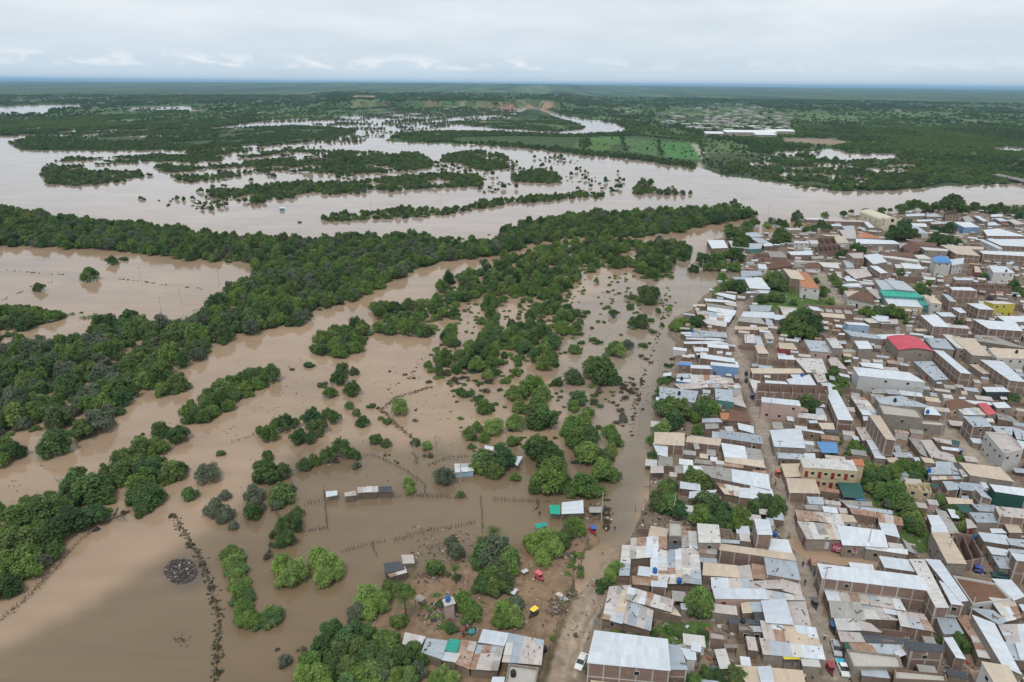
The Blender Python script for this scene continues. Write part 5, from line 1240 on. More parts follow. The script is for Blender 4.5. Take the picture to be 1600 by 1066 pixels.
            for s_ in range(fl):
                for a_ in range(k):
                    if rng.random() > pw_: continue
                    p = iq[i] + u * ((a_ + .5) * Le / k + (.3 if wall == 'b' else 0)) - nrm * .01
                    if s_ == 0 and rng.random() < .4:
                        o = link('door', [DOOR1, DOOR3, DOOR2][rng.integers(3)], root); o.location = (float(p[0]), float(p[1]), g + 1.0); o.rotation_euler = (0, 0, ang)
                    else:
                        o = link('window', WINF, root); o.location = (float(p[0]), float(p[1]), g + (1.5 if s_ == 0 else H - 1.35)); o.rotation_euler = (0, 0, ang); link('pane', WINP, o)
    size = 'long ' if max(L1, L2) > 2.6 * min(L1, L2) and max(L1, L2) > 9 else 'large ' if area > 190 else 'small ' if area < 26 else ''
    fd = {'F': 'flat topped', 'O': 'roofless', 'H': 'tile roofed', 'V': 'vaulted'}.get(form)
    d_ = ROOFN[roof] + (' roofed ' if form in 'SVH' else ' ') ; d_ = (size + ('two storey ' if H > 4.7 else '') + (fd + ' ' if form in 'FO' else d_) + WALLN[wall]).replace('  ', ' ')
    if form == 'H': d_ = size + ROOFN[roof] + ' tile roofed ' + WALLN[wall]
    BUILT.append((root, cp[0], cp[1], d_, 'shelter' if wall == 'n' else 'shed' if wall == 'm' else 'house', Q, top)); return root
HL = []
for ln in HOUSES.strip().splitlines():
    e = ln.split(); HL.append((int(e[0]), e[1], e[2], e[3], float(e[4]), [float(v) for v in e[5:]]))
for h in HL: house(*h)
print('houses', len(BUILT))
# ================================================================ church, bridge, far village
def place(px, py, z=None):
    p = unproj(px, py, .5); p = unproj(px, py, gz(p[0], p[1])); return p
MISC = []                                                # (object, photo x, photo y, description, category)
CREAM = wallmat('church_render', (.6, .54, .41), (.6, .54, .41), var=.12)
pf = place(1391, 360); pb = place(1353, 345); ax_ = (pb - pf)[:2]; Ln_ = float(np.linalg.norm(ax_)); ang = math.atan2(ax_[1], ax_[0]) - math.pi / 2
ch = link('church', None, None, (pf[0], pf[1], .4)); ch.rotation_euler = (0, 0, ang)
mb = MB(); mb.box((0, Ln_ / 2 + .6, 3.4), 13, Ln_ - 1, 8.0); link('nave', mb.mesh('nave', CREAM), ch)
v = []; f = []; n = 10
for k in range(n + 1): a = math.pi * k / n; v += [(-6.7 * math.cos(a), 1, 7.4 + 2.6 * math.sin(a)), (-6.7 * math.cos(a), Ln_ + .4, 7.4 + 2.6 * math.sin(a))]
for k in range(n): f.append([2 * k, 2 * k + 2, 2 * k + 3, 2 * k + 1])
f.append([2 * k for k in range(n + 1)][::-1]); f.append([2 * k + 1 for k in range(n + 1)])
link('roof', mesh('roof', v, f, [plain('church_roof', (.5, .46, .34), .8, .1)], uv=None), ch)
mb = MB(); mb.prism([(-8.2, -.4), (8.2, -.4), (8.2, .6), (-8.2, .6)], -.6, 8.6)
v0 = len(mb.v); pts = [(-3.4, 8.6), (3.4, 8.6)] + [(3.4 * math.cos(math.pi * k / 8), 8.6 + 2.7 * math.sin(math.pi * k / 8)) for k in range(1, 8)]
mb.v += [(x, -.42, z) for x, z in pts] + [(x, .62, z) for x, z in pts]; m_ = len(pts); mb.f.append([v0 + i for i in range(m_)]); mb.m.append(0); mb.f.append([v0 + m_ + i for i in range(m_)][::-1]); mb.m.append(0)
for i in range(m_): j = (i + 1) % m_; mb.f.append([v0 + i, v0 + m_ + i, v0 + m_ + j, v0 + j]); mb.m.append(0)
link('facade', mb.mesh('facade', CREAM), ch)
for s in (-1, 1):
    mb = MB(); mb.box((s * 7.2, .1, 4.6), 2.4, 2.2, 10.6); mb.prism([(s * 7.2 - 1.3, -1.1), (s * 7.2 + 1.3, -1.1), (s * 7.2 + 1.3, 1.3), (s * 7.2 - 1.3, 1.3)], 9.9, 10.2); t_ = link('bell_tower', mb.mesh('bell_tower', CREAM), ch)
    for z in (5.2, 8.0): mb = MB(); mb.box((s * 7.2, -1.02, z), .8, .1, 1.5); link('window', mb.mesh('window', PANE), t_)
def disc(cx, cz, r, y, half=False, n=16):
    mb = MB(); k = [(cx + r * math.cos(a), cz + r * math.sin(a)) for a in np.linspace(0, math.pi if half else 2 * math.pi * (1 - 1 / n), n)]
    if half: k += [(cx - r, cz - 2.6), (cx + r, cz - 2.6)]
    v = [(x, y, z) for x, z in k] + [(x, y + .12, z) for x, z in k]; m = len(k); f = [list(range(m)), list(range(m, 2 * m))[::-1]] + [[i, m + i, m + (i + 1) % m, (i + 1) % m] for i in range(m)]; return v, f
v, f = disc(0, 8.1, 1.35, -.5); link('round_window', mesh('round_window', v, f, [PANE]), ch)
v, f = disc(0, 3.0, 1.9, -.5, True); link('arched_door', mesh('arched_door', v, f, [PANE]), ch)
for k in range(5):
    mb = MB(); mb.box((-6.55, 4 + k * (Ln_ - 6) / 4, 4.6), .14, .9, 1.8); link('window', mb.mesh('window', PANE), ch)
MISC.append((ch, 1385, 348, 'cream church with round window and arched door', 'church'))

pa, pbr = unproj(1553, 272.5, 3.5), unproj(1665, 297, 3.5); dv = (pbr - pa)[:2]; Lb = float(np.linalg.norm(dv)); br = link('road_bridge', None, None, (pa[0], pa[1], 0)); br.rotation_euler = (0, 0, math.atan2(dv[1], dv[0]))
mb = MB(); mb.box((Lb / 2, 0, 3.3), Lb, 8.5, .9); link('deck', mb.mesh('deck', CONC), br)
for s in (-1, 1): mb = MB(); mb.box((Lb / 2, 4.1 * s, 4.3), Lb, .3, 1.0); link('railing', mb.mesh('railing', CONC), br)
for k in range(1, int(Lb / 22)): mb = MB(); mb.box((k * 22, 0, .6), 1.4, 6, 4.5); link('pier', mb.mesh('pier', CONC), br)
MISC.append((br, 1585, 282, 'concrete road bridge entering the wide river at the frame edge', 'bridge'))

VW = plain('distant_white_roof', (.66, .67, .66), .6, .1, .3); VG = plain('distant_wall', (.36, .3, .26), .9, .2, .3)
def hut(a, b, h):
    mb = MB(); mb.box((0, 0, h / 2 - .5), a, b, h + 1, 0, 1); mb.prism([(-a * .54, -b * .54), (a * .54, -b * .54), (a * .54, b * .54), (-a * .54, b * .54)], h - .02, h + .25, 0); return mb.mesh('distant_house', [VW, VG])
HUTS = [hut(10, 7, 3.2), hut(14, 8, 3.4), hut(7, 6, 3)]
VILL = P('1022,190 1060,170 1150,158 1235,175 1240,203 1180,212 1110,200 1100,207 1085,202 1040,196'); cnt = 0
while cnt < 150:
    px, py = rng.uniform(1020, 1240), rng.uniform(158, 212)
    if not inpoly(np.array([px]), np.array([py]), VILL)[0]: continue
    p = unproj(px, py, 3); o = link('distant_house', HUTS[rng.integers(3)], None, (p[0], p[1], float(hill(p[0], p[1])))); o.rotation_euler = (0, 0, rng.uniform(-.4, .4)); o.scale = (rng.uniform(1.2, 2.3), rng.uniform(1.2, 2), rng.uniform(1.2, 2)); cnt += 1
    tag(o, 'white roofed house among trees in the village beyond the wide river', 'house', 'white roofed houses of the far village')
for _ in range(90):
    px, py = rng.uniform(0, 1600), rng.triangular(138, 152, 185); p = unproj(px, py, 3); x_, y_ = proj(p[0], p[1], 0)
    if sample(landh, np.array([x_]), np.array([y_]))[0] < .7: continue
    o = link('distant_house', HUTS[1], None, (p[0], p[1], float(hill(p[0], p[1])))); o.scale = (rng.uniform(1, 2.2),) * 3; o.rotation_euler = (0, 0, rng.uniform(-.5, .5)); tag(o, 'lone white roofed farmhouse on the wooded plain below the horizon', 'house', 'farmhouses scattered over the far plain')
for (x0, x1, y, dep, h, nm) in ((1133, 1208, 213, 26, 9, 'long white roofed warehouse by the fields beyond the river'), (1180, 1209, 216.5, 20, 8, 'blue white roofed shed in front of the long far warehouse'), (1198, 1238, 210, 16, 7, 'narrow white roofed shed right of the long far warehouse'), (1102, 1128, 213, 18, 6, 'pale roofed shed left of the long far warehouse')):
    a, b = unproj(x0, y, 0), unproj(x1, y, 0); L_ = float(np.linalg.norm(a - b)); o = link('warehouse', None, None, tuple((a + b) / 2)); mb = MB(); mb.box((0, 0, h / 2), L_, dep, h); link('wall', mb.mesh('wall', VG), o)
    mb = MB(); mb.prism([(-L_ / 2 - 1, -dep / 2 - 1), (L_ / 2 + 1, -dep / 2 - 1), (L_ / 2 + 1, dep / 2 + 1), (-L_ / 2 - 1, dep / 2 + 1)], [h] * 4, [h + .6, h + .6, h + 4, h + 4]); link('roof', mb.mesh('roof', VW), o); tag(o, nm, 'warehouse')

# ================================================================ roofs: water tanks; ground: what fills the yards
def roof_under(px, py):                                   # the highest roof seen at a spot of the photo
    best = None
    for root, cx, cy, d_, c_, Q, top in BUILT:
        p = unproj(px, py, top)
        if inpoly(np.array([p[0]]), np.array([p[1]]), [tuple(q) for q in Q])[0] and (best is None or top > best[2]): best = p
    return best
TKM = {}
for nm, mt in (('blue', TANKB), ('black', TANKK)):
    mb = MB(); mb.tube([(0, 0, 0), (0, 0, .1), (0, 0, .5), (0, 0, 1.0), (0, 0, 1.22), (0, 0, 1.34)], [.52, .55, .56, .56, .46, .26], 14); lid = MB(); lid.tube([(0, 0, 1.34), (0, 0, 1.45)], [.27, .24], 10); TKM[nm] = (mb.mesh('tank_body', mt), lid.mesh('lid', mt))
TANKS = '''1061 911 blue|1511 943 blue|1344 808 blue|1302 793 blue|1127 766 blue|1466 718 blue|1451 738 blue|1449 646 blue|1487 1021 blue|1523 843 blue|1525 797 blue|1093 615 blue|1101 613 blue|1092 559 black|802 1056 black|851 1018 black|1486 945 black|1493 951 black|1375 700 black|1271 664 black|1277 669 black|1253 588 blue|1249 571 black|1082 519 blue|1579 476 blue|1572 425 black|1527 483 black|1588 552 black|1519 528 black|1160 975 black|1236 1038 blue|1210 838 blue|1023 895 blue|1061 617 black|1065 594 black|1452 396 blue|1362 381 black|1380 382 black|1453 462 black|1565 468 black|1398 628 black|1288 634 black|1294 560 black'''
for e in TANKS.split('|'):
    a, b, c = e.split(); a, b = float(a), float(b); p = roof_under(a, b); p = place(a, b) if p is None else p
    o = link('water_tank', None, None, tuple(p)); link('tank_body', TKM[c][0], o); link('lid', TKM[c][1], o); o.scale = (1.0,) * 3; MISC.append((o, a, b - 5, c + ' plastic water tank on a roof', 'water tank'))
pt = place(702, 962); o = link('tank_tower', None, None, tuple(pt)); mb = MB(); mb.box((0, 0, 1.6), 1.9, 1.7, 4.2, .4); link('shaft', mb.mesh('shaft', WM['p']), o); mb = MB(); mb.box((0, 0, 3.8), 2.5, 2.2, .2, .4); link('slab', mb.mesh('slab', CONC), o)
MISC.append((o, 702, 950, 'pinkish tank tower in the dirt yard', 'tower')); o = link('water_tank', None, None, (pt[0] - .2, pt[1] + .1, pt[2] + 3.9)); link('tank_body', TKM['blue'][0], o); link('lid', TKM['blue'][1], o); MISC.append((o, 695, 937, 'blue plastic water tank on the yard tower', 'water tank'))

# small lean-tos and yard walls where roofs leave room
occ = [np.array([proj(q[0], q[1], .5) for q in Q]) for *_, Q, top in BUILT]
town_w = P('1100,470 1160,372 1250,352 1340,338 1480,325 1640,322 1640,1110 940,1110 930,960 990,850 1012,760 1030,640 1060,560 1060,500')
STREETS = [P(s) for s in ('1146,470 1172,470 1164,500 1158,530 1176,570 1191,620 1211,680 1231,740 1247,800 1268,880 1297,960 1336,1110 1284,1110 1254,960 1226,860 1210,790 1194,730 1174,670 1154,610 1140,560 1130,510',
    '1274,420 1296,430 1314,450 1326,480 1294,480 1286,455 1266,436', '1405,625 1445,640 1525,700 1640,790 1640,815 1500,712 1420,660', '1225,830 1300,855 1445,882 1560,905 1640,925 1640,950 1480,905 1300,890 1240,870', '1180,440 1260,455 1310,478 1280,496 1180,488', '1030,970 1112,970 1112,1012 1036,1016', '1000,745 1075,760 1075,830 1160,850 1160,860 1000,840', '1340,715 1400,735 1450,840 1470,870 1400,860 1350,780', '900,850 985,850 930,1110 820,1110', '1000,600 1050,600 1120,640 1100,690 1040,690')]
LEANN = {'M': 'patchwork'}; grid = {}
allq = [Q for *_, Q, top in BUILT]; qc = np.array([sum(Q) / 4 for Q in allq]); qr = np.array([max(np.linalg.norm(q - sum(Q) / 4) for q in Q) for Q in allq])
LEAN = []; tries = 0
while len(LEAN) < 800 and tries < 40000:
    tries += 1; px, py = rng.uniform(940, 1630), 322 + 770 * rng.random() ** 1.25; pp_ = (np.array([px]), np.array([py]))
    if not inpoly(*pp_, town_w)[0] or any(inpoly(*pp_, s)[0] for s in STREETS): continue
    w_ = rng.uniform(1.8, 6.0); d_ = rng.uniform(1.5, 3.6); H = rng.uniform(1.9, 2.7); md_ = len(LEAN) % 14; knd = 0 if md_ < 5 else 3 if md_ < 9 else 1 if md_ < 12 else 2; c0 = unproj(px, py, .5)[:2]; rr = math.hypot(w_, d_) / 2
    pe = np.array(unproj(px + 10, py + 1.2, .5)[:2]) - c0 if rng.random() < .75 else np.array(unproj(px + 4, py + 14, .5)[:2]) - c0; u = pe / np.linalg.norm(pe); vv = np.array([-u[1], u[0]])
    Q = [c0 - u * w_ / 2 + vv * d_ / 2, c0 + u * w_ / 2 + vv * d_ / 2, c0 + u * w_ / 2 - vv * d_ / 2, c0 - u * w_ / 2 - vv * d_ / 2]
    near_ = np.where(np.linalg.norm(qc - c0, axis=1) < qr + rr)[0]; bad = False
    for k in near_:
        pol = [tuple(q) for q in allq[k]]; tp = np.array(Q + [c0] + [(Q[i] + Q[(i + 1) % 4]) / 2 for i in range(4)])
        if inpoly(tp[:, 0], tp[:, 1], pol).any() or inpoly(np.array([q[0] for q in allq[k]] + [qc[k][0]]), np.array([q[1] for q in allq[k]] + [qc[k][1]]), [tuple(q) for q in Q]).any(): bad = True; break
    if knd == 2: Q = [c0 + (q - c0) * 1.35 for q in Q]
    if bad or any(np.linalg.norm(c0 - l[0]) < l[1] + rr for l in LEAN) or land_at(np.array([c0[0]]), np.array([c0[1]]))[0] < .6: continue
    if any(np.linalg.norm(c0 - np.array([o.location.x, o.location.y])) < o.scale[0] * .8 for o, *_r in KEEPERS if 930 < _r[0]): continue
    LEAN.append((c0, rr * .8)); roof = 'WCBGPRTGMK'[rng.choice(10, p=[.13, .18, .15, .16, .13, .1, .07, .03, .04, .01])]; g = gz(c0[0], c0[1]); q = [p - c0 for p in Q]; z1, z2 = g + H + .15, g + H - .15
    if knd == 2:                                              # a bit of yard wall, L-shaped
        root = link('yard_wall', None, None, (float(c0[0]), float(c0[1]), 0)); mb = MB(); wl_ = 'bcab'[rng.integers(4)]; h_ = g + rng.uniform(1.4, 2.3)
        for a_, b_ in ((q[0], q[1]), (q[1], q[2])):
            n_ = b_ - a_; n_ = np.array([-n_[1], n_[0]]) / np.linalg.norm(n_) * .09; mb.prism([a_ - n_, b_ - n_, b_ + n_, a_ + n_], g - .5, h_ - (.02 if a_ is q[1] else 0))
        link('wall', mb.mesh('wall', WM[wl_]), root); MISC.append((root, px, py, {'b': 'brick', 'c': 'cement', 'a': 'mud'}[wl_] + ' yard wall corner', 'wall')); continue
    if knd == 1:                                              # a loose sheet roof on posts
        root = link('yard_canopy', None, None, (float(c0[0]), float(c0[1]), 0)); link('roof', slab(q, [z1 - .3, z1 - .2, z2 - .3, z2 - .4], .04, [(0, 0), (w_, 0), (w_, d_), (0, d_)], RM[roof], 'roof') if roof != 'M' else slab(q, [z1 - .3] * 4, .04, [(0, 0), (w_, 0), (w_, d_), (0, d_)], RM['R'], 'roof'), root)
        for p in q: o = link('post', POSTM, root); o.location = (float(p[0] * .92), float(p[1] * .92), g - .3); o.scale = (1, 1, H - .45)
        MISC.append((root, px, py, ROOFN[roof if roof != 'M' else 'R'] + ' yard canopy on posts', 'canopy')); continue
    root = link('lean_to' if knd == 0 else 'storage_shed', None, None, (float(c0[0]), float(c0[1]), 0)); mb = MB(); mb.prism([p * .9 for p in q], g - .5, [z1 - .08, z1 - .08, z2 - .08, z2 - .08]); wl_ = 'baccwp'[rng.integers(6)]; link('wall', mb.mesh('wall', WM[wl_]), root)
    link('roof', slab(q, [z1, z1, z2, z2], .05, [(0, 0), (w_, 0), (w_, d_), (0, d_)], RM[roof if roof != 'M' else 'P'], 'roof'), root)
    MISC.append((root, px, py, ROOFN[roof if roof != 'M' else 'P'] + ' roofed ' + {'b': 'brick', 'a': 'mud walled', 'c': 'cement walled', 'w': 'white walled', 'p': 'pink walled'}[wl_] + (' lean-to' if knd == 0 else ' storage shed'), 'lean-to' if knd == 0 else 'storage shed'))
print('lean-tos', len(LEAN), tries)
# rubble, scrap and rubbish lying about
mb = MB(); RUB = [plain('scrap_pale', (.5, .48, .45), .8, .4, 3), plain('scrap_brown', (.17, .11, .075), .9, .4, 3), plain('scrap_grey', (.26, .245, .23), .8, .4, 3), plain('scrap_dark', (.05, .047, .045), .8, .4, 3), plain('scrap_blue', (.1, .2, .36), .6, .3, 3), plain('scrap_red', (.36, .09, .07), .7, .3, 3)]
k = 0
while k < 6500:
    px, py = rng.uniform(905, 1630), 322 + 770 * rng.random() ** 1.2
    if not inpoly(np.array([px]), np.array([py]), town_w)[0]: continue
    st = any(inpoly(np.array([px]), np.array([py]), s)[0] for s in STREETS[:4])
    if st and rng.random() < .88: k += 1; continue
    p = unproj(px, py, .5); s1 = rng.uniform(.2, 1.0) * (1 if not st else .5); mi = rng.choice(6, p=[.2, .33, .24, .18, .025, .025]); 
    if rng.random() < .3: mb.box((p[0], p[1], .5 + .1), s1 * 2.6, .14, .1, rng.uniform(0, 3.14), mi)
    else: mb.box((p[0], p[1], .5 + .12), s1, s1 * rng.uniform(.4, 1), rng.uniform(.1, .6), rng.uniform(0, 3.14), mi)
    k += 1
for _ in range(420):                                         # the dirt yard
    px, py = rng.uniform(650, 930), rng.uniform(850, 1000); p = unproj(px, py, .5)
    if land_at(np.array([p[0]]), np.array([p[1]]))[0] > .7: mb.box((p[0], p[1], .55), rng.uniform(.1, .7), rng.uniform(.1, .3), rng.uniform(.05, .25), rng.uniform(0, 3.14), rng.choice(4, p=[.12, .45, .2, .23]))
for cx, cy, n_, r_ in ((690, 958, 130, 14), (672, 900, 60, 10), (880, 935, 70, 7), (868, 955, 60, 7), (905, 835, 60, 9), (878, 868, 40, 10), (735, 985, 40, 8), (930, 800, 60, 12), (840, 1010, 20, 8)):
    for _ in range(n_):
        p = unproj(cx + rng.normal() * r_, cy + rng.normal() * r_ * .6, .4); mb.box((p[0], p[1], .5 + rng.uniform(0, .3)), rng.uniform(.2, 1.4), rng.uniform(.1, .4), rng.uniform(.06, .3), rng.uniform(0, 3.14), rng.choice(6, p=[.08, .5, .15, .22, .02, .03]))
tag(link('rubble', mb.mesh('rubble', RUB)), kind='stuff')
mb = MB()                                                    # rubbish heap standing in the pond, and floating drift
for _ in range(520):
    a, r_ = rng.uniform(0, 6.28), 26 * math.sqrt(rng.random()); p = unproj(283 + r_ * math.cos(a), 893 + r_ * .78 * math.sin(a), 0); mb.box((p[0], p[1], rng.uniform(-.05, .22 * (1.2 - r_ / 26))), rng.uniform(.15, .6), rng.uniform(.1, .4), rng.uniform(.06, .25), rng.uniform(0, 3.14), rng.choice(5, p=[.015, .16, .02, .8, .005]))
for _ in range(60):
    p = unproj(284 + rng.normal() * 6, 1000 + rng.normal() * 5, 0); mb.box((p[0], p[1], .02), rng.uniform(.1, .4), rng.uniform(.1, .25), .1, rng.uniform(0, 3.14), rng.choice([1, 1, 3, 3, 5]))
tag(link('rubbish_heap', mb.mesh('rubbish_heap', RUB)), kind='stuff')
mb = MB()
for s, n_ in (('590,520 690,530 780,560 690,660 600,640 560,580', 230), ('890,420 1000,430 1010,560 920,600 860,560 880,480', 260), ('700,580 960,590 1000,600 1005,660 960,760 700,720', 200), ('640,820 760,830 740,870 700,890 640,880', 240), ('1000,560 1040,560 1030,620 990,660', 160), ('860,780 945,780 930,830 880,815', 80), ('100,490 300,505 280,520 60,530', 60), ('350,560 600,560 700,760 350,800', 160), ('300,640 520,520 720,440 800,400 700,480 560,560 430,640 250,720', 220), ('0,760 160,660 300,640 240,720 100,800', 90), ('200,320 700,330 1100,300 1180,330 700,365 300,345', 120)):
    pol = P(s); k = 0; xs = [p[0] for p in pol]; ys = [p[1] for p in pol]
    while k < n_:
        px, py = rng.uniform(min(xs), max(xs)), rng.uniform(min(ys), max(ys))
        if inpoly(np.array([px]), np.array([py]), pol)[0]:
            k += 1
            if vnoise(np.array([px / 14]), np.array([py / 7]), 91, 3)[0] > .46: p = unproj(px, py, 0); mb.box((p[0], p[1], .02), rng.uniform(.2, 1.0), rng.uniform(.1, .35), .12, rng.uniform(0, 3.14), rng.choice(4, p=[.03, .45, .14, .38]))
tag(link('floating_drift', mb.mesh('floating_drift', RUB)), kind='stuff')

# ================================================================ fences, poles
FN = [('475,790 505,784', 1.1, 1.5), ('506,767 511,825', .9, 1.5), ('475,832 512,825', 1.1, 1.5), ('535,863 559,857 584,851 603,846', .8, 1.3), ('582,852 589,872', 1, 1.3), ('616,846 640,839 670,830 700,826 742,818', .8, 1.4), ('751,778 754,836', 1.0, 1.6), ('644,776 690,779 734,780', .9, 1.4),
      ('770,782 800,784 862,786', .8, 1.5), ('562,713 586,713 631,735 663,758 665,772', .8, 1.3), ('616,776 700,776', 1.1, 1.4), ('670,728 695,717 732,714', 1.0, 1.3), ('0,970 37,940 87,890 120,850 150,826', .9, 1.0), ('402,677 384,686 359,693', 2.2, 1.2), ('676,605 620,621 595,641 618,663 643,684', 1.1, 1.1),
      ('270,805 287,830 300,855 317,882 332,925 341,962 341,1012 337,1065', 1.0, 1.1), ('666,858 690,852 706,850', 1.1, 1.2), ('919,848 908,880 874,970 853,1040', 1.3, 1.6), ('425,778 430,800 442,815', 1.0, 1.4), ('340,940 330,925 300,900', 30, .5), ('855,890 880,905', 30, .4), ('992,800 1045,817 1092,826', 1.6, 1.8)]
FNL = ['short stick fence joining the flooded sheds', 'stick fence running down from the flooded sheds', 'short stick fence closing the flooded corral', 'crooked stick fence behind the light green trees', 'short stick fence stub by the dark roofed shack', 'long crooked stick fence across the flooded field', 'stick fence dividing the flooded fields', 'stick fence in water below the blue white hut',
       'broken stick fence leading to the green awning', 'stick fence curving through the water left of the hut', 'sparse stick fence right of the flooded sheds', 'curved stick corral around the pale bare tree', 'half sunk fence along the dark bushes of the pond', 'sparse leaning posts in the channel', 'sunken overgrown fence in the flooded field', 'dark overgrown fence crossing the brown pond', 'short stick fence near the grey bare tree', 'stick fence along the muddy road', 'stick fence beside the upright dark bushes', '', '', 'wire fence with pale posts beside the flooded lane']
STICK = []
for i in range(4): g = random.Random(i); m_ = MB(); m_.tube([(0, 0, -.9), (g.uniform(-.08, .08), g.uniform(-.08, .08), .4), (g.uniform(-.2, .2), g.uniform(-.2, .2), 1.0)], [.1, .09, .06], 5); STICK.append(m_.mesh('post', POLEW))
BRX, BRY, BRS = [], [], []
for (s, sp, hh), lab in zip(FN, FNL):
    if sp > 10: continue
    pts = [unproj(*p, 0)[:2] for p in P(s)]; o = link('stick_fence', None, None, (*map(float, pts[0]), 0)); carry = 0; allp = []
    for a, b in zip(pts[:-1], pts[1:]):
        L_ = np.linalg.norm(b - a); t_ = carry
        while t_ < L_: allp.append(a + (b - a) * t_ / L_ + rng.normal(size=2) * .12); t_ += sp * rng.uniform(.6, 1.4)
        carry = t_ - L_
    for p in allp:
        q = link('post', STICK[rng.integers(4)], o); q.location = (float(p[0] - pts[0][0]), float(p[1] - pts[0][1]), max(gz(p[0], p[1]), 0) if sp > 1.2 else 0); q.scale = (1, 1, hh * rng.uniform(.6, 1.25)); q.rotation_euler = (0, 0, rng.uniform(0, 6.28))
    mb = MB(); rl = allp[::2]
    for a, b in zip(rl[:-1], rl[1:]): zz = .5 * hh + max(gz(a[0], a[1]), 0) * (sp > 1.2); mb.tube([(*(a - pts[0]), zz), (*(b - pts[0]), zz + rng.uniform(-.15, .15))], [.04, .03], 4)
    if mb.v: link('rail', mb.mesh('rail', POLEW), o)
    tag(o, lab, 'fence')
    if 'overgrown' in lab or 'half sunk' in lab or 'corral' in lab:
        for p in allp * 7: BRX.append(p[0] + rng.normal() * .55); BRY.append(p[1] + rng.normal() * .55); BRS.append(rng.uniform(.12, .42) * (1.0 if 'overgrown' in lab else .55))
for s, n_ in (('960,590 1008,590 1005,640 965,690 955,650', 45), ('930,780 952,780 948,830 925,830', 16), ('470,560 500,570 520,610 480,580', 0), ('696,560 740,560 750,600 700,605', 50)):
    pol = P(s); k = 0
    while k < n_:
        px, py = rng.uniform(min(p[0] for p in pol), max(p[0] for p in pol)), rng.uniform(min(p[1] for p in pol), max(p[1] for p in pol)); k += 1
        if inpoly(np.array([px]), np.array([py]), pol)[0]: p = unproj(px, py, 0); BRX.append(p[0]); BRY.append(p[1]); BRS.append(rng.uniform(.4, 1.4))
for s in ('170,435 205,438 250,444 290,449 318,452', '0,470 20,462 55,445 92,440', '10,422 60,427 110,430', '596,705 640,740', '665,556 640,590 600,612', '900,560 880,600', '1040,470 1030,520 1005,590 990,640 985,690'):
    pts = [unproj(*p, 0)[:2] for p in P(s)]
    for a, b in zip(pts[:-1], pts[1:]):
        for _ in range(int(np.linalg.norm(b - a) / 1.3)):
            if rng.random() < .7: q = a + (b - a) * rng.random() + rng.normal(size=2) * .5; BRX.append(q[0]); BRY.append(q[1]); BRS.append(rng.uniform(.2, .8))
n_ = len(BRX); BRS = np.array(BRS); scatter('bramble', np.array(BRX), np.array(BRY), np.zeros(n_) - .05, np.stack([BRS, BRS, BRS * .9], 1), np.stack([np.zeros(n_), np.zeros(n_), rng.uniform(0, 6.28, n_)], 1), first('tangle') or first('bush'), rng.integers(0, len(first('tangle') or first('bush')), n_))
# weeds and grass on the open ground
GX, GY, GS = [], [], []
for s, n_ in (('1180,440 1250,455 1300,475 1290,490 1180,485', 150), ('1030,975 1110,975 1110,1010 1040,1015', 130), ('1430,828 1466,838 1462,868 1435,862', 60), ('1340,715 1400,735 1440,850 1410,850 1350,780', 90), ('24,478 160,494 165,500 100,496 30,488', 120), ('175,498 300,505 300,514 200,508', 60), ('340,462 395,430 402,434 300,512 270,505', 90), ('1060,500 1050,540 1060,520 1090,530', 40), ('960,985 1030,985 1000,1000 950,1000', 50), ('890,860 915,850 880,960 860,1010', 40), ('660,930 760,930 740,990 660,985', 40)):
    pol = P(s); k = 0
    while k < n_:
        px, py = rng.uniform(min(p[0] for p in pol), max(p[0] for p in pol)), rng.uniform(min(p[1] for p in pol), max(p[1] for p in pol)); k += .5
        if inpoly(np.array([px]), np.array([py]), pol)[0]: p = unproj(px, py, .4); GX.append(p[0]); GY.append(p[1]); GS.append(rng.uniform(.35, 1.1)); k += .5
n_ = len(GX); GS = np.array(GS); scatter('weeds', np.array(GX), np.array(GY), np.zeros(n_) + .4, np.stack([GS, GS, GS * .6], 1), np.stack([np.zeros(n_), np.zeros(n_), rng.uniform(0, 6.28, n_)], 1), first('thicket'), rng.integers(0, len(first('thicket')), n_))

mb = MB(); mb.tube([(0, 0, -1), (0, 0, 9)], [.17, .1], 8); POLE = mb.mesh('shaft', CONC); mb = MB(); mb.box((0, 0, 8.5), 2.0, .12, .14); ARM = mb.mesh('crossarm', POLEW); mb = MB(); mb.box((.35, 0, 6.2), .5, .12, .12); mb.tube([(.75, 0, 5.7), (.75, 0, 6.4)], [.2, .2], 8); BOX_ = mb.mesh('transformer', plain('grey_metal', (.3, .31, .32), .5))
for a, b, h in ((1116, 373, 9), (1074, 474, 9), (1096, 431, 9), (1096, 549, 9), (1030, 576, 9), (1000, 652, 9), (1051, 817, 8), (939, 822, 9), (1351, 874, 9), (1476, 885, 9), (1469, 683, 9), (1101, 402, 8), (221, 442, 8), (343, 448, 8), (720, 762, 8), (1213, 728, 9), (1283, 935, 9), (1201, 655, 9), (1164, 545, 9), (1560, 742, 9), (1425, 640, 9), (580, 335, 9), (688, 315, 9), (758, 312, 9), (1200, 335, 9), (1192, 360, 9), (253, 492, 8), (284, 478, 8), (730, 500, 8), (985, 408, 8), (1335, 600, 9), (1510, 980, 8)):
    p = place(a, b); o = link('power_pole', None, None, (p[0], p[1], max(p[2], 0))); link('shaft', POLE, o); link('crossarm', ARM, o).rotation_euler = (0, 0, rng.uniform(-.4, .4)); o.scale = (1, 1, h / 9)
    if rng.random() < .3: link('transformer', BOX_, o)
    MISC.append((o, a, b - 12, 'slim concrete power pole' + (' standing in water' if p[2] < 0 else ''), 'power pole'))

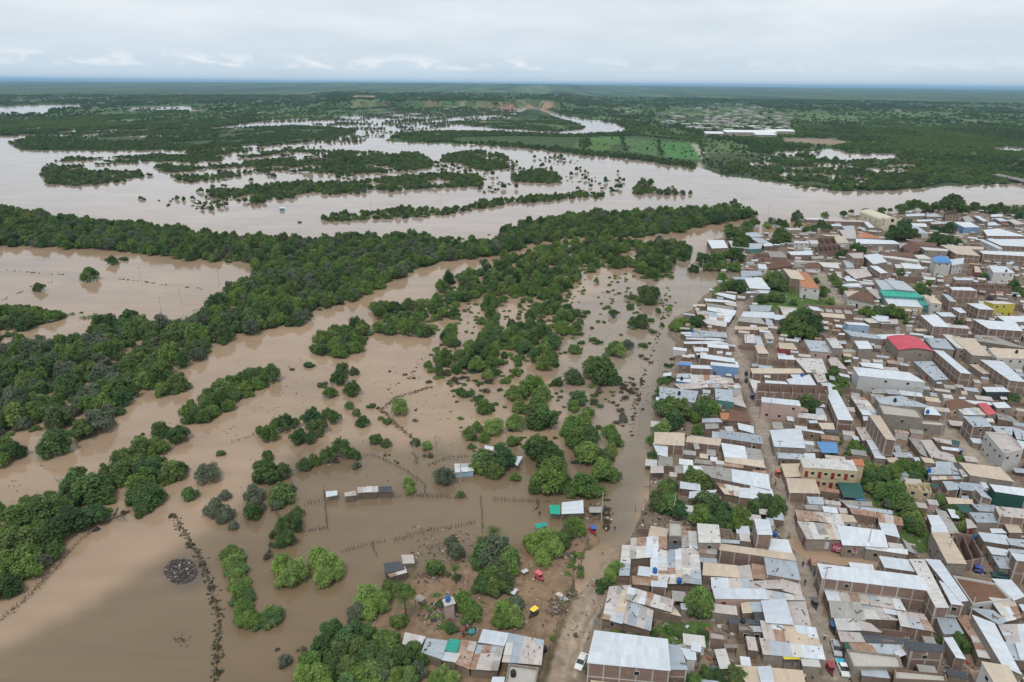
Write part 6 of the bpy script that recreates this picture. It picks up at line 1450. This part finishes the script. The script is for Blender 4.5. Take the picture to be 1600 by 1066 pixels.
# ================================================================ vehicles and people
def paintm(n, c): return plain(n, c, .3, .06, 2, .5)
TYRE = plain('tyre', (.02, .02, .02), .8); GLASS = plain('vehicle_glass', (.02, .024, .03), .12, .1, 2, .6)
def loft(sections, mat, name):                              # body skinned over cross sections along its length
    v = []; f = []; n = len(sections[0][1])
    for x, sec in sections: v += [(x, y, z) for y, z in sec]
    for k in range(len(sections) - 1):
        for i in range(n): j = (i + 1) % n; f.append([k * n + i, k * n + j, (k + 1) * n + j, (k + 1) * n + i])
    f.append(list(range(n))[::-1]); f.append([(len(sections) - 1) * n + i for i in range(n)]); return mesh(name, v, f, [mat])
def sec(w, z0, z1, r=.12): return [(-w, z0), (w, z0), (w, z1 - r), (w - r, z1), (-w + r, z1), (-w, z1 - r)]
def wheels(o, xs, y, r):
    for x in xs:
        for s in (-1, 1):
            mb = MB(); mb.tube([(0, -.1, 0), (0, .1, 0)], [r, r], 12); w_ = link('wheel', mb.mesh('wheel', TYRE), o); w_.location = (x, s * y, r)
def make_car(col, kind):
    o = link('pickup_truck' if kind == 'pickup' else 'van' if kind == 'van' else 'car', None); pm = paintm('car_paint', col)
    link('body', loft([(-2.2, sec(.72, .35, .72)), (-2.1, sec(.82, .28, .88)), (-.9, sec(.85, .26, .95)), (.9, sec(.85, .26, .95)), (2.0, sec(.82, .28, .82)), (2.15, sec(.72, .35, .66))], pm, 'body'), o)
    if kind == 'pickup': cab = [(-.55, sec(.8, .94, 1.0)), (-.4, sec(.7, .94, 1.5)), (.55, sec(.7, .94, 1.52)), (1.15, sec(.78, .94, .98))]
    elif kind == 'van': cab = [(-2.1, sec(.8, .86, .98)), (-1.95, sec(.74, .86, 1.62)), (.6, sec(.74, .86, 1.66)), (1.3, sec(.8, .86, .98))]
    else: cab = [(-1.75, sec(.78, .9, .95)), (-1.1, sec(.64, .9, 1.42)), (.35, sec(.64, .9, 1.44)), (1.1, sec(.78, .9, .96))]
    link('window', loft(cab, GLASS, 'window'), o); mb = MB(); a, b = cab[1][0], cab[2][0]; t_ = cab[1][1][3][1]; mb.box(((a + b) / 2, 0, t_ + .025), b - a + .06, 1.3, .06); link('roof', mb.mesh('roof', pm), o)
    if kind == 'pickup': mb = MB(); mb.box((-1.3, 0, .99), 1.45, 1.4, .08); link('cargo_cover', mb.mesh('cargo_cover', plain('cyan_tarp', (.03, .38, .5), .6)), o)
    wheels(o, (-1.35, 1.35), .76, .32); return o
def make_trike(col, col2):
    o = link('three_wheeler', None); pm = paintm('trike_paint', col)
    link('body', loft([(-1.2, sec(.5, .4, .8)), (-1.1, sec(.62, .32, 1.0)), (.1, sec(.62, .32, .95)), (.35, sec(.5, .36, .8)), (1.1, sec(.14, .45, .8)), (1.25, sec(.1, .5, .75))], pm, 'body'), o)
    mb = MB(); mb.prism([(-1.2, -.66), (.45, -.6), (.6, -.35), (.6, .35), (.45, .6), (-1.2, .66)], 1.62, 1.74); link('canopy', mb.mesh('canopy', paintm('canopy_cloth', col2)), o)
    for x, y in ((-1.1, -.56), (-1.1, .56), (.4, -.5), (.4, .5)): mb = MB(); mb.box((x, y, 1.3), .06, .06, .68); link('canopy_post', mb.mesh('canopy_post', TYRE), o)
    mb = MB(); mb.box((.5, 0, 1.25), .05, .85, .6); link('windscreen', mb.mesh('windscreen', GLASS), o)
    for x, y in ((-.75, -.6), (-.75, .6), (1.15, 0)): mb = MB(); mb.tube([(0, -.07, 0), (0, .07, 0)], [.26, .26], 10); w_ = link('wheel', mb.mesh('wheel', TYRE), o); w_.location = (x, y, .26)
    return o
def head(px, py, qx, qy): a, b = place(px, py), place(qx, qy); return math.atan2(b[1] - a[1], b[0] - a[0])
WHT, SLV = (.72, .72, .7), (.4, .41, .41)
for k, a, b, hd, c1, c2, lab in (('car', 908, 1037, (913, 1024, 903, 1046), WHT, 0, 'white car parked on the muddy road beside the big brick warehouse'), ('car', 1306, 1016, (1302, 1000, 1310, 1030), SLV, 0, 'silver car parked on the street above the white and cyan pickup'),
    ('pickup', 1316, 1047, (1311, 1034, 1322, 1060), WHT, 0, 'white pickup with bright cyan cargo cover in the street'), ('van', 1217, 810, (1215, 802, 1219, 818), WHT, 0, 'white van parked at the corner under the street trees'), ('van', 1150, 574, (1149, 568, 1151, 580), WHT, 0, 'white van on the narrow upper street'),
    ('car', 1564, 903, (1552, 901, 1576, 905), (.02, .07, .06), 0, 'dark green car parked before the brown tiled yard'), ('trike', 1301, 986, (1299, 975, 1303, 996), (.03, .03, .04), (.05, .12, .25), 'dark blue three wheeler in the street above the silver car'),
    ('trike', 1297, 1050, (1292, 1040, 1300, 1060), (.2, .03, .04), (.28, .04, .05), 'maroon three wheeler beside the white pickup'), ('trike', 1273, 948, (1270, 940, 1276, 958), (.05, .05, .05), (.1, .1, .1), 'black three wheeler standing in the muddy street'), ('trike', 1487, 889, (1480, 887, 1495, 891), (.5, .35, .02), (.7, .5, .03), 'yellow three wheeler on the side street below the tan roof'),
    ('trike', 1530, 895, (1522, 893, 1538, 897), (.03, .05, .2), (.05, .08, .3), 'blue three wheeler between the yellow one and the green car'), ('trike', 833, 962, (838, 958, 828, 966), (.04, .04, .04), (.8, .55, .05), 'yellow topped three wheeler in the dirt yard'), ('trike', 927, 833, (924, 828, 930, 838), (.4, .03, .06), (.04, .1, .4), 'blue and red three wheeler by the fence of the muddy road'),
    ('trike', 1166, 587, (1164, 580, 1168, 594), (.03, .03, .03), (.06, .06, .06), 'black three wheeler on the upper street below the white van'), ('trike', 1166, 598, (1164, 590, 1168, 605), (.03, .03, .04), (.03, .03, .03), 'second black three wheeler on the upper street'), ('trike', 1175, 623, (1172, 616, 1178, 630), (.05, .04, .1), (.1, .09, .2), 'purple three wheeler beside the pink house with windows'),
    ('trike', 1193, 649, (1190, 642, 1196, 656), (.3, .03, .04), (.3, .05, .06), 'small red three wheeler at the bend of the upper street'), ('trike', 1215, 744, (1212, 736, 1219, 752), (.35, .06, .03), (.5, .1, .05), 'red orange three wheeler on the street by the white roofs'), ('trike', 1499, 710, (1494, 706, 1505, 714), (.04, .05, .12), (.2, .2, .3), 'grey blue three wheeler by the red striped roof'), ('trike', 843, 905, (838, 900, 848, 908), (.4, .05, .08), (.6, .12, .15), 'pinkish red three wheeler under the big yard tree')):
    o = make_trike(c1, c2) if k == 'trike' else make_car(c1, k); p = place(a, b); o.location = (p[0], p[1], max(p[2], 0)); o.rotation_euler = (0, 0, head(*hd)); tag(o, lab, {'trike': 'three wheeler', 'pickup': 'pickup', 'van': 'van', 'car': 'car'}[k])
# a standing figure grown from joints
def figure(walk):
    m = bpy.data.meshes.new('body'); s = walk * .22
    V = [(0, 0, .95), (0, 0, 1.2), (0, 0, 1.45), (0, 0, 1.55), (0, .02, 1.66), (0, .02, 1.76), (.1, 0, .9), (.11, s, .5), (.11, s * .6, .08), (.11, s * .6 + .14, .05), (-.1, 0, .9), (-.11, -s, .5), (-.11, -s * 1.5, .1), (-.11, -s * 1.5 + .14, .06), (.2, 0, 1.43), (.25, -.06 - s * .5, 1.15), (.26, .04 - s, .9), (-.2, 0, 1.43), (-.25, s * .5, 1.15), (-.26, .12 + s, .92)]
    E = [(0, 1), (1, 2), (2, 3), (3, 4), (4, 5), (0, 6), (6, 7), (7, 8), (8, 9), (0, 10), (10, 11), (11, 12), (12, 13), (2, 14), (14, 15), (15, 16), (2, 17), (17, 18), (18, 19)]
    m.from_pydata(V, E, []); o = bpy.data.objects.new('body', m); C.objects.link(o); md = o.modifiers.new('skin', 'SKIN'); R_ = [.15, .15, .16, .06, .1, .09, .1, .075, .05, .04, .1, .075, .05, .04, .07, .05, .04, .07, .05, .04]
    for sv, r in zip(m.skin_vertices[0].data, R_): sv.radius = (r, r * .8 if r > .12 else r)
    m.skin_vertices[0].data[0].use_root = True; o.modifiers.new('sub', 'SUBSURF').levels = 1
    dg = bpy.context.evaluated_depsgraph_get(); dg.update(); e = bpy.data.meshes.new_from_object(o.evaluated_get(dg)); bpy.data.objects.remove(o); return e
FIG = [figure(0), figure(1)]; SKIN = plain('skin', (.3, .17, .11), .6); HAIR = plain('hair', (.015, .012, .01), .6); hb = MB(); hb.tube([(0, .0, 1.66), (0, -.01, 1.76), (0, -.01, 1.83)], [.115, .12, .05], 8); HAIRM = hb.mesh('hair', HAIR)
CLO = {'red': (.4, .04, .04), 'white': (.7, .7, .68), 'blue': (.06, .13, .35), 'dark': (.03, .03, .04), 'pink': (.6, .25, .3), 'yellow': (.6, .45, .08)}
for a, b, top, low, wk, where in ((946, 838, 'white', 'dark', 1, 'wading on the flooded road'), (960, 837, 'dark', 'blue', 1, 'wading behind another on the flooded road'), (1216, 841, 'white', 'blue', 0, 'standing in the street by the tall narrow house'), (1232, 842, 'pink', 'dark', 1, 'walking on the street corner'), (1254, 886, 'dark', 'dark', 1, 'walking in the mud below the painted sign'),
    (1262, 884, 'red', 'blue', 0, 'standing in the mud beside the long white roof'), (1272, 899, 'blue', 'dark', 0, 'standing at the roadside by the long white roof'), (1275, 890, 'white', 'dark', 1, 'walking along the roadside wall'), (1257, 915, 'dark', 'blue', 0, 'standing beside the muddy wheel ruts'), (1205, 746, 'blue', 'dark', 0, 'standing beside the red orange three wheeler'),
    (1211, 760, 'red', 'dark', 1, 'walking down the street past the white roofs'), (724, 997, 'dark', 'red', 0, 'standing in the yard behind the rusty shack'), (728, 987, 'red', 'dark', 0, 'standing by the green tub in the yard'), (843, 813, 'dark', 'dark', 1, 'wading in the flooded field near the green awning'), (941, 868, 'yellow', 'blue', 1, 'walking up the muddy road'), (1288, 1000, 'white', 'dark', 0, 'standing by the dark blue three wheeler'), (787, 1000, 'yellow', 'dark', 0, 'standing under the tree in the yard'), (1133, 900, 'red', 'blue', 0, 'standing in the narrow gap between rusty roofs')):
    p = place(a, b); o = link('person', None, None, (p[0], p[1], p[2] if p[2] > 0 else -.35)); o.rotation_euler = (0, 0, rng.uniform(0, 6.28)); me = FIG[wk].copy(); me.materials.clear()
    for c_ in (CLO[low], CLO[top]): me.materials.append(plain('cloth', c_, .8))
    me.materials.append(SKIN); me.polygons.foreach_set('material_index', [0 if q.center.z < .98 and abs(q.center.x) < .2 else 2 if q.center.z > 1.5 or (abs(q.center.x) > .23 and q.center.z < 1.2) else 1 for q in me.polygons]); me.polygons.foreach_set('use_smooth', [True] * len(me.polygons))
    link('body', me, o); link('hair', HAIRM, o); tag(o, 'person in ' + top + ' top and ' + low + ' trousers ' + where, 'person')

# painted wall of the corner shop, with its lettering
a, b = unproj(1301, 852, 2.2), unproj(1336, 860, 2.2); dv = (b - a)[:2]; L_ = float(np.linalg.norm(dv)); an = math.atan2(dv[1], dv[0]); nn = np.array([math.sin(an), -math.cos(an)])
shop = link('painted_sign', None, None, (a[0] + nn[0] * .35, a[1] + nn[1] * .35, .5)); shop.rotation_euler = (0, 0, an)
mb = MB(); mb.box((L_ / 2, .1, 1.5), L_, .12, 2.3); link('sign_panel', mb.mesh('sign_panel', plain('sign_maroon', (.33, .06, .1), .7)), shop)
for txt, x, z, sz, mt in (('(GRIMAL)', .1, 1.2, 1.2, plain('sign_white', (.68, .6, .6), .7)), ('tienda', .9, .55, .5, bpy.data.materials['sign_white'])):
    cu = bpy.data.curves.new('lettering', 'FONT'); cu.body = txt; cu.size = sz; cu.extrude = .01; cu.materials.append(mt); tmp = bpy.data.objects.new('lettering', cu); C.objects.link(tmp); dg = bpy.context.evaluated_depsgraph_get(); dg.update(); me_ = bpy.data.meshes.new_from_object(tmp.evaluated_get(dg)); bpy.data.objects.remove(tmp); o = link('lettering', me_, shop); o.rotation_euler = (math.pi / 2, 0, 0); o.location = (x, .03, z - .1); o.scale = (L_ / 4.6 if sz > 1 else 1, 1, 1)
tag(shop, 'maroon painted wall sign with white lettering on the corner shop', 'sign')
a, b = unproj(1272, 847, 2.0), unproj(1295, 852, 2.0); dv = (b - a)[:2]; L_ = float(np.linalg.norm(dv)); an = math.atan2(dv[1], dv[0]); nn = np.array([math.sin(an), -math.cos(an)])
o = link('wall_sign', None, None, (a[0] + nn[0] * .3, a[1] + nn[1] * .3, .5)); o.rotation_euler = (0, 0, an); mb = MB(); mb.box((L_ / 2, .1, 1.35), L_, .12, 1.9); link('sign_panel', mb.mesh('sign_panel', plain('panel_lilac', (.55, .53, .6), .7)), o)
mb = MB(); [mb.box((1.5 + .45 * math.cos(t), .03, 1.4 + .45 * math.sin(t)), .16, .02, .16) for t in np.linspace(.8, 5.5, 14)]; link('crescent_mark', mb.mesh('crescent_mark', plain('mark_purple', (.3, .12, .3), .7)), o); tag(o, 'pale lilac painted wall panel with a purple crescent on the corner shop', 'sign')
# white tarpaulin shelter edge, boat-like bowl and other loose pieces
for a, b, sx, sy, sz, col, nm, lab, cat in ((878, 934, 3.2, 1.1, .5, (.6, .5, .42), 'plank_stack', 'pale plank stack by the fence of the dirt yard', 'planks'), (820, 897, 1.6, 1.1, .9, (.55, .56, .55), 'yard_table', 'small white topped table beside the big yard tree', 'table'), (802, 928, 2.0, 1.6, .8, (.5, .5, .48), 'handcart', 'grey handcart beside the dark bushes of the yard', 'cart'), (737, 990, 1.4, 1.4, .6, (.03, .2, .2), 'wash_tub', 'dark green wash tub in the yard behind the rusty shack', 'tub')):
    p = place(a, b); o = link(nm, None, None, tuple(p)); o.rotation_euler = (0, 0, rng.uniform(0, 3)); mt = plain(nm, col, .7)
    if nm == 'plank_stack':
        for k in range(6): mb = MB(); mb.box((rng.uniform(-.2, .2), (k % 3 - 1) * .36, .1 + .16 * (k // 3)), sx, .32, .12, rng.uniform(-.06, .06)); link('plank', mb.mesh('plank', mt), o)
    elif nm == 'wash_tub': mb = MB(); mb.tube([(0, 0, 0), (0, 0, .5), (0, 0, .56)], [.55, .72, .74], 12); link('tub', mb.mesh('tub', mt), o)
    else:
        mb = MB(); mb.box((0, 0, sz), sx, sy, .1); link('top', mb.mesh('top', mt), o)
        for x, y in ((-1, -1), (1, -1), (-1, 1), (1, 1)): mb = MB(); mb.box((x * sx * .42, y * sy * .42, sz / 2), .1, .1, sz); link('leg', mb.mesh('leg', POLEW), o)
    tag(o, lab, cat)

# bare trees and drift branches
BAREM = plain('bare_branch', (.3, .27, .23), .9, .2, 5); DRIFTM = plain('wet_branch', (.12, .095, .075), .9, .3, 5)
def bare(seed, h, mat):
    g = random.Random(seed); mb = MB()
    def grow(p, d, L_, r, dep):
        q = tuple(p[i] + d[i] * L_ for i in range(3)); mb.tube([p, q], [r, r * .65], 5)
        if dep:
            for _ in range(3): d2 = Vector(d) + Vector((g.uniform(-.8, .8), g.uniform(-.8, .8), g.uniform(-.2, .5))); grow(q, tuple(d2.normalized()), L_ * g.uniform(.55, .8), r * .6, dep - 1)
    grow((0, 0, -.5), (.04, .02, 1), h * .45, h * .03, 3); return mb.mesh('trunk', mat)
for a, b, h, lab in ((682, 722, 8, 'pale bare tree inside the stick corral'), (651, 724, 5, 'small leafless tree left of the stick corral'), (715, 582, 5, 'leafless grey tree at the edge of the green thicket'), (1205, 358, 8, 'tall thin half bare tree by the river side roofs'), (96, 772, 4, 'leafless bush like tree on the channel bank')):
    p = place(a, b); o = link('bare_tree', None, None, (p[0], p[1], max(p[2], 0))); link('trunk', bare(a, h, BAREM), o); tag(o, lab, 'tree')
for a, b, hd, lab in ((152, 828, 1.9, 'drift branch at the edge of the brown pond'), (185, 803, .3, 'grey drift branches below the dark bushes'), (645, 715, .5, 'drift branches caught near the bare tree'), (533, 690, .1, 'drift branch floating beside the dark trees'), (840, 788, 0, 'long drift pole floating below the stick fence')):
    p = place(a, b); o = link('drift_branch', None, None, (p[0], p[1], .15)); o.rotation_euler = (1.5, 0, hd); link('branch', bare(a + 7, 7, DRIFTM), o); tag(o, lab, 'driftwood')

# ================================================================ labels: say which one
LMK = {'red vaulted hall': (1420, 541), 'emerald roofed hall': (1405, 462), 'cream church': (1388, 350), 'cream two-storey hotel': (1300, 735), 'blue roofed white house': (1469, 407), 'orange tiled house': (1262, 445), 'yellow house': (1560, 478), 'tall narrow brick house': (1378, 676), 'big brick warehouse': (985, 1015),
       'maroon painted sign': (1318, 856), 'big town tree': (1252, 508), 'flooded plank sheds': (570, 768), 'blue white hut': (726, 738), 'long rusty shack': (730, 1018), 'light green trees': (480, 885), 'brown pond': (200, 960), 'rubbish heap': (283, 893), 'blue tarpaulin roof': (1295, 697), 'teal walled house': (1128, 640), 'lone pond tree': (139, 429),
       'small red roof': (1541, 640), 'brown tiled yard': (1530, 925), 'tank tower': (702, 950), 'green awning': (866, 796), 'dark green long building': (1576, 765), 'grey sheet building': (1395, 583), 'white pickup': (1316, 1047), 'river bend tip': (1184, 336), 'pale bare tree': (682, 700), 'black striped roof': (1445, 1010), 'shop corner': (1262, 850), 'unfinished brick building': (1240, 607), 'white warehouse row': (1490, 900), 'dark roofed shack': (620, 885), 'channel mouth': (40, 740), 'far strip island': (640, 332), 'grassy dike': (200, 503)}
names = list(LMK); LP_ = np.array([LMK[k] for k in names], float)
allt = [(r, x, y, d_, c_) for r, x, y, d_, c_, Q, t_ in BUILT] + [(o, x, y, d_, c_) for o, x, y, d_, c_, s in KEEPERS] + MISC
bydesc = {}
for i, t_ in enumerate(allt): bydesc.setdefault(t_[3], []).append(i)
ORD = ['', 'second', 'third', 'fourth', 'fifth', 'sixth', 'seventh', 'eighth', 'ninth', 'tenth', 'eleventh', 'twelfth', 'thirteenth', 'fourteenth', 'fifteenth', 'sixteenth', 'seventeenth', 'eighteenth', 'nineteenth', 'twentieth']
GRP = {'tree': 'trees of the flooded valley', 'shrub': 'shrubs of the flooded valley', 'palm': 'palms of the dirt yard', 'house': 'houses of the flooded town', 'shelter': 'open shelters', 'shed': 'flooded sheds', 'lean-to': 'lean-tos in the yards', 'storage shed': 'small sheds in the yards', 'canopy': 'loose canopies in the yards', 'wall': 'bits of yard wall', 'water tank': 'plastic water tanks', 'power pole': 'power poles'}
used = set()
for d_, ids in bydesc.items():
    pts = np.array([[allt[i][1], allt[i][2]] for i in ids], float); opts = {i: [] for i in ids}
    for k, lp in enumerate(LP_):
        dx_, dy_ = pts[:, 0] - lp[0], (pts[:, 1] - lp[1]) * 1.3; dist = np.hypot(dx_, dy_); sect = np.where(np.abs(dx_) > np.abs(dy_), np.where(dx_ > 0, 0, 1), np.where(dy_ < 0, 2, 3))
        for s_ in range(4):
            w_ = np.where((sect == s_) & (dist > 14))[0]; w_ = w_[np.argsort(dist[w_])]
            for rk, q in enumerate(w_[:20]): opts[ids[q]].append((rk + dist[q] / 120, rk, k, s_))
    for i in ids:
        o = allt[i][0]; lab = None
        for _, rk, k, s_ in sorted(opts[i]):
            l_ = f"{ORD[rk]} {d_} {('right of', 'left of', 'beyond', 'this side of')[s_]} the {names[k]}".strip(); l_ = ' '.join(l_.replace('two storey', 'two-storey').split())
            if l_ not in used and len(l_.split()) <= 16: lab = l_; break
        if lab is None:
            lab = ' '.join(f'{d_} beyond the landmarks at the frame edge'.split()[:16])
        used.add(lab); tag(o, lab, allt[i][4], GRP.get(allt[i][4]), 'thing' if allt[i][4] == 'wall' else None)

# ================================================================ air
hm = bpy.data.materials.new('haze'); hm.use_nodes = True; t = hm.node_tree; t.nodes.clear(); o_ = t.nodes.new('ShaderNodeOutputMaterial'); pv = t.nodes.new('ShaderNodeVolumePrincipled')
pv.inputs['Color'].default_value = (.42, .72, 1.0, 1); pv.inputs['Density'].default_value = HAZE; pv.inputs['Anisotropy'].default_value = 0.0; t.links.new(pv.outputs[0], o_.inputs['Volume'])
mb = MB(); mb.box((0, 34500, 93.5), 146000, 75000, 193); hz_ = link('haze', mb.mesh('haze', hm)); tag(hz_, kind='stuff')
